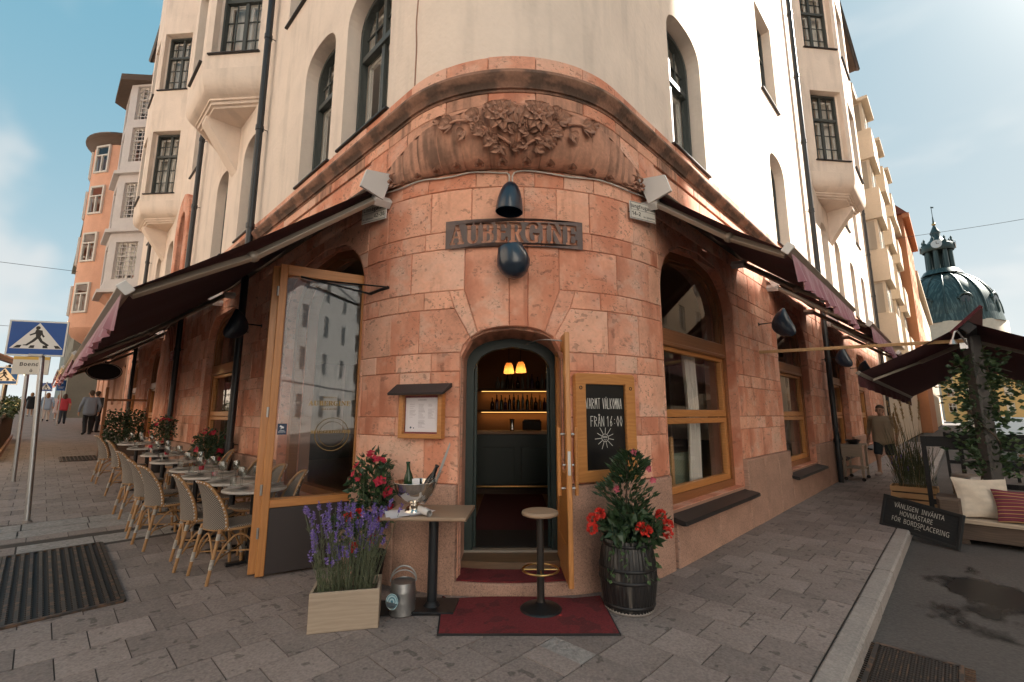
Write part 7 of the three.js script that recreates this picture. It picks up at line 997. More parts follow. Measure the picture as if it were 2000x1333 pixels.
{ // blackboard on the ground
  const A = V3(5.26, 0.0, -6.82), B = V3(5.52, -0.11, -5.94), d = V3().subVectors(B, A), W = d.length(), t = thing('standing_blackboard', 'blackboard with chalked request to ask the head waiter, leaning by the kerb', 'blackboard', A); d.normalize(); const n = V3(-d.z, 0, d.x).normalize(); if (n.z < 0 && n.x > 0) n.negate(); const nn = V3(-0.93, 0.22, 0.27).normalize(), up = V3().crossVectors(nn, d).normalize(); if (up.y < 0) up.negate(); const z = V3().crossVectors(d, up).normalize(); t.quaternion.setFromRotationMatrix(new THREE.Matrix4().makeBasis(d, up, z));
  const H = 0.43; part('board', [box(W, H, 0.035, W / 2, H / 2, 0, 0.006)], std('slate grey board', [0.022, 0.024, 0.026], 0.6), t); part('frame', [uvm(tf(ext([[0, 0], [W, 0], [W, H], [0, H]], 0.012, 0.003, [[[0.03, 0.03], [W - 0.03, 0.03], [W - 0.03, H - 0.03], [0.03, H - 0.03]]]), 0, 0, 0.016))], std('black slate rim', [0.014, 0.015, 0.016], 0.7), t);
  const m = canvasMat(640, 300, (g, w, h) => { g.fillStyle = '#1c1e20'; g.fillRect(0, 0, w, h); g.globalAlpha = 0.10; g.fillStyle = '#aaa'; for (let k = 0; k < 40; k++) g.fillRect((k * 97) % 600, (k * 53) % 280, 60 + (k * 31) % 90, 3); g.globalAlpha = 1; g.fillStyle = '#b9b6ae'; g.font = '58px sans-serif'; g.textAlign = 'left'; g.save(); g.scale(0.82, 1.25); g.fillText('VÄNLIGEN  INVÄNTA', 100, 66); g.fillText('HOVMÄSTARE', 170, 128); g.fillText('FÖR  BORDSPLACERING', 90, 190); g.restore(); g.strokeStyle = '#b9b6ae'; g.lineWidth = 3; g.beginPath(); g.moveTo(290, 262); g.quadraticCurveTo(320, 246, 345, 264); g.stroke(); }, 0.85); mesh('chalk_writing', tf(face(W - 0.07, H - 0.07), W / 2, H / 2, 0.0185), m, t);
  part('prop', [bar(V3(W * 0.7, H * 0.8, -0.02), V3(W * 0.7, 0.02, -0.26), 0.03, 0.02)], M_brown, t);
}
{ // crate planters with tall grass
  const p = PR(6.0, 1.55, 0.001), t = thing('grass_planter', 'slatted pine crate with tall dry grasses and lavender', 'planter', p, Math.atan2(-nR.z, nR.x)); for (const y of [0.06, 0.17, 0.28]) { part('slat', [box(0.62, 0.085, 0.018, 0, y, 0.2)], M_pine, t); part('slat', [box(0.62, 0.085, 0.018, 0, y, -0.2)], M_pine, t); part('end_slat', [box(0.018, 0.085, 0.38, -0.30, y, 0)], M_pine, t); part('end_slat', [box(0.018, 0.085, 0.38, 0.30, y, 0)], M_pine, t); } part('soil', [box(0.58, 0.24, 0.36, 0, 0.13, 0)], M_brown, t);
  const g = [], pl = [], lv = [], sp = []; for (let i = 0; i < 240; i++) { const b = V3((r6() - 0.5) * 0.4, 0.25, (r6() - 0.5) * 0.25), h = 0.5 + r6() * 0.7, d = V3((r6() - 0.5) * 0.5, 1, (r6() - 0.5) * 0.5).normalize(); g.push([b, d, sideOf(d, r6), h, 0.012]); }
  for (let i = 0; i < 9; i++) { const b = V3((r6() - 0.5) * 0.3, 0.3, (r6() - 0.5) * 0.2), e = b.clone().add(V3((r6() - 0.5) * 0.35, 1.15 + r6() * 0.35, (r6() - 0.5) * 0.2)); pl.push(rod(b, e, 0.003, 0.002, 4)); const dir = V3().subVectors(e, b).normalize(); for (let k = 0; k < 90; k++) { const u = r6(), dd = dir.clone().add(rdir(r6).multiplyScalar(0.6)).normalize(); sp.push([e.clone().addScaledVector(dir, -u * 0.34), dd, sideOf(dd, r6), 0.05, 0.008]); } }
  for (let i = 0; i < 220; i++) { const d = V3(r6() - 0.5, 0.8, r6() - 0.5).normalize(); lv.push([V3((r6() - 0.5) * 0.6, 0.28 + r6() * 0.4, (r6() - 0.5) * 0.38), d, sideOf(d, r6), 0.08, 0.012]); }
  part('grass_blades', [leafGeo(g)], M_reed, t); part('plume_stems', pl, M_straw, t); part('plumes', [leafGeo(sp)], M_straw, t); part('lavender_leaves', [leafGeo(lv)], M_lavleaf, t); part('lavender_flowers', [leafGeo(Array.from({ length: 260 }, () => { const d = rdir(r6, 0.6), s = Math.floor(r6() * 16); return [V3(-0.25 + (s % 4) * 0.07, 0.58 + (s % 5) * 0.05 + r6() * 0.07, -0.12 + Math.floor(s / 4) * 0.08), d, sideOf(d, r6), 0.016, 0.012]; }))], M_lav, t);
}
{ // glass screen across the terrace and the black railings behind
  const p0 = PR(5.35, 1.75, RY), t = thing('glass_screen', 'dark framed glass screen behind the timber bench', 'screen', p0, Math.atan2(-nR.z, nR.x)); const W = 3.2; part('top_rail', [box(W, 0.16, 0.05, W / 2, 1.24, 0)], M_iron, t); part('bottom_rail', [box(W, 0.08, 0.05, W / 2, 0.3, 0)], M_iron, t); for (const x of [0.03, 1.6, 3.17]) part('upright', [box(0.06, 1.3, 0.06, x, 0.65, 0)], M_iron, t); for (const x of [0.815, 2.385]) mesh('pane', tf(face(1.48, 0.84), x, 0.75, 0), M_glass, t);
  for (const [s, o0, o1, lab] of [[7.2, 2.2, 5.2, 'black railing across the terrace behind the glass screen'], [12.4, 1.9, 5.6, 'black railing at the far end of the terrace']]) { const q = thing('terrace_railing', lab, 'railing', PR(s, o0, RY), Math.atan2(-nR.z, nR.x)); const w = o1 - o0; for (const y of [0.42, 0.78, 1.12]) part('rail', [box(w, 0.09, 0.04, w / 2, y, 0)], M_iron, q); for (let x = 0; x <= w; x += w / 3) part('railing_post', [box(0.06, 1.2, 0.06, x, 0.6, 0.03)], M_iron, q); }
  const wb = thing('wicker_seat', 'pale wicker seat block behind the glass screen', 'seat', PR(6.7, 2.35, RY), thR + 0.5); part('body', [box(0.5, 0.55, 0.5, 0, 0.28, 0, 0.02)], (() => { const tt = tex(128, (u, v) => { const k = (Math.floor(u * 10) + Math.floor(v * 10)) % 2; const c = k ? [0.42, 0.33, 0.23] : [0.16, 0.11, 0.075]; return [...c, k]; }, 0.45); return texmat('pale wicker', tt, 0.8, 0.004); })(), wb); part('cushion', [box(0.5, 0.07, 0.5, 0, 0.59, 0, 0.02)], M_napkin, wb);
  for (const [s, o, r, l] of [[8.3, 3.1, 0.3, 'nearest the awning post'], [9.4, 4.2, 1.9, 'on the outer side'], [8.0, 4.4, 2.6, 'beyond the wicker seat']]) { const c = dup(chair0, PR(s, o, RY), r, 'rattan chair on the right terrace, ' + l, 'right terrace chairs'); c.userData.category = 'chair'; const tb = dup(table0, PR(s + 0.5, o + 0.35, RY), 0, 'small round table on the right terrace, ' + l, 'right terrace tables'); tb.userData.category = 'table'; }
  const bd = thing('hanging_board', 'brown wooden board hanging under the far awning', 'board', PR(9.0, 2.62, 1.45), thR - 0.7); part('panel', [box(0.75, 0.52, 0.03, 0, 0.26, 0)], M_grey, bd); part('hangers', [rod(V3(-0.3, 0.52, 0), V3(-0.3, 1.16, 0), 0.006), rod(V3(0.3, 0.52, 0), V3(0.3, 1.16, 0), 0.006)], M_iron, bd);
}
{ // serving trolley
  const p = PR(9.25, 0.32, 0.001), t = thing('serving_trolley', 'bare wooden serving trolley with a chafing dish by the downpipe', 'trolley', p, thR); part('top', [box(0.85, 0.03, 0.42, 0, 0.82, 0)], M_grey, t); part('side_panel', [box(0.03, 0.26, 0.40, -0.42, 0.69, 0)], M_grey, t); part('shelf', [box(0.78, 0.025, 0.38, 0, 0.28, 0)], M_grey, t); for (const x of [-0.38, 0.38]) for (const z of [-0.17, 0.17]) { const l = part('leg', [box(0.05, 0.74, 0.05, x, 0.45, z)], M_grey, t); part('wheel', [tf(norm(new THREE.CylinderGeometry(0.04, 0.04, 0.025, 14)), 0, 0, 0, 0, 0, Math.PI / 2)].map(g => tf(g, x, 0.04, z)), M_rubber, l); }
  const c = thing('chafing_dish', 'oval dark metal dish of cutlery on the trolley', 'dish', PR(9.15, 0.32, 0.838), thR); part('dish', [tf(lathe([[0, 0], [0.1, 0], [0.12, 0.02], [0.17, 0.09], [0.18, 0.1], [0.165, 0.095], [0.11, 0.03], [0, 0.02]], 24), 0, 0, 0, 0, 0, 0, [1.4, 1, 0.9])], M_iron, c); part('cutlery', range(0, 7, 7).map(k => rod(V3(-0.12 + k * 0.03, 0.09, -0.08), V3(-0.14 + k * 0.035, 0.12, 0.1), 0.006)), M_chrome, c);
}
// ---------------------------------------------------------------- left: ivy screen, far terrace, cables
{
  const p = onGround(PL, 12.6, 0.12), t = thing('ivy_screen', 'wooden framed hedge screen of dark ivy across the cafe terrace', 'hedge', p, Math.atan2(-nL.z, nL.x)); const W = 1.0; part('trough', [box(W, 0.34, 0.3, W / 2, 0.17, 0)], M_brown, t); for (const x of [0.03, W - 0.03]) part('post', [box(0.07, 1.9, 0.07, x, 0.95, 0)], M_darkoak, t); part('top_rail', [box(W, 0.06, 0.05, W / 2, 1.55, 0)], M_darkoak, t); const L = []; for (let i = 0; i < 1500; i++) { const d = rdir(r6, 0.2); L.push([V3(0.06 + r6() * (W - 0.12), 0.33 + r6() * 0.85 + 0.12 * Math.sin(i), (r6() - 0.5) * 0.3), d, sideOf(d, r6), 0.075, 0.06]); } part('ivy', [leafGeo(L)], M_leaf, t); mesh('pane', tf(face(W - 0.14, 1.2), W / 2, 0.95, 0.02), M_glass, t);
  // fence and lit awning of the terrace along the roadway
  const q = onGround(PL, 12.5, 3.0), f = thing('terrace_fence', 'dark slatted fence with plants along the left roadway terrace', 'fence', q, Math.atan2(-dL.z, dL.x)); f.quaternion.premultiply(new THREE.Quaternion().setFromAxisAngle(V3(dR.x, 0, dR.z), SLOPE)); for (let k = 0; k < 40; k++) part('slat', [box(0.09, 1.05, 0.03, k * 0.2, 0.56, 0)], M_brown, f); part('rail', [box(8, 0.08, 0.05, 3.9, 1.1, 0.03)], M_brown, f); part('base_board', [box(8, 0.16, 0.05, 3.9, 0.1, 0.045)], M_darkoak, f); const L2 = []; for (let i = 0; i < 900; i++) { const d = rdir(r6, 0.3); L2.push([V3(r6() * 7.8, 1.05 + r6() * 0.5 * Math.abs(Math.sin(i * 0.7)), (r6() - 0.5) * 0.35), d, sideOf(d, r6), 0.1, 0.06]); } part('plants', [leafGeo(L2)], M_leaf, f);
  const a0 = PL(13, 3.4), a = thing('roadside_awning', 'dark red awning with a string of small bulbs over the left roadway terrace', 'awning', a0); const Q = (s, o, y) => PL(s, o, y).sub(a0); part('cloth', [grid(12, 6, (i, j) => Q(lerp(13, 20.5, i), lerp(2.85, 4.7, j), lerp(2.95, 3.7, j) + i * 0.25), (i, j) => [i * 7, j * 2])], M_tent, a); part('valance', [grid(40, 2, (i, j) => Q(lerp(13, 20.5, i), 2.84, 2.95 + i * 0.25 - j * 0.2), (i, j) => [i * 7, j * 0.2])], M_tent, a); part('post', [rod(Q(13.1, 3.3, 0.38), Q(13.1, 3.3, 3.1), 0.035)], M_iron, a); part('post', [rod(Q(20.3, 3.3, 0.62), Q(20.3, 3.3, 3.35), 0.035)], M_iron, a);
  const em = new THREE.MeshStandardMaterial({ color: 0x000000, emissive: col(1, 0.62, 0.25), emissiveIntensity: 2.2 }); em.name = 'string bulb'; for (let k = 0; k < 9; k++) part('bulb', [tf(norm(new THREE.SphereGeometry(0.03, 8, 6)), ...Q(13.4 + k * 0.85, 2.82, 2.70 + 0.028 * k).toArray())], em, a);
  for (const s of [13.8, 17.3]) { const pl = new THREE.PointLight(new THREE.Color(1, 0.62, 0.25), 1.2); pl.position.copy(Q(s, 2.78, 2.66)); pl.castShadow = true; a.add(pl); }
  for (const [y, off, lab] of [[9.5, 0, 'thin overhead cable across the left street'], [7.0, 6, 'lower overhead cable across the left street']]) tagged('overhead_cable', [tube([PL(30 + off, 0.3, y), PL(30 + off, 9, y - 0.35), PL(30 + off, 21, y)], 0.012, 20, 4)], M_iron, lab, 'cable', 'overhead cables'); tagged('overhead_cable', [tube([PR(30, 0.0, 12.0), PR(30, 7, 11.6), PR(30, 13, 12.1)], 0.012, 20, 4)], M_iron, 'thin overhead cable before the green dome', 'cable', 'overhead cables');
  const os = thing('oval_shop_sign', 'black oval shop sign with pale rim hanging under the far awning', 'sign', PL(17.2, 0.9, 3.05), thL + Math.PI / 2 - Math.PI); part('panel', [tf(norm(new THREE.CylinderGeometry(0.5, 0.5, 0.05, 36)), 0, 0, 0, 0, Math.PI / 2, 0)].map(g => tf(g, 0, 0, 0, 0, 0, 0, [1, 0.62, 1])), M_iron, os); part('rim', [tf(norm(new THREE.TorusGeometry(0.46, 0.02, 8, 40)), 0, 0, 0, 0, 0, 0, [1, 0.62, 1.6])], M_capw, os); part('bracket', [rod(V3(0.0, 0.3, 0), V3(0.0, 0.75, 0), 0.015)], M_iron, os);
}
// ---------------------------------------------------------------- other buildings
function facade(parent, M, W, y0, y1, cols, floors, wm, o = {}) {
  const hs = [], wins = []; const ww = o.ww || 1.15, wh = o.wh || 1.8; for (const fy of floors) for (let c = 0; c < cols; c++) { const x = (c + 0.5) * W / cols; hs.push([[x - ww / 2, fy], [x + ww / 2, fy], [x + ww / 2, fy + wh], [x - ww / 2, fy + wh]]); wins.push([x, fy]); }
  part('wall', [uvm(tf(ext([[0, y0], [W, y0], [W, y1], [0, y1]], 0.3, 0, hs), 0, 0, -0.3)).applyMatrix4(M)], wm, parent);
  const fg = [uvm(tf(ext([[-ww / 2, 0], [ww / 2, 0], [ww / 2, wh], [-ww / 2, wh]], 0.06, 0, [[[-ww / 2 + 0.09, 0.09], [-0.04, 0.09], [-0.04, wh * 0.62], [-ww / 2 + 0.09, wh * 0.62]], [[0.04, 0.09], [ww / 2 - 0.09, 0.09], [ww / 2 - 0.09, wh * 0.62], [0.04, wh * 0.62]], [[-ww / 2 + 0.09, wh * 0.67], [-0.04, wh * 0.67], [-0.04, wh - 0.09], [-ww / 2 + 0.09, wh - 0.09]], [[0.04, wh * 0.67], [ww / 2 - 0.09, wh * 0.67], [ww / 2 - 0.09, wh - 0.09], [0.04, wh - 0.09]]])))];
  const F = merge(fg), PN = face(ww, wh), BL = plainBox(ww * 0.98, 1, 0.02), rb = rng(Math.round(W * 31 + y1 * 7)); 
  for (const [x, fy] of wins) { const m = new THREE.Matrix4().copy(M).multiply(new THREE.Matrix4().makeTranslation(x, fy, -0.2)); const w = mesh('window', F, o.fm || M_sash, parent); w.applyMatrix4(m); const p = mesh('pane', PN, M_glass, w); p.position.set(0, wh / 2, 0.02); if (rb() < 0.6) { const h = wh * (0.35 + 0.65 * rb()), b = mesh('blind', BL, M_curtain, w); b.scale.y = h; b.position.set(0, wh - h / 2, -0.16); } }
}
const M_darkpane = std('dark car and dormer pane with unlit interior in the colour', [0.05, 0.055, 0.058], 0.04, 0), M_blindpane = std('blinds behind glass', [0.34, 0.29, 0.23], 0.12);  // first one is opaque: darkness of unlit interiors put into the pane colour
function block(name, label, A, B, depth, y0, h, wm, cols, floors, o = {}) {     // A -> B with the facade to the outside; depth behind
  const t = thing(name, label, 'building'), M = frameAB(A, B), W = V3().subVectors(B, A).setY(0).length(); facade(t, M, W, y0, h, cols, floors, wm, o);
  part('side_wall', [uvm(tf(new THREE.BoxGeometry(0.3, h - y0, depth), 0.15, (h + y0) / 2, -0.3 - depth / 2)).applyMatrix4(M), uvm(tf(new THREE.BoxGeometry(0.3, h - y0, depth), W - 0.15, (h + y0) / 2, -0.3 - depth / 2)).applyMatrix4(M), uvm(tf(new THREE.BoxGeometry(W, h - y0, 0.3), W / 2, (h + y0) / 2, -depth - 0.15)).applyMatrix4(M)], wm, t);
  part('roof', [uvm(tf(ext([[0, 0], [-depth - 0.6, 0], [-depth + 2, 2.6], [-2, 2.6]], W + 0.6), 0, 0, 0, -Math.PI / 2).translate(W + 0.3, h, 0.35).applyMatrix4(new THREE.Matrix4())).applyMatrix4(M)], o.rm || mats['red roof tile'], t); part('cornice', [box(W + 0.5, 0.4, 0.5, W / 2, h - 0.2, 0.22).applyMatrix4(M)], o.cm || wm, t); if (o.band) part('string_course', o.band.map(y => box(W, 0.25, 0.16, W / 2, y, 0.07).applyMatrix4(M)), wm, t);
  return t;
}
// left side, beyond the corner building
{
  const t = block('salmon_house', 'salmon plastered house with white bay and round turret beyond the cream building', PL(36, -0.1), PL(20.75, -0.1), 10, 0.3, 18, M_pink, 5, [2, 7.2, 10.3, 13.2, 15.6], { wh: 1.7 });
  // white bay window tower
  const pl = [[20.9, 0], [22.3, 1.1], [24.4, 1.1], [25.6, 0]].map(q => PL(q[0], q[1] - 0.1)); const M0 = frameAB(pl[1], pl[0]), W0 = pl[0].distanceTo(pl[1]), M1 = frameAB(pl[2], pl[1]), W1 = pl[1].distanceTo(pl[2]), M2 = frameAB(pl[3], pl[2]), W2 = pl[2].distanceTo(pl[3]);
  for (const [M, W] of [[M0, W0], [M1, W1]]) { facade(t, M, W, 6.9, 17.2, 1, [7.5, 10.4, 13.2, 15.35], M_white, { ww: W * 0.62, wh: 1.75 }); const bars = []; for (const fy of [7.5, 10.4, 13.2, 15.35]) { const ww = W * 0.62; for (let i = 1; i < 5; i++) bars.push(box(0.03, 1.75, 0.03, W / 2 - ww / 2 + ww * i / 5, fy + 0.875, -0.11).applyMatrix4(M)); for (let j = 1; j < 8; j++) bars.push(box(ww, 0.03, 0.03, W / 2, fy + 1.75 * j / 8, -0.11).applyMatrix4(M)); } part('glazing_bars', bars, M_white, t); for (const y of [6.95, 9.75, 12.6]) part('bay_cornice', [box(W + 0.12, 0.16, 0.3, W / 2, y, 0.06).applyMatrix4(M)], M_white, t); for (const y of [9.95, 12.75]) part('relief_panel', [box(W * 0.7, 0.4, 0.05, W / 2, y + 0.1, 0.03).applyMatrix4(M)], M_white, t); }
  part('bay_side', [uvm(tf(new THREE.BoxGeometry(W2, 10.3, 0.2), W2 / 2, 12.05, -0.1)).applyMatrix4(M2)], M_white, t);
  const capP = [[20.7, -0.2], [22.15, 1.45], [24.55, 1.45], [25.8, -0.2]].map(q => PL(q[0], q[1])); const cap = ext(capP.map(p => [p.x, -p.z]), 0.3); cap.rotateX(-Math.PI / 2); cap.translate(0, 17.2, 0); part('bay_roof', [uvm(cap)], M_brown, t); const corb = [6.9, 6.6, 6.3, 6.0].map((y, k) => { const c = PL(23.2, -0.1), P = pl.map(p => V3(lerp(c.x, p.x, 1 - k * 0.28), y, lerp(c.z, p.z, 1 - k * 0.28))); return P; }); const cp = []; for (let k = 0; k < 3; k++) for (let i = 0; i < 3; i++) { const a = corb[k][i], b = corb[k][i + 1], c = corb[k + 1][i + 1], d = corb[k + 1][i]; cp.push(a, d, b, b, d, c); } const cgx = new THREE.BufferGeometry().setFromPoints(cp); part('bay_corbel', [uvm(norm(cgx))], M_pink, t);
  // round turret
  const tc = PL(30.5, -0.6); const patch = (f0, f1, y0, y1) => { const th = Math.atan2(nL.x, nL.z), n = Math.max(1, Math.ceil((f1 - f0) / 0.15)); return grid(n, 1, (i, j) => { const a = th + lerp(f0, f1, i); return V3(tc.x + 2.4 * Math.sin(a), lerp(y0, y1, j), tc.z + 2.4 * Math.cos(a)); }, (i, j) => [lerp(f0, f1, i) * 2.4, lerp(y0, y1, j)]); }; const tg = [], WY = [7.0, 9.9, 12.7, 15.2], hw = 0.2; let fp = -2.2; for (const f of [-0.25, 0.55, 1.35]) { tg.push(patch(fp, f - hw, 6.2, 17.3)); let yp = 6.2; for (const y of WY) { tg.push(patch(f - hw, f + hw, yp, y + 0.04)); yp = y + 1.66; } tg.push(patch(f - hw, f + hw, yp, 17.3)); fp = f + hw; } tg.push(patch(fp, 2.4, 6.2, 17.3)); part('turret', [...tg, uvm(tf(lathe([[0.6, 5.0], [1.5, 5.3], [2.2, 5.8], [2.4, 6.2]], 36), tc.x, 0, tc.z))], M_pink, t); part('turret_eave', [tf(lathe([[2.38, 16.9], [2.5, 17.0], [2.58, 17.15], [2.75, 17.3], [2.85, 17.35], [2.85, 17.45], [0, 19.0]], 40), tc.x, 0, tc.z)], M_brown, t);
  for (const y of [7.0, 9.9, 12.7, 15.2]) for (const f of [-0.25, 0.55, 1.35]) { const a = Math.atan2(nL.x, nL.z) + f, n = V3(Math.sin(a), 0, Math.cos(a)), c = tc.clone().addScaledVector(n, 2.415); const w = part('turret_window', [uvm(tf(ext([[-0.5, 0], [0.5, 0], [0.5, 1.7], [-0.5, 1.7]], 0.1, 0, [[[-0.4, 0.1], [-0.04, 0.1], [-0.04, 1.05], [-0.4, 1.05]], [[0.04, 0.1], [0.4, 0.1], [0.4, 1.05], [0.04, 1.05]], [[-0.4, 1.12], [0.4, 1.12], [0.4, 1.6], [-0.4, 1.6]]]), 0, 0, -0.05))], M_sash, t); w.position.set(c.x, y, c.z); w.rotation.y = a; const p = mesh('pane', face(0.96, 1.66), M_glass, w); p.position.set(0, 0.85, 0.0); }
}
block('grey_house', 'grey green house farther up the left street', PL(56, 1.2), PL(40, 1.2), 10, 0.5, 15.5, M_greyp, 5, [4.5, 7.5, 10.5, 13], {}); block('ochre_house', 'low ochre house far up the left street', PL(80, 0.5), PL(57, 0.5), 10, 1, 13, M_ochre, 7, [5, 8, 11], {}); block('cream_house', 'cream house at the far end of the left street', PL(120, 0.6), PL(81, 0.6), 10, 2, 14, M_concrete, 10, [6, 9, 12], {});
// right side, beyond the corner building
{
  const t = block('concrete_house', 'pale concrete house with stacked box bays beyond the cream building', PR(20.8, -0.15), PR(34, -0.15), 10, 0, 17.2, M_concrete, 5, [5.6, 8.5, 11.4, 14.3], { wh: 1.5 });
  for (const s0 of [21.6, 26.4, 30.8]) {
    const M = MR; for (let k = 0; k < 4; k++) { const y = 4.6 + k * 3.05; part('box_bay', [box(2.4, 1.5, 0.85, s0 + 1.35, y + 0.75, 0.27, 0.02).applyMatrix4(M)], M_concrete, t); part('bay_core', [box(2.1, 1.56, 0.6, s0 + 1.35, y + 2.28, 0.17, 0.01).applyMatrix4(M)], M_concrete, t); for (const x of [0.5, 0.95, 1.75, 2.2]) part('bay_window', [box(0.26, 1.4, 0.06, s0 + x, y + 2.28, 0.455, 0.004).applyMatrix4(M)], M_blindpane, t); part('side_window', [box(0.06, 1.4, 0.3, s0 + 0.31, y + 2.28, 0.2, 0.004).applyMatrix4(M)], M_blindpane, t); } part('bay_roof', [box(2.45, 0.16, 0.9, s0 + 1.35, 16.9, 0.28, 0.02).applyMatrix4(M)], M_concrete, t);
  }
}
block('orange_house', 'narrow orange house beside the dome', PR(48, 0.5), PR(60, 0.5), 10, 0, 19.5, M_orange, 4, [4, 7, 10, 13, 16], {}); block('beige_house', 'beige house with plain windows on the far right street', PR(34.2, -0.2), PR(47.8, -0.2), 10, 0, 17.8, M_concrete, 5, [4, 7, 10, 13], {}); block('far_cream_house', 'cream house farther along the right street', PR(60.5, 0.2), PR(100, 0.2), 10, 0, 17, M_concrete, 12, [4, 7, 10, 13], {}); block('yellow_house', 'yellow house closing the far end of the right street', PR(128, 0), PR(128, 0).addScaledVector(nR, 22), 8, 0, 11, M_ochre, 8, [2, 5.2, 8], {});
// across the streets, unseen: heights and tones shaped to cast shade and bounce sun
block('unseen_house', 'unseen low cream corner house across the right street, kept low to let sun through', PR(9.3, 13.2), PR(-1, 13.2), 12, 0, 12.6, M_concrete, 4, [1.2, 5, 8.5], { ww: 1.3, wh: 2.1 }); block('unseen_house', 'unseen tall cream house across the right street, sized to cast shade', PR(19.8, 13.2), PR(9.5, 13.2), 12, 0, 28.5, M_concrete, 4, [1.2, 5, 8.5, 12, 15.5, 19, 22.5], { ww: 1.3, wh: 2.1, band: [4.2, 16.4] }); block('unseen_house', 'unseen lower cream house across the right street, sized to cast shade', PR(110, 13.2), PR(20.0, 13.2), 12, 0, 22.4, M_concrete, 26, [1.2, 5, 8.5, 12, 15.5, 18.8], { ww: 1.3, wh: 2.1, band: [4.2] });
block('unseen_house', 'cream house with dark string courses across the left street', PL(-4, 15.5), PL(72, 15.5), 12, 0, 19, M_tan, 22, [1.2, 5.4, 9.2, 12.8, 16], { ww: 1.3, wh: 2.1, band: [4.4, 8.4, 15.4] });
{ const k0 = PA(-18.5, -16.2); block('unseen_corner_house', 'unseen white house diagonally across the crossing, sized and whitened to bounce sun', PA(-17, -60), PA(-17, -16.2), 12, -0.1, 26, M_bright, 8, [1.2, 5.4, 9.2, 12.8, 16.4, 20], { ww: 1.3, wh: 2.1, band: [4.4, 15.4] }); block('unseen_corner_house', 'unseen pale house behind the crossing facing the left street', PA(-29.6, -16.2), PA(-60, -16.2), 12, -0.1, 19, M_bright, 12, [1.2, 5.4, 9.2, 12.8, 16], { ww: 1.3, wh: 2.1, band: [4.4, 15.4] }); }
// ---------------------------------------------------------------- church with copper dome
{
  const c = V3(141, 0, -144), t = thing('domed_church', 'church with green copper dome and open lantern at the end of the right street', 'church', c); const tc = tex(256, (u, v) => { const n = fbm(u * 8, v * 8, 8, 8, 601, 4), s = fbm(u * 30, v * 3, 30, 3, 605, 3); const k = 0.65 + 0.5 * n, w = sstep(0.5, 0.7, s); const cc = mix3([0.045, 0.068, 0.064], [0.11, 0.145, 0.13], w); return [cc[0] * k, cc[1] * k, cc[2] * k, n]; }, 6); const M_cop = texmat('verdigris copper', tc, 0.42, 0, { metalness: 0.35 });
  part('body', [uvm(tf(new THREE.CylinderGeometry(13.0, 13.0, 30, 8), 0, 14.5, 0))], M_concrete, t); part('drum', [uvm(tf(new THREE.CylinderGeometry(12.2, 12.6, 2.6, 48), 0, 30.6, 0))], M_cop, t); const dome = range(0, 1, 14).map(k => { const a = k * 1.36; return [12.1 * Math.cos(a), 31.8 + 15.2 * Math.sin(a)]; }); part('dome', [uvm(lathe(dome, 64))], M_cop, t); for (let k = 0; k < 16; k++) { const a = k * Math.PI / 8; part('dome_rib', [tube(dome.map(([r, y]) => V3(Math.cos(a) * (r + 0.1), y, Math.sin(a) * (r + 0.1))), 0.28, 20, 6)], M_cop, t); }
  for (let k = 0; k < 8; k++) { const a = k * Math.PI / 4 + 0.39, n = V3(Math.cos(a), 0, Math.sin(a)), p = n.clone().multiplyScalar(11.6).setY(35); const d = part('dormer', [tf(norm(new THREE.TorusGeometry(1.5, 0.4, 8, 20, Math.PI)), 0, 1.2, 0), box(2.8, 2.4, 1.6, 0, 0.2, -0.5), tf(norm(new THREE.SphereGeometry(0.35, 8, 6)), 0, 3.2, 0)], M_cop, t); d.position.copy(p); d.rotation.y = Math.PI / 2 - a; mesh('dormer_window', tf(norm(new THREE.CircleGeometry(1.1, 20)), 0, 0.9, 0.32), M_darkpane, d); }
  part('lantern_base', [uvm(tf(new THREE.CylinderGeometry(4.2, 5.2, 1.6, 8), 0, 47.3, 0))], M_cop, t); for (let k = 0; k < 8; k++) { const a = k * Math.PI / 4 + 0.2; part('lantern_pillar', [cyl(0.75, 0.65, 6.6, Math.cos(a) * 2.9, 48, Math.sin(a) * 2.9, 10)], M_cop, t); part('pinnacle', [lathe([[0.5, 0], [0.55, 0.6], [0.2, 1.0], [0.35, 1.6], [0, 2.4]], 10)].map(g => tf(g, Math.cos(a) * 3.6, 56.8, Math.sin(a) * 3.6)), M_cop, t); }
  part('lantern_top', [lathe([[3.9, 54.5], [4.3, 55], [4.3, 56.6], [3.6, 57], [2.6, 57.6], [1.6, 58.8], [1.1, 60.2], [1.4, 61], [1.0, 62], [0.35, 63.5], [0.15, 66.5], [0, 68]], 24)], M_cop, t); for (const a of [2.36, 0.8, 3.9]) { const n = V3(Math.cos(a), 0, Math.sin(a)); const k = part('clock_face', [tf(norm(new THREE.CylinderGeometry(1.35, 1.35, 0.2, 24)), 0, 0, 0, 0, Math.PI / 2)], M_capw, t); k.position.set(n.x * 4.35, 56.2, n.z * 4.35); k.rotation.y = Math.PI / 2 - a; part('clock_hands', [box(0.12, 0.9, 0.04, 0, 0.4, 0.14), box(0.7, 0.12, 0.04, 0.3, 0, 0.14)], M_iron, k); } part('gilt_ball', [tf(norm(new THREE.SphereGeometry(0.55, 12, 10)), 0, 64.2, 0)], M_brass, t); part('weathervane', [rod(V3(0, 67, 0), V3(0, 70.5, 0), 0.09), box(1.0, 0.5, 0.06, 0.3, 70.2, 0)], M_cop, t);
}
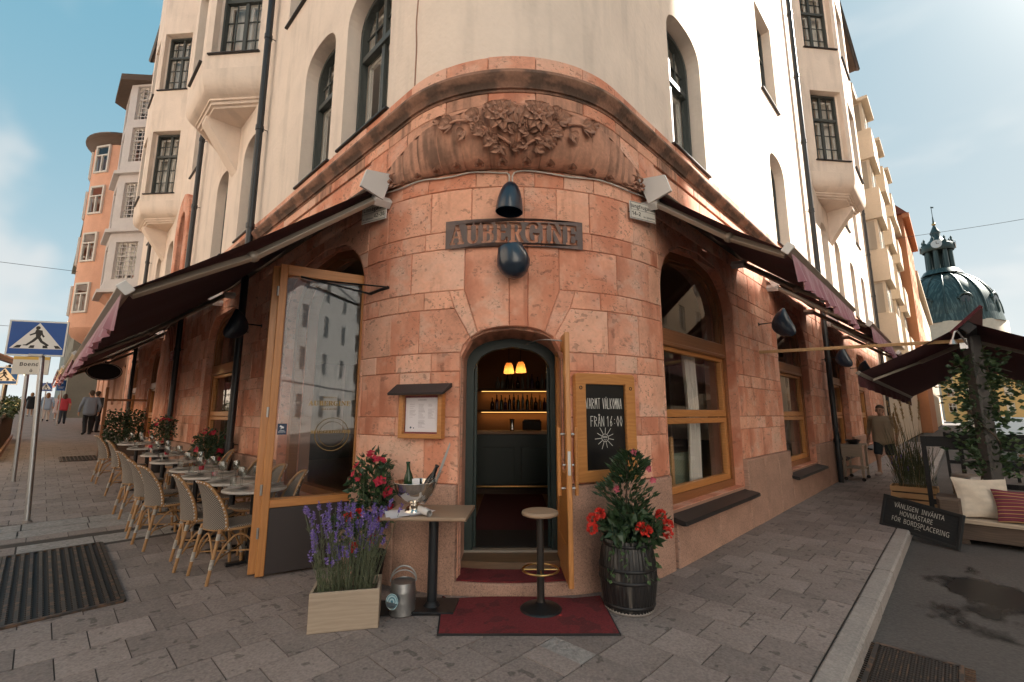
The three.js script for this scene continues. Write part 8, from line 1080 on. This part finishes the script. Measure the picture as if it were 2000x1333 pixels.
// parked cars
function car(label, pos, turn, paint) {
  const t = thing('parked_car', label, 'car', pos, turn, 'parked cars'), side = [[-2.1, 0.35], [-2.12, 0.7], [-1.95, 0.86], [-1.2, 0.95], [-0.55, 1.38], [0.1, 1.46], [0.95, 1.42], [1.6, 1.02], [2.02, 0.92], [2.1, 0.6], [2.06, 0.35]];
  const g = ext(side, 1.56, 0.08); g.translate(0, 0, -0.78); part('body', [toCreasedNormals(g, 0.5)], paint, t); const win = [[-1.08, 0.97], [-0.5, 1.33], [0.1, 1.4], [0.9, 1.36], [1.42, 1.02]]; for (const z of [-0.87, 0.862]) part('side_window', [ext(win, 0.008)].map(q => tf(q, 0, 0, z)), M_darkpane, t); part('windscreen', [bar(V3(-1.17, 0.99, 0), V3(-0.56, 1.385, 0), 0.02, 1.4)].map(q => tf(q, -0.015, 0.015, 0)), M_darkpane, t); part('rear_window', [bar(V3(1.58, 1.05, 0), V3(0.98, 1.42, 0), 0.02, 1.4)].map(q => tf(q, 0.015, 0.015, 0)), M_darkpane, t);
  for (const x of [-1.3, 1.3]) for (const z of [-0.78, 0.78]) { const w = part('wheel', [tf(norm(new THREE.CylinderGeometry(0.32, 0.32, 0.22, 22)), 0, 0, 0, 0, Math.PI / 2)].map(q => tf(q, x, 0.32, z)), M_rubber, t); part('rim', [tf(norm(new THREE.CylinderGeometry(0.2, 0.2, 0.23, 14)), 0, 0, 0, 0, Math.PI / 2)].map(q => tf(q, x, 0.32, z)), M_steel, w); } for (const z of [-0.6, 0.6]) part('headlight', [box(0.06, 0.13, 0.34, -2.14, 0.72, z)], M_chrome, t); for (const z of [-0.62, 0.62]) part('tail_light', [box(0.06, 0.14, 0.3, 2.14, 0.74, z)], M_ger, t);
}
const along = Math.atan2(-dR.z, dR.x); car('silver car parked beyond the right terrace', PR(18, 3.4, RY), along, std('silver paint', [0.42, 0.44, 0.45], 0.3, 0.4)); car('pale blue car parked behind the silver one', PR(24, 3.4, RY), along, std('pale blue paint', [0.15, 0.26, 0.32], 0.3, 0.2)); car('black car parked across the right street', PR(21, 8.5, RY), along, std('black paint', [0.02, 0.02, 0.022], 0.2)); car('white car parked farther down the right street', PR(31, 3.4, RY), along + Math.PI, std('white paint', [0.6, 0.6, 0.58], 0.3));
{ // street trees by the far end
  for (const [s, o, h, lab] of [[60, 7.5, 7, 'leafy street tree far down the right street'], [78, 5, 8, 'second leafy street tree before the yellow house']]) { const t = thing('street_tree', lab, 'tree', PR(s, o, RY)); part('trunk', [tube([V3(0, -0.05, 0), V3(0.1, h * 0.3, 0), V3(0, h * 0.6, 0.1)], 0.16, 10, 8)], M_brown, t); part('limbs', range(0, 5, 5).map(k => tube([V3(0.05, h * 0.4, 0), V3(Math.cos(k * 1.2) * 0.9, h * 0.6, Math.sin(k * 1.2) * 0.9), V3(Math.cos(k * 1.2) * 1.6, h * 0.8, Math.sin(k * 1.2) * 1.6)], 0.05, 8, 5)), M_brown, t); const L = []; for (let k = 0; k < 9; k++) { const c = V3(Math.cos(k * 2.4) * 1.4 * (k ? 1 : 0), h * (0.62 + 0.04 * k), Math.sin(k * 2.4) * 1.4); L.push(...bushLeaves(r6, 260, c, V3(1.0, 0.8, 1.0), 0.26, 0.2)); } part('crown', [leafGeo(L)], M_leaf2, t); }
}
renderer.render(scene, camera);
